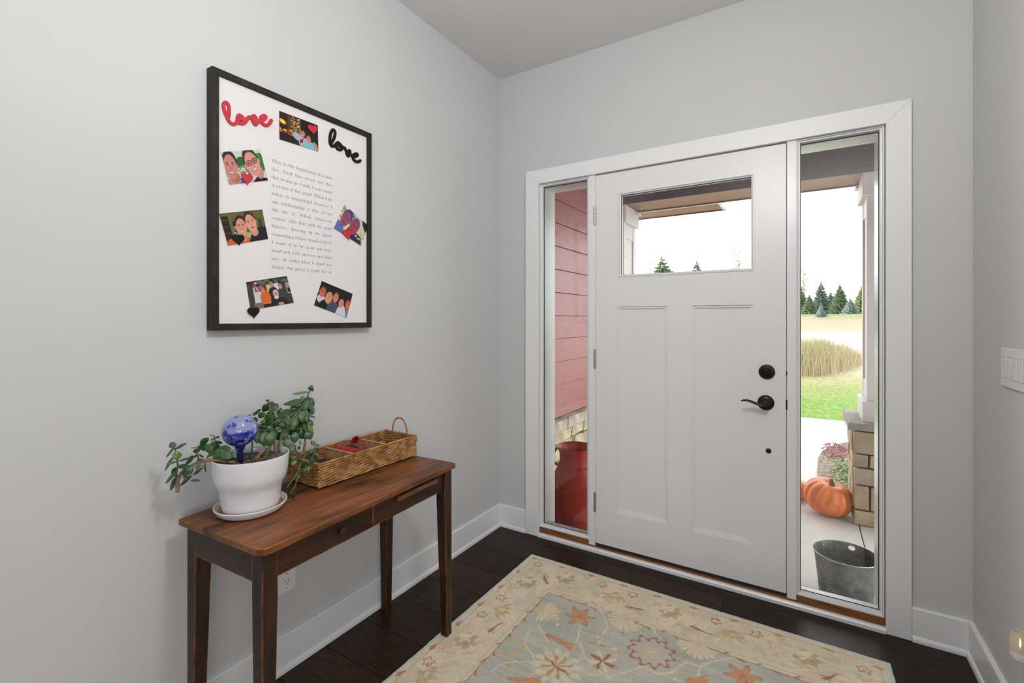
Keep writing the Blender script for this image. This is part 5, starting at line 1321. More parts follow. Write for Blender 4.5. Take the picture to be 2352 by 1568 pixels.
def leaf_mesh(name, mat, curl):
    mb = MB()
    nl, nw = 9, 10
    rows = []
    for i in range(nl + 1):
        t = i / nl
        hw = 0.5 * (math.sin(PI * min(1, t ** 0.82)) ** 0.75 if 0 < t < 1 else 0.0)
        hw = max(hw, 0.10 * (1 - t) ** 2 + 0.004)
        th = 0.5 * (0.35 + 0.65 * math.sin(PI * min(1, t * 0.95 + 0.03)))
        zc = -curl * t * t
        rows.append([(t, hw * math.cos(2 * PI * k / nw), zc + th * math.sin(2 * PI * k / nw) * (1 if hw > 0.02 else 0.3)) for k in range(nw)])
    mb.v = [p for r in rows for p in r]
    for i in range(nl):
        for k in range(nw):
            mb.f.append((i * nw + k, i * nw + (k + 1) % nw, (i + 1) * nw + (k + 1) % nw, (i + 1) * nw + k))
    mb.f.append(tuple(range(nw - 1, -1, -1)))
    mb.f.append(tuple(nl * nw + k for k in range(nw)))
    me, _ = mesh_of(name, mb, 'all', center=False)
    me.materials.append(MATS[mat])
    return me


LM = [leaf_mesh('jade_leaf', m, c) for m in ('jade_leaf_dark', 'jade_leaf_mid', 'jade_leaf_light') for c in (0.4, 1.1)]


def add_leaf(a, b, n, w, mi):
    a, b, n = Vector(a), Vector(b), Vector(n)
    X = b - a
    ln = X.length
    X.normalize()
    Y = n.cross(X)
    Y.normalize()
    Z = X.cross(Y)
    th = min(0.0052, 0.15 * w + 0.0012)
    M = Matrix(((X.x * ln, Y.x * w, Z.x * th, a.x), (X.y * ln, Y.y * w, Z.y * th, a.y), (X.z * ln, Y.z * w, Z.z * th, a.z), (0, 0, 0, 1)))
    loc = Matrix.Translation(-WL[plant.name]) @ M
    o = bpy.data.objects.new('leaf', LM[mi])
    COL.objects.link(o)
    o.parent = plant
    o.matrix_basis = loc
    return o


lr_ = random.Random(8)
for i, L_ in enumerate(LEAVES):
    q = lr_.random()
    mi = (0 if q < 0.34 else (1 if q < 0.86 else 2)) * 2 + (lr_.random() < 0.5)
    add_leaf(L_[0:3], L_[3:6], L_[6:9], L_[9] * 1.12, mi)
# the leaves at the back of the clump, which the front ones mostly hide
for _ in range(330):
    L_ = lr_.choice(LEAVES[38:])
    d = Vector((lr_.uniform(-0.050, -0.006), lr_.uniform(-0.03, 0.03), lr_.uniform(-0.02, 0.02)))
    a, b = Vector(L_[0:3]) + d, Vector(L_[3:6]) + d
    m_ = (a + b) / 2
    if m_.z < 0.90 or m_.z > 0.995 or m_.x < 0.05:
        continue
    add_leaf(a, b, L_[6:9], L_[9], lr_.choice((0, 1, 2, 3)))
wp = WITHERED
obj('withered_leaf', MB().tube(wp, [0.001, 0.0022, 0.0026, 0.0008], 6), 'withered_leaf', plant, smooth=True, label='brown withered leaf hanging over the pot rim')

gl_ = thing('watering_globe', (0.1849, -1.6845, SZ), 'blue speckled glass watering globe standing in the pot', 'globe')
gc = Vector((0.1945, -1.6955, 0.9535))
neck0, neck1 = Vector((0.1849, -1.6820, SZ - 0.012)), gc + Vector((-0.002, 0.006, -0.046))
mb = MB()
gprof = []
R_ = 0.0485
for i in range(2, 21):
    a = -PI / 2 + PI * i / 20
    gprof.append((max(0.0006, R_ * math.cos(a)), R_ * 0.97 * math.sin(a)))
gprof = [(0.0085, -0.067), (0.0095, -0.060), (0.0125, -0.0535)] + gprof[0:]
obj('bulb', MB().lathe(gprof, gc, 48), 'speckled_blue_glass', gl_, smooth='all')
pm('dark_blue_glass', (0.008, 0.012, 0.09), 0.1, 0.1, 20, coat=0.5)
obj('stem', MB().tube([gc + Vector((0, 0, -0.064)), (gc + Vector((0, 0, -0.085))).lerp(neck0, 0.25), neck0], [0.0088, 0.0072, 0.006], 14), 'dark_blue_glass', gl_, smooth=True)
pk = MB().tube([(0.178, -1.652, SZ - 0.010), (0.177, -1.649, SZ + 0.055)], [0.0028, 0.0024], 8)
obj('plant_stake', pk, 'green_plastic', smooth=True, label='thin teal plastic stake in the soil behind the watering globe', cat='plant stake')

# ================================================================== WICKER BASKET
bx0, bx1, by0, by1, bz0, bz1 = 0.040, 0.2165, -1.440, -0.9765, 0.7065, 0.789
wb = thing('wicker_basket', ((bx0 + bx1) / 2, (by0 + by1) / 2, bz0), 'long rectangular wicker basket with three compartments on the side table', 'basket')
r_ = random.Random(4)


def weave(face, length, z0, z1, rows, to3, out):
    mb = MB()
    hr = (z1 - z0) / rows
    for i in range(rows):
        zc = z0 + hr * (i + 0.5)
        n = max(3, int(length / 0.0125))
        ph = r_.uniform(0, 1)
        for k in range(-1, n + 1):
            s = (k + ph) * length / n
            if s < -0.002 or s > length + 0.002:
                continue
            wv = 0.0010 * math.sin(s * 90 + i * 2)
            c = to3(s, zc + wv)
            u = Vector(to3(s + 1, zc)) - Vector(to3(s, zc))
            sl = 0.30 if i % 2 == 0 else 0.24
            ax = (u * math.cos(sl) + Vector((0, 0, 1)) * math.sin(sl)) * r_.uniform(0.0098, 0.0122)
            az = (Vector((0, 0, 1)) * math.cos(sl) - u * math.sin(sl)) * hr * 0.50
            mb.ellipsoid(c, ax, az, Vector(out) * 0.0052, 6, 4)
    return mb


rows = 10
obj('woven_side', weave(0, by1 - by0, bz0, bz1 - 0.004, rows, lambda s, z: (bx1 + (z - bz0) * 0.03, by0 + s, z), (1, 0, 0)), 'wicker', wb, smooth='all', fixn=False, kind='stuff')
obj('woven_side', weave(0, by1 - by0, bz0, bz1 - 0.004, rows, lambda s, z: (bx0 - (z - bz0) * 0.03, by0 + s, z), (1, 0, 0)), 'wicker', wb, smooth='all', fixn=False, kind='stuff')
obj('woven_end', weave(0, bx1 - bx0, bz0, bz1 - 0.004, rows, lambda s, z: (bx0 + s, by0 - (z - bz0) * 0.03, z), (0, 1, 0)), 'wicker', wb, smooth='all', fixn=False, kind='stuff')
obj('woven_end', weave(0, bx1 - bx0, bz0, bz1 - 0.004, rows, lambda s, z: (bx0 + s, by1 + (z - bz0) * 0.03, z), (0, 1, 0)), 'wicker', wb, smooth='all', fixn=False, kind='stuff')
core = ring_mesh(0, 1, 0, 1, [(0, 0)])
mb = MB()
for ins, z in ((-0.0004, bz0 + 0.001), (-0.0028, bz1 - 0.003), (-0.0016, bz1 - 0.003), (0.0008, bz0 + 0.006)):
    mb.v += [(bx0 + ins, by0 + ins, z), (bx1 - ins, by0 + ins, z), (bx1 - ins, by1 - ins, z), (bx0 + ins, by1 - ins, z)]
for i in range(3):
    for k in range(4):
        mb.f.append((i * 4 + k, i * 4 + (k + 1) % 4, i * 4 + 4 + (k + 1) % 4, i * 4 + 4 + k))
mb.f += [(3, 2, 1, 0), (12, 13, 14, 15)]
obj('base', mb, 'basket_liner_dark', wb)  # base plus added side liner, dark to block light through the weave
# rim: a stick wound round with a flat strand
mb = MB()
rim = [Vector((bx0 - 0.0025, by0 - 0.0025, bz1)), Vector((bx1 + 0.0025, by0 - 0.0025, bz1)), Vector((bx1 + 0.0025, by1 + 0.0025, bz1)), Vector((bx0 - 0.0025, by1 + 0.0025, bz1))]
for k in range(4):
    a, b = rim[k], rim[(k + 1) % 4]
    n = int((b - a).length / 0.006)
    u = (b - a).normalized()
    sdv = u.cross(Vector((0, 0, 1)))
    for q in range(n):
        c = a.lerp(b, (q + 0.5) / n)
        mb.ellipsoid(c, u * 0.0052 + sdv * 0.002, sdv * 0.0052, Vector((0, 0, 0.0046)), 6, 4)
obj('rim', mb, 'wicker', wb, smooth='all', fixn=False, kind='stuff')
for yd in (-1.288, -1.130):
    mb = MB()
    n = 46
    for q in range(n):
        x = bx0 + 0.004 + (bx1 - bx0 - 0.008) * (q + 0.5) / n
        for sgn in (-1, 1):
            mb.ellipsoid((x, yd + sgn * 0.0042, (bz0 + bz1) / 2 - 0.001 + r_.uniform(-0.001, 0.001)), (0.0006 * sgn, 0, 0.0415), (0.0021, 0, 0), (0, 0.0020, 0), 5, 4)
        mb.ellipsoid((x, yd, bz1 - 0.004), (0, 0.0066, 0), (0.0022, 0, 0), (0, 0, 0.004), 5, 4)
    obj('divider', mb, 'wicker_pale', wb, smooth='all', fixn=False, kind='stuff')
for yh, fold in ((by1 + 0.001, False), (by0 - 0.001, True)):
    pts = []
    for q in range(15):
        a = PI * q / 14
        x = 0.1235 - 0.044 * math.cos(a)
        if fold:
            pts.append((x, yh + 0.046 * math.sin(a) ** 0.8, bz1 + 0.004 + 0.008 * math.sin(a)))
        else:
            pts.append((x, yh, bz1 - 0.006 + 0.072 * math.sin(a) ** 0.82))
    h_ = obj('handle', MB().tube(pts, 0.0032, 8), 'wicker', wb, smooth='all')
    mb = MB()
    for q in range(60):
        i = q / 60 * 14
        k = min(int(i), 13)
        c = Vector(pts[k]).lerp(Vector(pts[k + 1]), i - k)
        tdir = (Vector(pts[k + 1]) - Vector(pts[k])).normalized()
        s_ = Vector((0, 1, 0)) if not fold else Vector((0, 0, 1))
        nrm = tdir.cross(s_)
        mb.ellipsoid(c, tdir * 0.0015 + nrm * 0.0008, nrm * 0.0042, s_ * 0.0042, 6, 4)
    obj('wrapping', mb, 'wicker', h_, smooth='all', fixn=False, kind='stuff')

# things in the basket


def strap(pts, h, th, tilt=(0, 0, 1)):
    """A flat band standing on edge along pts."""
    pts = [Vector(p) for p in pts]
    mb = MB()
    for i, p in enumerate(pts):
        t = (pts[min(i + 1, len(pts) - 1)] - pts[max(i - 1, 0)]).normalized()
        up = Vector(tilt).normalized()
        nrm = t.cross(up).normalized()
        up2 = nrm.cross(t).normalized()
        mb.v += [tuple(p - up2 * h / 2 - nrm * th / 2), tuple(p - up2 * h / 2 + nrm * th / 2), tuple(p + up2 * h / 2 + nrm * th / 2), tuple(p + up2 * h / 2 - nrm * th / 2)]
    n = len(pts)
    for i in range(n - 1):
        for k in range(4):
            mb.f.append((i * 4 + k, i * 4 + (k + 1) % 4, i * 4 + 4 + (k + 1) % 4, i * 4 + 4 + k))
    mb.f += [(3, 2, 1, 0), tuple((n - 1) * 4 + k for k in range(4))]
    return mb


red = thing('red_strap', (0.125, -1.21, 0.72), 'folded red fabric strap lying in the middle compartment of the basket', 'strap')
obj('band', strap([(0.085, -1.262, 0.758), (0.083, -1.270, 0.776), (0.088, -1.276, 0.785), (0.100, -1.270, 0.785), (0.118, -1.253, 0.779), (0.140, -1.228, 0.770), (0.165, -1.200, 0.758)], 0.026, 0.0035, (-0.35, 0.1, 1)), 'red_webbing', red, smooth=60)
obj('band', strap([(0.070, -1.180, 0.782), (0.076, -1.174, 0.800), (0.088, -1.168, 0.806), (0.108, -1.168, 0.792), (0.130, -1.170, 0.774), (0.155, -1.174, 0.756)], 0.030, 0.0035, (0.25, -1.0, 0.75)), 'red_webbing', red, smooth=60)
dk = MB()
nu, nv = 14, 9
for j in range(nv + 1):
    for k in range(nu):
        a, t = 2 * PI * k / nu, PI * j / nv
        q = 1 + 0.16 * math.sin(3 * a + j) * math.sin(t) + r_.uniform(-0.05, 0.05)
        dk.v.append((0.125 + 0.062 * q * math.sin(t) * math.cos(a), -1.362 + 0.052 * q * math.sin(t) * math.sin(a), 0.740 + 0.030 * q * math.cos(t)))
for j in range(nv):
    for k in range(nu):
        dk.f.append((j * nu + k, (j + 1) * nu + k, (j + 1) * nu + (k + 1) % nu, j * nu + (k + 1) % nu))
obj('cloth_bundle', dk, 'black_cloth', smooth='all', label='small black bundle in the near compartment of the wicker basket', cat='bundle')

# ================================================================== WALL FITTINGS
ol = thing('wall_outlet', (0.0, -1.4265, 0.3385), 'white duplex outlet plate low on the left wall under the table', 'outlet')
obj('cover_plate', B(0.0, 0.0055, -1.4625, -1.3905, 0.281, 0.396), 'white_plastic', ol, bevel=0.002)
obj('receptacle', B(0.0055, 0.0068, -1.4435, -1.4095, 0.305, 0.372), 'white_plastic', ol, bevel=0.0005)
for zc in (0.3205, 0.3565):
    for yy, hh in ((-1.4330, 0.0042), (-1.4200, 0.0034)):
        obj('slot', B(0.0062, 0.0071, yy - 0.0010, yy + 0.0010, zc + 0.002 - hh, zc + 0.002 + hh), 'slot_dark', ol)
    obj('ground_hole', MB().lathe([(0.0024, 0.0062), (0.0024, 0.0071)], (0.0, -1.4265, zc - 0.009), 10, 'x'), 'slot_dark', ol)
for zc in (0.2945, 0.3825):
    obj('screw', MB().lathe([(0.0028, 0.0054), (0.0024, 0.0066)], (0.0, -1.4265, zc), 12, 'x'), 'satin_nickel', ol, smooth=True)

pm('rocker_shade', (0.42, 0.41, 0.40), 0.5)


def ring_x(x, y0, y1, z0, z1):
    mb = MB()
    for ins, xx in ((0, x), (0.0024, x), (0.0024, x + 0.0007), (0, x + 0.0007)):
        mb.v += [(xx, y0 + ins, z0 + ins), (xx, y1 - ins, z0 + ins), (xx, y1 - ins, z1 - ins), (xx, y0 + ins, z1 - ins)]
    for i in range(4):
        j = (i + 1) % 4
        for k in range(4):
            mb.f.append((i * 4 + k, i * 4 + (k + 1) % 4, j * 4 + (k + 1) % 4, j * 4 + k))
    return mb


swt = thing('light_switch', (2.1688, -0.4285, 1.1325), 'white four-gang rocker switch plate on the right wall', 'light switch')
obj('cover_plate', B(2.1632, 2.1688, -0.5345, -0.3225, 1.0705, 1.1945), 'white_plastic', swt, bevel=0.003)
for k in range(4):
    yc = -0.3595 - 0.046 * k
    obj('rocker_gap_shade', ring_x(2.1627, yc - 0.0185, yc + 0.0185, 1.0970, 1.1680), 'rocker_shade', swt)  # grey ring painted as shade in the gap round the rocker
    obj('rocker', MB().prism([(2.1640, 1.0995), (2.1640, 1.1655), (2.1590, 1.1655), (2.1612, 1.1325), (2.1618, 1.0995)], lambda u, v, d: (u, d, v), yc - 0.0160, yc + 0.0160), 'white_plastic', swt)

nl = thing('night_light', (2.1688, -0.600, 0.34), 'small lit flame night light plugged in low on the right wall', 'night light')
ncx, ncy, NK, NH, NZ = 2.138, -0.578, 0.58, 0.80, 0.322


def nlp(prof, z):
    return [(r * NK, (h + z) * NH) for r, h in prof]


obj('base', MB().lathe(nlp([(0.018, 0.0), (0.027, 0.003), (0.034, 0.012), (0.0365, 0.026), (0.037, 0.034), (0.030, 0.0345)], 0), (ncx, ncy, NZ), 40), 'white_plastic', nl, smooth=True)
obj('plug', B(ncx + 0.012, 2.1688, ncy - 0.012, ncy + 0.012, NZ + 0.006, NZ + 0.026), 'white_plastic', nl, bevel=0.003)


def frosted():
    m = bpy.data.materials.new('frosted_shade')
    m.use_nodes = True
    nt = m.node_tree
    N, L = nt.nodes, nt.links
    p = N['Principled BSDF']
    p.inputs['Base Color'].default_value = (0.75, 0.70, 0.64, 1)
    p.inputs['Roughness'].default_value = 0.25
    tr = N.new('ShaderNodeBsdfTransparent')
    tr.inputs['Color'].default_value = (0.95, 0.90, 0.84, 1)
    mx = N.new('ShaderNodeMixShader')
    mx.inputs['Fac'].default_value = 0.62
    L.new(p.outputs['BSDF'], mx.inputs[1])
    L.new(tr.outputs['BSDF'], mx.inputs[2])
    L.new(mx.outputs['Shader'], N['Material Output'].inputs['Surface'])
    MATS['frosted_shade'] = m
    e = bpy.data.materials.new('lit_flame')
    e.use_nodes = True
    q = e.node_tree.nodes['Principled BSDF']
    q.inputs['Base Color'].default_value = (1, 0.7, 0.4, 1)
    q.inputs['Emission Color'].default_value = (1.0, 0.62, 0.28, 1)
    q.inputs['Emission Strength'].default_value = 5.0
    MATS['lit_flame'] = e


frosted()
obj('shade', MB().lathe(nlp([(0.0365, 0.0), (0.0385, 0.012), (0.0385, 0.030), (0.0355, 0.048), (0.0300, 0.064), (0.0285, 0.070), (0.0275, 0.070), (0.029, 0.063), (0.0345, 0.047), (0.0375, 0.030), (0.0375, 0.012), (0.0355, 0.0)], 0.0345), (ncx, ncy, NZ), 48, cap0=False, cap1=False), 'frosted_shade', nl, smooth='all')
obj('flame', MB().lathe([(0.0004, 0.0), (0.0020, 0.004), (0.0026, 0.008), (0.0021, 0.015), (0.0011, 0.022), (0.0002, 0.027)], (ncx, ncy, NZ + 0.040), 16), 'lit_flame', nl, smooth='all', label='glowing amber flame-shaped bulb')
obj('candle', MB().lathe([(0.006, 0.0), (0.006, 0.009), (0.002, 0.011)], (ncx, ncy, NZ + 0.0278), 24), 'white_plastic', nl, smooth=True)

# ================================================================== FRAMED BOARD
fy0, fy1, fz0, fz1 = -1.6975, -1.0525, 1.2490, 2.0870
art = thing('framed_board', (0.0, (fy0 + fy1) / 2, fz0), 'black framed white board of photos and printed verse on the left wall', 'picture frame')
fw_ = 0.0215
cor_o = [(fy0, fz0), (fy1, fz0), (fy1, fz1), (fy0, fz1)]
cor_i = [(fy0 + fw_, fz0 + fw_), (fy1 - fw_, fz0 + fw_), (fy1 - fw_, fz1 - fw_), (fy0 + fw_, fz1 - fw_)]
for k in range(4):
    j = (k + 1) % 4
    obj('frame_rail', MB().prism([cor_o[k], cor_o[j], cor_i[j], cor_i[k]], lambda u, v, d: (d, u, v), 0.001, 0.0350), 'black_frame_wood', art, bevel=0.0012)
obj('backing_board', B(0.004, 0.0260, fy0 + fw_ - 0.002, fy1 - fw_ + 0.002, fz0 + fw_ - 0.002, fz1 - fw_ + 0.002), 'art_board', art)
AX = 0.0260

LINES = ["This is the beginning of a new", "day. God has given me this", "day to use as I will. I can waste", "it or use it for good. What I do", "today is important because I", "am exchanging a day of my", "life for it. When tomorrow", "comes, this day will be gone",
         "forever, leaving in its place", "something I have traded for it.", "I want it to be gain not loss,", "good not evil, success not fail-", "ure, in order that I shall not", "forget the price I paid for it."]
FS = 0.0262
SQX = 1.10
cu = bpy.data.curves.new('printed_verse', 'CURVE')
cu.dimensions = '2D'
cu.fill_mode = 'BOTH'
ty0, ty1 = -1.4984, -1.2458


def inset(loop, d):
    n = len(loop)
    ar = sum(loop[i][0] * loop[(i + 1) % n][1] - loop[(i + 1) % n][0] * loop[i][1] for i in range(n))
    out = []
    for i in range(n):
        a, b, c = loop[i - 1], loop[i], loop[(i + 1) % n]
        e1, e2 = Vector((b[0] - a[0], b[1] - a[1])), Vector((c[0] - b[0], c[1] - b[1]))
        if e1.length < 1e-6 or e2.length < 1e-6:
            out.append(b)
            continue
        n1, n2 = Vector((-e1.y, e1.x)).normalized(), Vector((-e2.y, e2.x)).normalized()
        m = n1 + n2
        if m.length < 1e-3:
            out.append(b)
            continue
        m.normalize()
        out.append((b[0] + m.x * d, b[1] + m.y * d))
    return out


def signed(loop):
    n = len(loop)
    return sum(loop[i][0] * loop[(i + 1) % n][1] - loop[(i + 1) % n][0] * loop[i][1] for i in range(n))


for li, line in enumerate(LINES):
    zb = 1.8405 - li * (1.8405 - 1.4655) / 13
    words_ = line.split(' ')
    ww = [sum(GLYPHS[c][0] for c in w) * FS * SQX / 1000 for w in words_]
    gap = ((ty1 - ty0) - sum(ww)) / max(1, len(words_) - 1)
    y = ty0
    for w, wd in zip(words_, ww):
        for c in w:
            adv, loops = GLYPHS[c]
            # outer outlines shrink and counters grow a little, for a book weight
            big = max(loops, key=lambda l: abs(signed(l)))
            sg = 1 if signed(big) > 0 else -1
            for lp in loops:
                outer = signed(lp) * sg > 0
                lp2 = inset(lp, (9 if outer else 9) * (1 if signed(lp) > 0 else -1) * (1 if outer else -1))
                sp = cu.splines.new('POLY')
                sp.points.add(len(lp2) - 1)
                for p_, (gx, gy) in zip(sp.points, lp2):
                    p_.co = (y + gx * FS * SQX / 1000, zb + gy * FS / 1000, 0, 1)
                sp.use_cyclic_u = True
            y += adv * FS * SQX / 1000
        y += gap
tmp = bpy.data.objects.new('tmp', cu)
COL.objects.link(tmp)
dg = bpy.context.evaluated_depsgraph_get()
me_t = tmp.evaluated_get(dg).to_mesh()
mb = MB()
mb.v = [(AX + 0.0004, v.co.x, v.co.y) for v in me_t.vertices]
mb.f = [tuple(p.vertices) for p in me_t.polygons]
bpy.data.objects.remove(tmp)
obj('printed_verse', mb, 'art_ink', art, fixn=False, kind='stuff')


def flat_strokes(pts, rad, depth):
    """A flat cut-out letter stroke: one ribbon with rounded ends, thickness depth."""
    Q = []
    P3 = [Vector(p) for p in pts]
    for i in range(len(P3) - 1):
        a, b, c, d = [P3[max(0, min(len(P3) - 1, i + k))] for k in (-1, 0, 1, 2)]
        for q in range(3):
            u = q / 3
            Q.append(0.5 * ((2 * b) + (c - a) * u + (2 * a - 5 * b + 4 * c - d) * u * u + (3 * b - a - 3 * c + d) * u ** 3))
    Q.append(P3[-1])
    d0, d1 = (Q[0] - Q[1]).normalized(), (Q[-1] - Q[-2]).normalized()
    line = [(Q[0] + d0 * rad * k, rad * math.sqrt(max(0.02, 1 - k * k))) for k in (0.97, 0.7, 0.35)] + [(q, rad) for q in Q] + [(Q[-1] + d1 * rad * k, rad * math.sqrt(max(0.02, 1 - k * k))) for k in (0.35, 0.7, 0.97)]
    mb = MB()
    x0, x1 = AX + 0.0006, AX + 0.0006 + depth
    n = len(line)
    for i, (p, w) in enumerate(line):
        t = (line[min(i + 1, n - 1)][0] - line[max(i - 1, 0)][0]).normalized()
        s_ = Vector((-t.y, t.x))
        x1 = AX + 0.0006 + depth + i * 1.6e-5
        for (m_, x) in ((w, x0), (w, x1 - 0.0006), (w - 0.0006, x1), (-(w - 0.0006), x1), (-w, x1 - 0.0006), (-w, x0)):
            q = p + s_ * m_
            mb.v.append((x, q.x, q.y))
    for i in range(n - 1):
        for k in range(6):
            mb.f.append((i * 6 + k, i * 6 + (k + 1) % 6, i * 6 + 6 + (k + 1) % 6, i * 6 + 6 + k))
    mb.f += [tuple(range(5, -1, -1)), tuple((n - 1) * 6 + k for k in range(6))]
    return mb


obj('love_sign', flat_strokes(LOVE_RED, 0.0054, 0.0040), 'red_wood_paint', smooth=30, label='red wooden cursive word love at the top left of the board', cat='wooden word')
obj('love_sign', flat_strokes(LOVE_BLACK, 0.0058, 0.0040), 'black_wood_paint', smooth=30, label='black wooden cursive word love at the top right of the board', cat='wooden word')


def heart(pts, mat, label, x):
    notch, tip, le, ri = [Vector(p) for p in pts]
    up = (notch - tip).normalized()
    H = (notch - tip).length
    sd = Vector((up.y, -up.x))
    W_ = abs((ri - le).dot(sd)) or 0.03
    poly = []
    for k in range(48):
        a = 2 * PI * k / 48
        hx = 16 * math.sin(a) ** 3 / 16
        hy = 13 * math.cos(a) - 5 * math.cos(2 * a) - 2 * math.cos(3 * a) - math.cos(4 * a)
        f_ = (hy + 17) / 22.0
        p = tip + up * (H * f_) + sd * (hx * W_ / 2)
        poly.append((p.x, p.y))
    return obj('heart', MB().prism(poly, lambda u, v, d: (d, u, v), x, x + 0.003), mat, bevel=0.0006, label=label, cat='heart')


HL = ['small red wooden heart on the top photo with the lit tree', 'small red wooden heart on the photo of the man with glasses', 'black wooden heart on the photo of the man in an orange shirt', 'small red wooden heart on the tilted photo at the right edge of the board', 'black wooden heart at the lower corner of the group photo']
for (pts, c), lb in zip(HEARTS, HL):
    heart(pts, 'red_wood_paint' if c == 'red' else 'black_wood_paint', lb, AX + 0.0034)

# ================================================================== PRINTS ON THE BOARD
def srgb_arr(c):
    c = np.asarray(c, dtype=float) / 255.0
    return np.where(c <= 0.04045, c / 12.92, ((c + 0.055) / 1.055) ** 2.4)


class Canvas:
    def __init__(self, nu, nv, bg):
        self.u, self.v = np.meshgrid((np.arange(nu)) / (nu - 1), (np.arange(nv)) / (nv - 1))
        self.c = np.empty((nv, nu, 3))
        self.c[:] = srgb_arr(bg)
        self.px = 1.0 / nu

    def put(self, m, col):
        m = np.clip(m, 0, 1)[..., None]
        self.c = self.c * (1 - m) + m * srgb_arr(col)

    def ell(self, cu, cv, ru, rv, col, ang=0.0):
        ca, sa = math.cos(ang), math.sin(ang)
        du, dv = (self.u - cu) * 1.5, (self.v - cv)
        a, b = (du * ca + dv * sa) / (ru * 1.5), (-du * sa + dv * ca) / rv
        r = np.sqrt(a * a + b * b) + 1e-9
        self.put((1 - r) * min(ru, rv) / self.px * 0.8 + 0.5, col)

    def rect(self, u0, u1, v0, v1, col):
        m = ((self.u >= u0) & (self.u <= u1) & (self.v >= v0) & (self.v <= v1)).astype(float)
        self.put(m, col)

    def tri(self, pts, col):
        m = np.ones_like(self.u, dtype=bool)
        n = len(pts)
        ar = sum(pts[i][0] * pts[(i + 1) % n][1] - pts[(i + 1) % n][0] * pts[i][1] for i in range(n))
        for i in range(n):
            a, b = pts[i], pts[(i + 1) % n]
            m &= ((b[0] - a[0]) * (self.v - a[1]) - (b[1] - a[1]) * (self.u - a[0])) * (1 if ar > 0 else -1) >= 0
        self.put(m.astype(float), col)

    def specks(self, u0, u1, v0, v1, n, cols, r, seed):
        g = random.Random(seed)
        for _ in range(n):
            self.ell(g.uniform(u0, u1), g.uniform(v0, v1), r * g.uniform(0.5, 1.3) / 1.5, r * g.uniform(0.5, 1.3), g.choice(cols))

    def face(self, cu, cv, ru, rv, skin, hair, ang=0.0, glasses=False, smile=True, shade=0.72):
        ca, sa = math.cos(ang), math.sin(ang)

        def at(a, b):
            x, y = a * ru * 1.5, b * rv
            return cu + (x * ca - y * sa) / 1.5, cv + x * sa + y * ca
        p = at(0, -0.28)
        self.ell(p[0], p[1], ru * 1.10, rv * 0.98, hair, ang)
        p = at(0, 0.06)
        self.ell(p[0], p[1], ru * 0.96, rv * 0.98, skin, ang)
        dk = [int(v * shade) for v in skin]
        for s in (-1, 1):
            p = at(1.0 * s, 0.0)
            self.ell(p[0], p[1], ru * 0.13, rv * 0.17, skin, ang)
            p = at(0.40 * s, -0.30)
            self.ell(p[0], p[1], ru * 0.24, rv * 0.045, [int(v * 0.5) for v in skin], ang)
            p = at(0.40 * s, -0.14)
            self.ell(p[0], p[1], ru * 0.15, rv * 0.045, (60, 42, 38), ang)
            p = at(0.55 * s, 0.22)
            self.ell(p[0], p[1], ru * 0.25, rv * 0.16, [min(255, int(v * 1.03)) for v in skin], ang)
        p = at(0.05, 0.14)
        self.ell(p[0], p[1], ru * 0.13, rv * 0.11, [int(v * 0.86) for v in skin], ang)
        p = at(0, 0.50)
        self.ell(p[0], p[1], ru * 0.40, rv * 0.085, [int(v * 0.68) for v in skin], ang)
        if smile:
            p = at(0, 0.48)
            self.ell(p[0], p[1], ru * 0.32, rv * 0.05, (232, 222, 216), ang)
        if glasses:
            for s in (-1, 1):
                p = at(0.44 * s, -0.12)
                self.ell(p[0], p[1], ru * 0.42, rv * 0.22, (25, 22, 24), ang)
                self.ell(p[0], p[1], ru * 0.33, rv * 0.16, [int(v * 0.88) for v in skin], ang)
                self.ell(p[0], p[1], ru * 0.14, rv * 0.05, (45, 32, 30), ang)


def ph1():
    c = Canvas(110, 74, (22, 18, 20))
    c.rect(0.0, 0.2, 0.0, 0.5, (40, 26, 20))
    c.rect(0.20, 0.29, 0.0, 0.95, (88, 52, 26))
    c.ell(0.40, 0.42, 0.12, 0.44, (52, 36, 24))
    c.specks(0.29, 0.52, 0.04, 0.85, 150, [(190, 150, 90), (230, 200, 150), (120, 80, 40), (160, 110, 60)], 0.022, 3)
    c.ell(0.08, 0.33, 0.085, 0.075, (235, 170, 30), 0.35)
    c.ell(0.08, 0.34, 0.05, 0.03, (255, 225, 120), 0.35)
    c.specks(0.0, 0.30, 0.55, 0.80, 26, [(210, 110, 30), (180, 70, 20), (240, 170, 60)], 0.035, 8)
    c.ell(0.12, 0.88, 0.20, 0.18, (20, 20, 18))
    c.tri([(0.30, 0.72), (0.55, 0.86), (0.62, 1.0), (0.16, 1.0)], (26, 26, 34))
    c.ell(0.46, 0.70, 0.14, 0.13, (168, 168, 190), 0.3)
    c.ell(0.62, 0.86, 0.14, 0.20, (165, 168, 192))
    c.ell(0.80, 0.98, 0.20, 0.24, (110, 190, 200))
    c.tri([(0.52, 0.76), (0.60, 0.70), (0.58, 0.86), (0.50, 0.90)], (130, 20, 50))
    c.face(0.585, 0.53, 0.055, 0.115, (205, 130, 105), (70, 45, 38), 0.15)
    c.face(0.735, 0.66, 0.062, 0.125, (200, 125, 100), (75, 45, 35), 0.05)
    c.ell(0.93, 0.84, 0.045, 0.16, (200, 125, 100), -0.5)
    return c


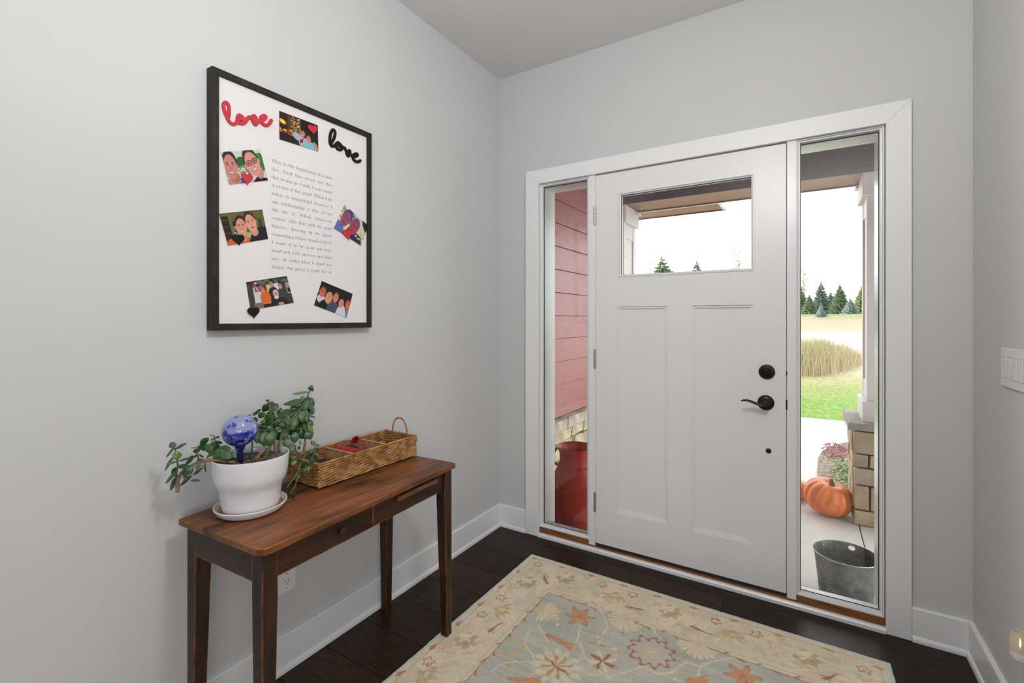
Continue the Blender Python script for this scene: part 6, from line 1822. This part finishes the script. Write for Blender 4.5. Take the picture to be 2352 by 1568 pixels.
def ph2():
    c = Canvas(110, 84, (200, 203, 200))
    c.ell(0.42, 0.38, 0.13, 0.20, (40, 92, 52))
    c.ell(0.92, 0.40, 0.14, 0.30, (58, 120, 58))
    c.ell(0.50, 0.58, 0.20, 0.14, (110, 140, 92))
    c.specks(0.30, 0.62, 0.55, 0.86, 80, [(230, 230, 228), (190, 120, 110), (120, 150, 170), (60, 100, 60), (220, 220, 120)], 0.028, 2)
    c.ell(0.16, 0.98, 0.22, 0.18, (196, 132, 118))
    c.rect(0.31, 0.40, 0.84, 1.0, (50, 90, 160))
    c.ell(0.19, 0.80, 0.12, 0.16, (170, 105, 92))
    c.face(0.135, 0.46, 0.165, 0.40, (198, 128, 118), (30, 26, 30), 0.05)
    c.tri([(0.45, 1.0), (0.56, 0.78), (0.75, 0.84), (0.95, 0.62), (1.0, 0.66), (1.0, 1.0)], (22, 20, 30))
    c.ell(0.84, 0.72, 0.10, 0.20, (200, 135, 120))
    c.face(0.70, 0.42, 0.185, 0.40, (214, 146, 132), (62, 48, 46), -0.28, True)
    return c


def ph3():
    c = Canvas(110, 84, (96, 92, 44))
    c.rect(0.0, 0.16, 0.1, 1.0, (34, 24, 18))
    for v in (0.22, 0.42, 0.62, 0.82):
        c.rect(0.0, 0.14, v, v + 0.025, (96, 66, 40))
    c.rect(0.16, 0.21, 0.0, 1.0, (110, 100, 56))
    c.rect(0.23, 0.34, 0.28, 0.85, (22, 22, 20))
    c.specks(0.23, 0.34, 0.45, 0.80, 18, [(200, 200, 190), (120, 120, 110)], 0.02, 4)
    c.rect(0.84, 0.93, 0.30, 0.52, (60, 60, 50))
    c.ell(0.54, 0.78, 0.11, 0.10, (170, 170, 110))
    c.ell(0.28, 1.0, 0.30, 0.24, (208, 92, 42))
    c.tri([(0.52, 1.0), (0.62, 0.74), (0.88, 0.52), (1.0, 0.60), (1.0, 1.0)], (22, 22, 36))
    c.ell(0.42, 0.84, 0.085, 0.12, (205, 130, 105))
    c.ell(0.70, 0.70, 0.09, 0.14, (205, 140, 118))
    c.face(0.405, 0.50, 0.125, 0.31, (216, 146, 122), (34, 24, 22), 0.05)
    c.face(0.655, 0.40, 0.125, 0.31, (220, 156, 134), (48, 32, 26), -0.18, False, False)
    return c


def ph4():
    c = Canvas(110, 84, (206, 202, 176))
    c.specks(0.0, 0.5, 0.0, 0.6, 60, [(150, 150, 110), (230, 226, 190), (100, 105, 80)], 0.05, 9)
    c.tri([(0.0, 1.0), (0.0, 0.62), (0.22, 0.70), (0.34, 1.0)], (92, 110, 178))
    c.tri([(0.3, 1.0), (0.42, 0.55), (0.9, 0.7), (1.0, 1.0)], (40, 32, 60))
    c.tri([(0.74, 0.0), (1.0, 0.0), (1.0, 0.40), (0.82, 0.20)], (24, 24, 30))
    c.specks(0.72, 1.0, 0.45, 0.85, 26, [(220, 200, 60), (60, 60, 80), (200, 200, 190)], 0.04, 1)
    c.face(0.22, 0.42, 0.15, 0.34, (150, 78, 108), (58, 48, 120), 0.3, False, False)
    c.face(0.56, 0.50, 0.15, 0.34, (160, 62, 88), (110, 70, 130), 0.2, False, False)
    return c


def ph5():
    c = Canvas(110, 74, (66, 56, 58))
    c.rect(0.0, 1.0, 0.0, 0.10, (46, 44, 44))
    c.specks(0.25, 1.0, 0.02, 0.18, 30, [(28, 28, 28), (100, 100, 98), (60, 60, 60)], 0.07, 6)
    c.ell(0.20, 0.09, 0.03, 0.03, (240, 235, 255))
    c.ell(0.17, 0.14, 0.025, 0.08, (180, 90, 40))
    c.rect(0.12, 0.30, 0.22, 0.80, (206, 204, 206))
    c.rect(0.15, 0.36, 0.22, 0.40, (140, 60, 56))
    c.specks(0.15, 0.36, 0.24, 0.38, 26, [(220, 210, 205), (120, 40, 40)], 0.022, 2)
    c.rect(0.44, 0.56, 0.20, 0.50, (214, 190, 140))
    c.rect(0.62, 0.76, 0.20, 0.46, (206, 214, 214))
    c.rect(0.90, 1.0, 0.22, 0.62, (150, 146, 150))
    c.rect(0.93, 1.0, 0.42, 0.58, (34, 30, 32))
    c.rect(0.10, 0.30, 0.80, 1.0, (120, 108, 92))
    c.ell(0.58, 0.62, 0.13, 0.32, (34, 32, 40))
    c.ell(0.79, 0.70, 0.13, 0.34, (64, 62, 66))
    c.ell(0.375, 0.66, 0.12, 0.26, (214, 106, 34))
    c.rect(0.30, 0.46, 0.88, 1.0, (28, 24, 26))
    c.ell(0.66, 0.96, 0.22, 0.26, (36, 32, 34))
    c.face(0.345, 0.36, 0.045, 0.10, (214, 130, 96), (90, 60, 50))
    c.face(0.565, 0.22, 0.048, 0.11, (206, 132, 106), (60, 42, 36))
    c.face(0.77, 0.32, 0.045, 0.10, (206, 140, 122), (26, 22, 24))
    c.face(0.625, 0.60, 0.06, 0.14, (214, 140, 124), (214, 208, 206))
    c.ell(0.625, 0.70, 0.05, 0.06, (220, 216, 214))
    c.ell(0.70, 0.95, 0.07, 0.05, (216, 146, 128))
    c.ell(0.45, 0.84, 0.03, 0.04, (214, 140, 110))
    return c


def ph6():
    c = Canvas(110, 74, (24, 18, 20))
    c.ell(0.06, 0.86, 0.14, 0.30, (60, 24, 30))
    c.ell(0.12, 0.66, 0.11, 0.16, (206, 204, 206))
    c.ell(0.27, 0.92, 0.16, 0.28, (18, 16, 20))
    c.ell(0.52, 0.92, 0.17, 0.34, (70, 78, 96))
    c.ell(0.78, 1.0, 0.15, 0.40, (206, 210, 222))
    c.rect(0.93, 1.0, 0.84, 1.0, (80, 170, 180))
    c.ell(0.97, 0.66, 0.05, 0.20, (205, 110, 70))
    c.face(0.115, 0.40, 0.085, 0.19, (206, 96, 72), (110, 60, 50))
    c.ell(0.33, 0.52, 0.105, 0.24, (196, 150, 96))
    c.face(0.33, 0.52, 0.070, 0.17, (220, 150, 120), (196, 150, 96))
    c.face(0.525, 0.42, 0.078, 0.18, (210, 130, 96), (120, 80, 50))
    c.face(0.725, 0.54, 0.078, 0.18, (214, 140, 116), (34, 26, 26))
    c.face(0.93, 0.50, 0.070, 0.18, (205, 104, 66), (90, 50, 36))
    return c


def dyed_grid(me, nv, nu, arr):
    at = me.color_attributes.new('dye', 'FLOAT_COLOR', 'POINT')
    buf = np.ones((len(me.vertices), 4), dtype=np.float32)
    buf[:nv * nu, :3] = arr.reshape(-1, 3)
    if len(me.vertices) > nv * nu:
        buf[nv * nu:, :3] = (0.6, 0.6, 0.6)
    at.data.foreach_set('color', buf.ravel())


PLAB = ['dark photo of two people beside a lit tree, at the top of the board', 'photo of two smiling men outdoors, one wearing glasses, at the left of the board', 'photo of two men cheek to cheek against an olive wall',
        'steeply tilted purplish photo of two faces at the right edge of the board', 'photo of four people in a room, one in an orange shirt, at the bottom left', 'photo of five people against a dark ground, at the bottom right of the board']
for quad, fn, lab in zip(PHOTOS, (ph1, ph2, ph3, ph4, ph5, ph6), PLAB):
    c = fn()
    nv, nu = c.u.shape
    tl, tr, br, bl_ = [np.array(q) for q in quad]
    U, Vv = c.u[..., None], c.v[..., None]
    G = (tl * (1 - U) + tr * U) * (1 - Vv) + (bl_ * (1 - U) + br * U) * Vv
    x1, x0 = AX + 0.0026, AX + 0.0012
    verts = np.concatenate([np.full((nv * nu, 1), x1), G.reshape(-1, 2)], axis=1)
    ii = np.arange(nv * nu).reshape(nv, nu)
    F = np.stack([ii[:-1, :-1], ii[1:, :-1], ii[1:, 1:], ii[:-1, 1:]], axis=-1).reshape(-1, 4).tolist()
    k = nv * nu
    cor = [ii[0, 0], ii[0, -1], ii[-1, -1], ii[-1, 0]]
    back = [(x0, *q) for q in (tl, tr, br, bl_)]
    mb = MB()
    mb.v = [tuple(p) for p in verts] + [tuple(p) for p in back]
    mb.f = F + [(k, k + 1, k + 2, k + 3)]
    # paper edges, one face per grid step joined to the matching back corner
    for (a, b, line) in ((0, 1, ii[0, :]), (1, 2, ii[:, -1]), (2, 3, ii[-1, ::-1]), (3, 0, ii[::-1, 0])):
        mb.f.append(tuple([k + a] + [int(q) for q in line] + [k + b]))
    o = obj('photo', mb, 'photo_print', fixn=False, label=lab, cat='photo')
    dyed_grid(o.data, nv, nu, c.c * 0.9)

# ================================================================== RUG
RX, RY, RW, RL = 0.365, -0.236, 1.530, 2.35
us = np.linspace(0, RW, 512)
vs_ = np.concatenate([np.linspace(0, 1.10, 369), np.linspace(1.10, RL, 80)[1:]])
UU, VV = np.meshgrid(us, vs_)
FIELD, BORD, EDGE = (163, 159, 146), (190, 176, 153), (160, 167, 158)
OLIVE, TAN, RUST, ORANGE, CREAM, PINK = (146, 126, 86), (172, 148, 110), (140, 80, 58), (172, 128, 92), (188, 173, 147), (178, 158, 140)
col = np.empty(UU.shape + (3,))
col[:] = srgb_arr(BORD)
rg = np.random.RandomState(3)


def smooth_noise(cell, amp=1.0, cell_v=None):
    cv_ = cell_v or cell
    gu, gv = int(RW / cell) + 3, int(RL / cv_) + 3
    g = rg.rand(gv, gu)
    x, y = UU / cell, VV / cv_
    i, j = x.astype(int), y.astype(int)
    fx, fy = x - i, y - j
    fx, fy = fx * fx * (3 - 2 * fx), fy * fy * (3 - 2 * fy)
    return amp * ((g[j, i] * (1 - fx) + g[j, i + 1] * fx) * (1 - fy) + (g[j + 1, i] * (1 - fx) + g[j + 1, i + 1] * fx) * fy - 0.5)


WU, WV = smooth_noise(0.020, 0.010) + smooth_noise(0.007, 0.004), smooth_noise(0.020, 0.010) + smooth_noise(0.007, 0.004)
PU, PV = UU + WU, VV + WV


def dye(m, c, a=1.0):
    global col
    m = (np.clip(m, 0, 1) * a)[..., None]
    col = col * (1 - m) + m * srgb_arr(c)


AA = 0.0032


def win(cu, cv, r):
    j0, j1 = np.searchsorted(vs_, cv - r), np.searchsorted(vs_, cv + r)
    i0, i1 = np.searchsorted(us, cu - r), np.searchsorted(us, cu + r)
    return slice(j0, j1), slice(i0, i1)


def stamp(cu, cv, r, f, c, a=1.0):
    """f(du, dv, rad, ang) -> signed distance, inside positive."""
    w = win(cu, cv, r)
    du, dv = PU[w] - cu, PV[w] - cv
    if du.size == 0:
        return
    m = np.clip(f(du, dv, np.hypot(du, dv), np.arctan2(dv, du)) / AA + 0.5, 0, 1) * a
    col[w] = col[w] * (1 - m[..., None]) + m[..., None] * srgb_arr(c)


def stroke(p, q, w0, w1, c, a=1.0):
    p, q = np.array(p), np.array(q)
    d = q - p
    L2 = max(1e-9, d @ d)

    def f(du, dv, r, t):
        uu, vv = du + (p[0] + q[0]) / 2, dv + (p[1] + q[1]) / 2
        s = np.clip(((uu - p[0]) * d[0] + (vv - p[1]) * d[1]) / L2, 0, 1)
        return w0 + (w1 - w0) * s - np.hypot(uu - p[0] - s * d[0], vv - p[1] - s * d[1])
    stamp((p[0] + q[0]) / 2, (p[1] + q[1]) / 2, math.sqrt(L2) / 2 + max(w0, w1) + 0.02, f, c, a)


BW, BT = 0.247, 0.272   # border width at the sides and at the near-door end
field = (UU > BW) & (UU < RW - BW) & (VV > BT) & (VV < RL - BT)
dye(field.astype(float), FIELD)
# abrash: soft bands of tone in the dyed wool, along the weft
n1, n2 = smooth_noise(0.10), smooth_noise(0.03)
band = np.clip(0.5 + n1 * 0.5 + n2 * 0.3 + smooth_noise(0.11, 0.9, 0.010) + smooth_noise(0.2, 0.7, 0.03), 0, 1)
dye(band * field, (134, 137, 128), 0.65)
dye(np.clip(0.5 + smooth_noise(0.07) + smooth_noise(0.02) * 0.6, 0, 1) * (~field), (164, 151, 130), 0.55)
edge_d = np.minimum(np.minimum(UU, RW - UU), np.minimum(VV, RL - VV))
dye((0.016 - edge_d + WU * 0.4) / AA, EDGE)
dye((0.0045 - np.abs(edge_d - 0.036 + WV * 0.5)) / AA + 0.3, (164, 150, 124), 0.7)
in_d = np.minimum(np.minimum(UU - BW, RW - BW - UU), np.minimum(VV - BT, RL - BT - VV))
dye((0.006 - np.abs(in_d + 0.020 + WV * 0.5)) / AA, (160, 156, 138), 0.6)
dye((0.0022 - np.abs(in_d + WU * 0.45 + WV * 0.45)) / AA + 0.35, RUST, 0.95)
# ticks along the red line
for k in range(40):
    t = 0.05 + k * 0.058
    for side, p in ((0, (BW + t, BT)), (1, (BW, BT + t))):
        if (side == 0 and p[0] > RW - BW) or p[1] > RL - BT:
            continue
        s = 1 if k % 2 else -1
        if side == 0:
            stroke(p, (p[0] + 0.016, p[1] + s * 0.012), 0.0018, 0.0035, RUST, 0.9)
            stroke((RW - p[0], RL - BT), (RW - p[0] + 0.016, RL - BT + s * 0.012), 0.0018, 0.0035, RUST, 0.9)
        else:
            stroke(p, (p[0] + s * 0.012, p[1] + 0.016), 0.0018, 0.0035, RUST, 0.9)
            stroke((RW - BW, p[1]), (RW - BW + s * 0.012, p[1] + 0.016), 0.0018, 0.0035, RUST, 0.9)


def mot_A(u, v, s=1.0):
    stamp(u, v, 0.08, lambda du, dv, r, t: 0.052 * s * (0.86 + 0.14 * np.cos(7 * t)) - r, OLIVE, 0.68)
    stamp(u, v, 0.08, lambda du, dv, r, t: 0.034 * s * (0.8 + 0.2 * np.cos(5 * t + 1)) - np.hypot(du + 0.010, dv + 0.012), BORD)
    stamp(u, v, 0.08, lambda du, dv, r, t: 0.012 * s - np.hypot((du - 0.008) * 0.7, dv - 0.010), OLIVE, 0.7)
    stamp(u, v, 0.08, lambda du, dv, r, t: 0.009 * s - np.hypot(du + 0.016, (dv + 0.004) * 1.6), TAN, 0.6)


def mot_B(u, v, ang):
    for k in range(5):
        a = ang + (k - 2) * 0.42
        p, q = (u - 0.030 * math.cos(ang), v - 0.030 * math.sin(ang)), (u - 0.030 * math.cos(ang) + 0.075 * math.cos(a), v - 0.030 * math.sin(ang) + 0.075 * math.sin(a))
        m = (p[0] * 0.35 + q[0] * 0.65, p[1] * 0.35 + q[1] * 0.65)
        stroke(m, q, 0.011, 0.004, TAN, 0.8)
        stroke(p, m, 0.003, 0.008, OLIVE, 0.45)
    stamp(u, v, 0.06, lambda du, dv, r, t: 0.010 - r, CREAM, 0.7)


def mot_RF(u, v, R=0.021, n=5):
    ph = u * 40
    stamp(u, v, 0.05, lambda du, dv, r, t: R * (0.85 + 0.17 * np.cos(n * t + ph)) - r, CREAM, 0.9)
    stamp(u, v, 0.05, lambda du, dv, r, t: 0.0028 - np.abs(R * (0.85 + 0.20 * np.cos(n * t + ph)) - r), RUST, 0.9)
    stamp(u, v, 0.05, lambda du, dv, r, t: 0.006 - np.hypot(du - 0.003, dv - 0.008), RUST, 0.55)


def mot_RD(u, v, along):
    a, b = (0.023, 0.0095) if along == 'u' else (0.0095, 0.023)
    stamp(u, v, 0.04, lambda du, dv, r, t: (1 - (np.abs(du) / a + np.abs(dv) / b)) * 0.008, RUST, 0.9)
    stamp(u, v, 0.04, lambda du, dv, r, t: (0.55 - (np.abs(du) / a + np.abs(dv) / b)) * 0.008, ORANGE, 0.9)


def mot_TL(u, v):
    stamp(u, v, 0.05, lambda du, dv, r, t: 0.024 * (0.68 + 0.32 * np.cos(4 * t + u * 30)) - r, TAN, 0.7)


def mot_star(u, v):
    f = lambda R: (lambda du, dv, r, t: (R * (0.42 + 0.58 * (np.abs(np.cos(3 * (t + 0.35))) ** 2.6)) - r))
    stamp(u, v, 0.09, f(0.068), RUST, 0.85)
    stamp(u, v, 0.09, f(0.061), ORANGE, 0.9)
    for k in range(3):
        a = k * PI / 3 + 0.2
        stroke((u - 0.02 * math.cos(a), v - 0.02 * math.sin(a)), (u + 0.03 * math.cos(a), v + 0.03 * math.sin(a)), 0.0014, 0.0012, RUST, 0.7)


def mot_tulip(u0, v0, u1, v1):
    stroke((u0, v0), (u1, v1), 0.0085, 0.0165, RUST, 0.8)
    stroke((u0, v0), (u1, v1), 0.0060, 0.0140, ORANGE, 0.9)
    d = Vector((u1 - u0, v1 - v0)).normalized()
    n = Vector((-d.y, d.x))
    for s in (-1, 0, 1):
        e = Vector((u1, v1)) + d * 0.026 + n * s * 0.020
        stroke((u1, v1), e, 0.008, 0.004, ORANGE, 0.95)
        stroke((u1 + n.x * s * 0.008, v1 + n.y * s * 0.008), e, 0.0014, 0.0014, RUST, 0.8)
    stroke((u0, v0), (u1, v1), 0.0014, 0.0014, RUST, 0.6)


def mot_pal(u, v, ang):
    stamp(u, v, 0.09, lambda du, dv, r, t: 0.030 - r, PINK, 0.9)
    for k in range(9):
        a = ang + (k - 4) * 0.36
        stroke((u, v), (u + 0.066 * math.cos(a), v + 0.066 * math.sin(a)), 0.006, 0.0085, CREAM, 0.85)
    stamp(u, v, 0.06, lambda du, dv, r, t: 0.016 - np.hypot(du * 1.3, dv), TAN, 0.6)
    for k in range(9):
        a = ang + (k - 4) * 0.36 + 0.18
        stroke((u + 0.02 * math.cos(a), v + 0.02 * math.sin(a)), (u + 0.055 * math.cos(a), v + 0.055 * math.sin(a)), 0.001, 0.0014, OLIVE, 0.5)


def mot_big(u, v):
    for k in range(12):
        a = 2 * PI * k / 12 + 0.1
        stroke((u, v), (u + 0.076 * math.cos(a), v + 0.076 * math.sin(a)), 0.012, 0.0135, CREAM, 0.6)
        stroke((u + 0.076 * math.cos(a), v + 0.076 * math.sin(a)), (u + 0.100 * math.cos(a), v + 0.100 * math.sin(a)), 0.012, 0.004, CREAM, 0.5)
    for k in range(8):
        a = 2 * PI * k / 8 + 0.25
        stroke((u + 0.012 * math.cos(a), v + 0.012 * math.sin(a)), (u + 0.054 * math.cos(a), v + 0.054 * math.sin(a)), 0.004, 0.008, OLIVE, 0.85)
    stroke((u - 0.024, v - 0.004), (u + 0.034, v + 0.012), 0.006, 0.005, RUST, 0.9)


def mot_ros(u, v):
    f = lambda R, am: (lambda du, dv, r, t: R * (1 + am * np.sign(np.cos(11 * t)) * np.abs(np.cos(11 * t)) ** 0.6) - r)
    stamp(u, v, 0.13, f(0.074, 0.11), (160, 155, 140), 0.85)
    g = f(0.076, 0.13)
    stamp(u, v, 0.14, lambda du, dv, r, t: 0.0032 - np.abs(g(du, dv, r, t)) * 0.55, RUST, 0.85)
    stamp(u, v, 0.06, lambda du, dv, r, t: 0.034 * (1 + 0.12 * np.cos(8 * t)) - r, (170, 158, 132), 0.8)
    stamp(u, v, 0.04, lambda du, dv, r, t: 0.011 - np.maximum(np.abs(du), np.abs(dv)), CREAM, 0.9)
    stamp(u, v, 0.04, lambda du, dv, r, t: 0.0015 - np.abs(np.maximum(np.abs(du), np.abs(dv)) - 0.0115), TAN, 0.8)


def mot_pet(u, v):
    for k in range(8):
        a = 2 * PI * k / 8 + 0.15
        stroke((u + 0.010 * math.cos(a), v + 0.010 * math.sin(a)), (u + 0.043 * math.cos(a), v + 0.043 * math.sin(a)), 0.004, 0.009, RUST if k % 2 == 0 else CREAM, 0.9)
    stamp(u, v, 0.03, lambda du, dv, r, t: 0.008 - r, RUST, 0.7)


def mot_mini(u, v):
    for k in range(5):
        a = 2 * PI * k / 5
        stamp(u + 0.018 * math.cos(a), v + 0.018 * math.sin(a), 0.03, lambda du, dv, r, t: 0.0085 - r, CREAM if k % 2 else (160, 148, 116), 0.75)
    stamp(u, v, 0.03, lambda du, dv, r, t: 0.007 - r, ORANGE, 0.7)


for vine in RUG['VINE']:
    for a, b in zip(vine[:-1], vine[1:]):
        stroke(a, b, 0.0042, 0.0036, CREAM, 0.75)
vrnd = random.Random(5)
# faint leaf sprays that fill the cream border
for k in range(260):
    t = vrnd.uniform(0.0, 1.25)
    if k % 2:
        u, v = vrnd.uniform(0.05, RW - 0.05), vrnd.choice((vrnd.uniform(0.05, 0.235), vrnd.uniform(0.15, 0.235)))
    else:
        u, v = vrnd.choice((vrnd.uniform(0.05, 0.21), RW - vrnd.uniform(0.05, 0.21))), vrnd.uniform(0.1, 1.2)
    a = vrnd.uniform(0, 2 * PI)
    stroke((u, v), (u + 0.030 * math.cos(a), v + 0.030 * math.sin(a)), 0.003, 0.009, vrnd.choice([(164, 162, 146), (158, 146, 120), (196, 178, 150), (180, 152, 132)]), 0.6)
for u, v in RUG['TL']:
    mot_TL(u, v)
for u, v in RUG['A']:
    mot_A(u, v)
for u, v in RUG['B']:
    mot_B(u, v, 1.57 if v < 0.2 else 0.0)
for u, v in RUG['RF']:
    mot_RF(u, v)
for u, v in RUG['RD']:
    mot_RD(u, v, 'u' if v < u else 'v')
for a in RUG['SP']:
    stroke(a[:2], a[2:], 0.006, 0.003, RUST, 0.9)
    d = Vector((a[2] - a[0], a[3] - a[1]))
    n = Vector((-d.y, d.x)) * 0.25
    for s in (-1, 1):
        stroke((a[0] + d.x * 0.35, a[1] + d.y * 0.35), (a[0] + d.x * 0.05 + n.x * s, a[1] + d.y * 0.05 + n.y * s), 0.003, 0.002, RUST, 0.85)
for u, v in RUG['PAL']:
    mot_pal(u, v, 0.0 if u < 0.35 and v > BT + 0.02 else 1.57)
for u, v in RUG['BIG']:
    mot_big(u, v)
for u, v in RUG['ROS']:
    mot_ros(u, v)
for u, v in RUG['PET']:
    mot_pet(u, v)
for u, v in RUG['STAR']:
    mot_star(u, v)
for a in RUG['TULIP']:
    mot_tulip(*a)
for a in RUG['COM']:
    stroke(a[:2], a[2:], 0.013, 0.020, TAN, 0.7)
for a in RUG['CURL']:
    m_ = ((a[0] + a[2]) / 2 + 0.004, (a[1] + a[3]) / 2 - 0.014)
    stroke(a[:2], m_, 0.004, 0.008, ORANGE, 0.8)
    stroke(m_, a[2:], 0.008, 0.004, ORANGE, 0.8)
    stroke((a[0], a[1] - 0.004), (m_[0], m_[1] - 0.006), 0.0016, 0.0016, RUST, 0.9)
    stroke((m_[0], m_[1] - 0.006), (a[2], a[3] - 0.002), 0.0016, 0.0016, RUST, 0.9)
for u, v in RUG['DOT']:
    stamp(u, v, 0.03, lambda du, dv, r, t: 0.0085 - r, RUST, 0.8)
    stamp(u, v, 0.03, lambda du, dv, r, t: 0.0050 - r, CREAM, 0.8)
for u, v in RUG['MINI']:
    mot_mini(u, v)
# the half of the field out of frame carries the same sprays
for u, v in ((0.45, 1.35), (0.95, 1.30), (0.75, 1.75), (1.1, 1.9), (0.4, 1.95)):
    mot_big(u, v)
for u, v in ((0.70, 1.45), (1.15, 1.55), (0.5, 1.65)):
    mot_star(u, v)
nv, nu = UU.shape
wob = smooth_noise(0.03, 0.0035)
XX = RX + UU + np.where((UU < 0.001) | (UU > RW - 0.001), wob, 0)
YY = RY - VV + np.where((VV < 0.001) | (VV > RL - 0.001), wob, 0)
ZZ = np.where(edge_d < 0.001, 0.009, 0.012) + smooth_noise(0.008, 0.0014)
ii = np.arange(nv * nu).reshape(nv, nu)
F = np.stack([ii[:-1, :-1], ii[1:, :-1], ii[1:, 1:], ii[:-1, 1:]], axis=-1).reshape(-1, 4)
per = np.concatenate([ii[0, :-1], ii[:-1, -1], ii[-1, :0:-1], ii[:0:-1, 0]])
top = np.stack([XX, YY, ZZ], axis=-1).reshape(-1, 3)
low = top[per].copy()
low[:, 2] = 0.0004
m_ = len(per)
k0 = nv * nu
sk = np.stack([per, np.roll(per, -1), k0 + (np.arange(m_) + 1) % m_, k0 + np.arange(m_)], axis=-1)
ctr = np.array([RX + RW / 2, RY - RL / 2, 0.0])
me = bpy.data.meshes.new('rug')
me.from_pydata((np.concatenate([top, low]) - ctr).tolist(), [], np.concatenate([F, sk]).tolist())
me.polygons.foreach_set('use_smooth', [True] * len(me.polygons))
at = me.color_attributes.new('dye', 'FLOAT_COLOR', 'POINT')
buf = np.ones((k0 + m_, 4), dtype=np.float32)
buf[:k0, :3] = np.clip(col.reshape(-1, 3) * 1.45, 0, 0.9)
buf[k0:, :3] = srgb_arr(EDGE)
at.data.foreach_set('color', buf.ravel())
me.materials.append(MATS['rug_pile'])
rug = bpy.data.objects.new('rug', me)
COL.objects.link(rug)
rug.location = tuple(ctr)
finish(rug, 'cream bordered rug with blue-grey field and rust flowers on the dark floor', 'rug')
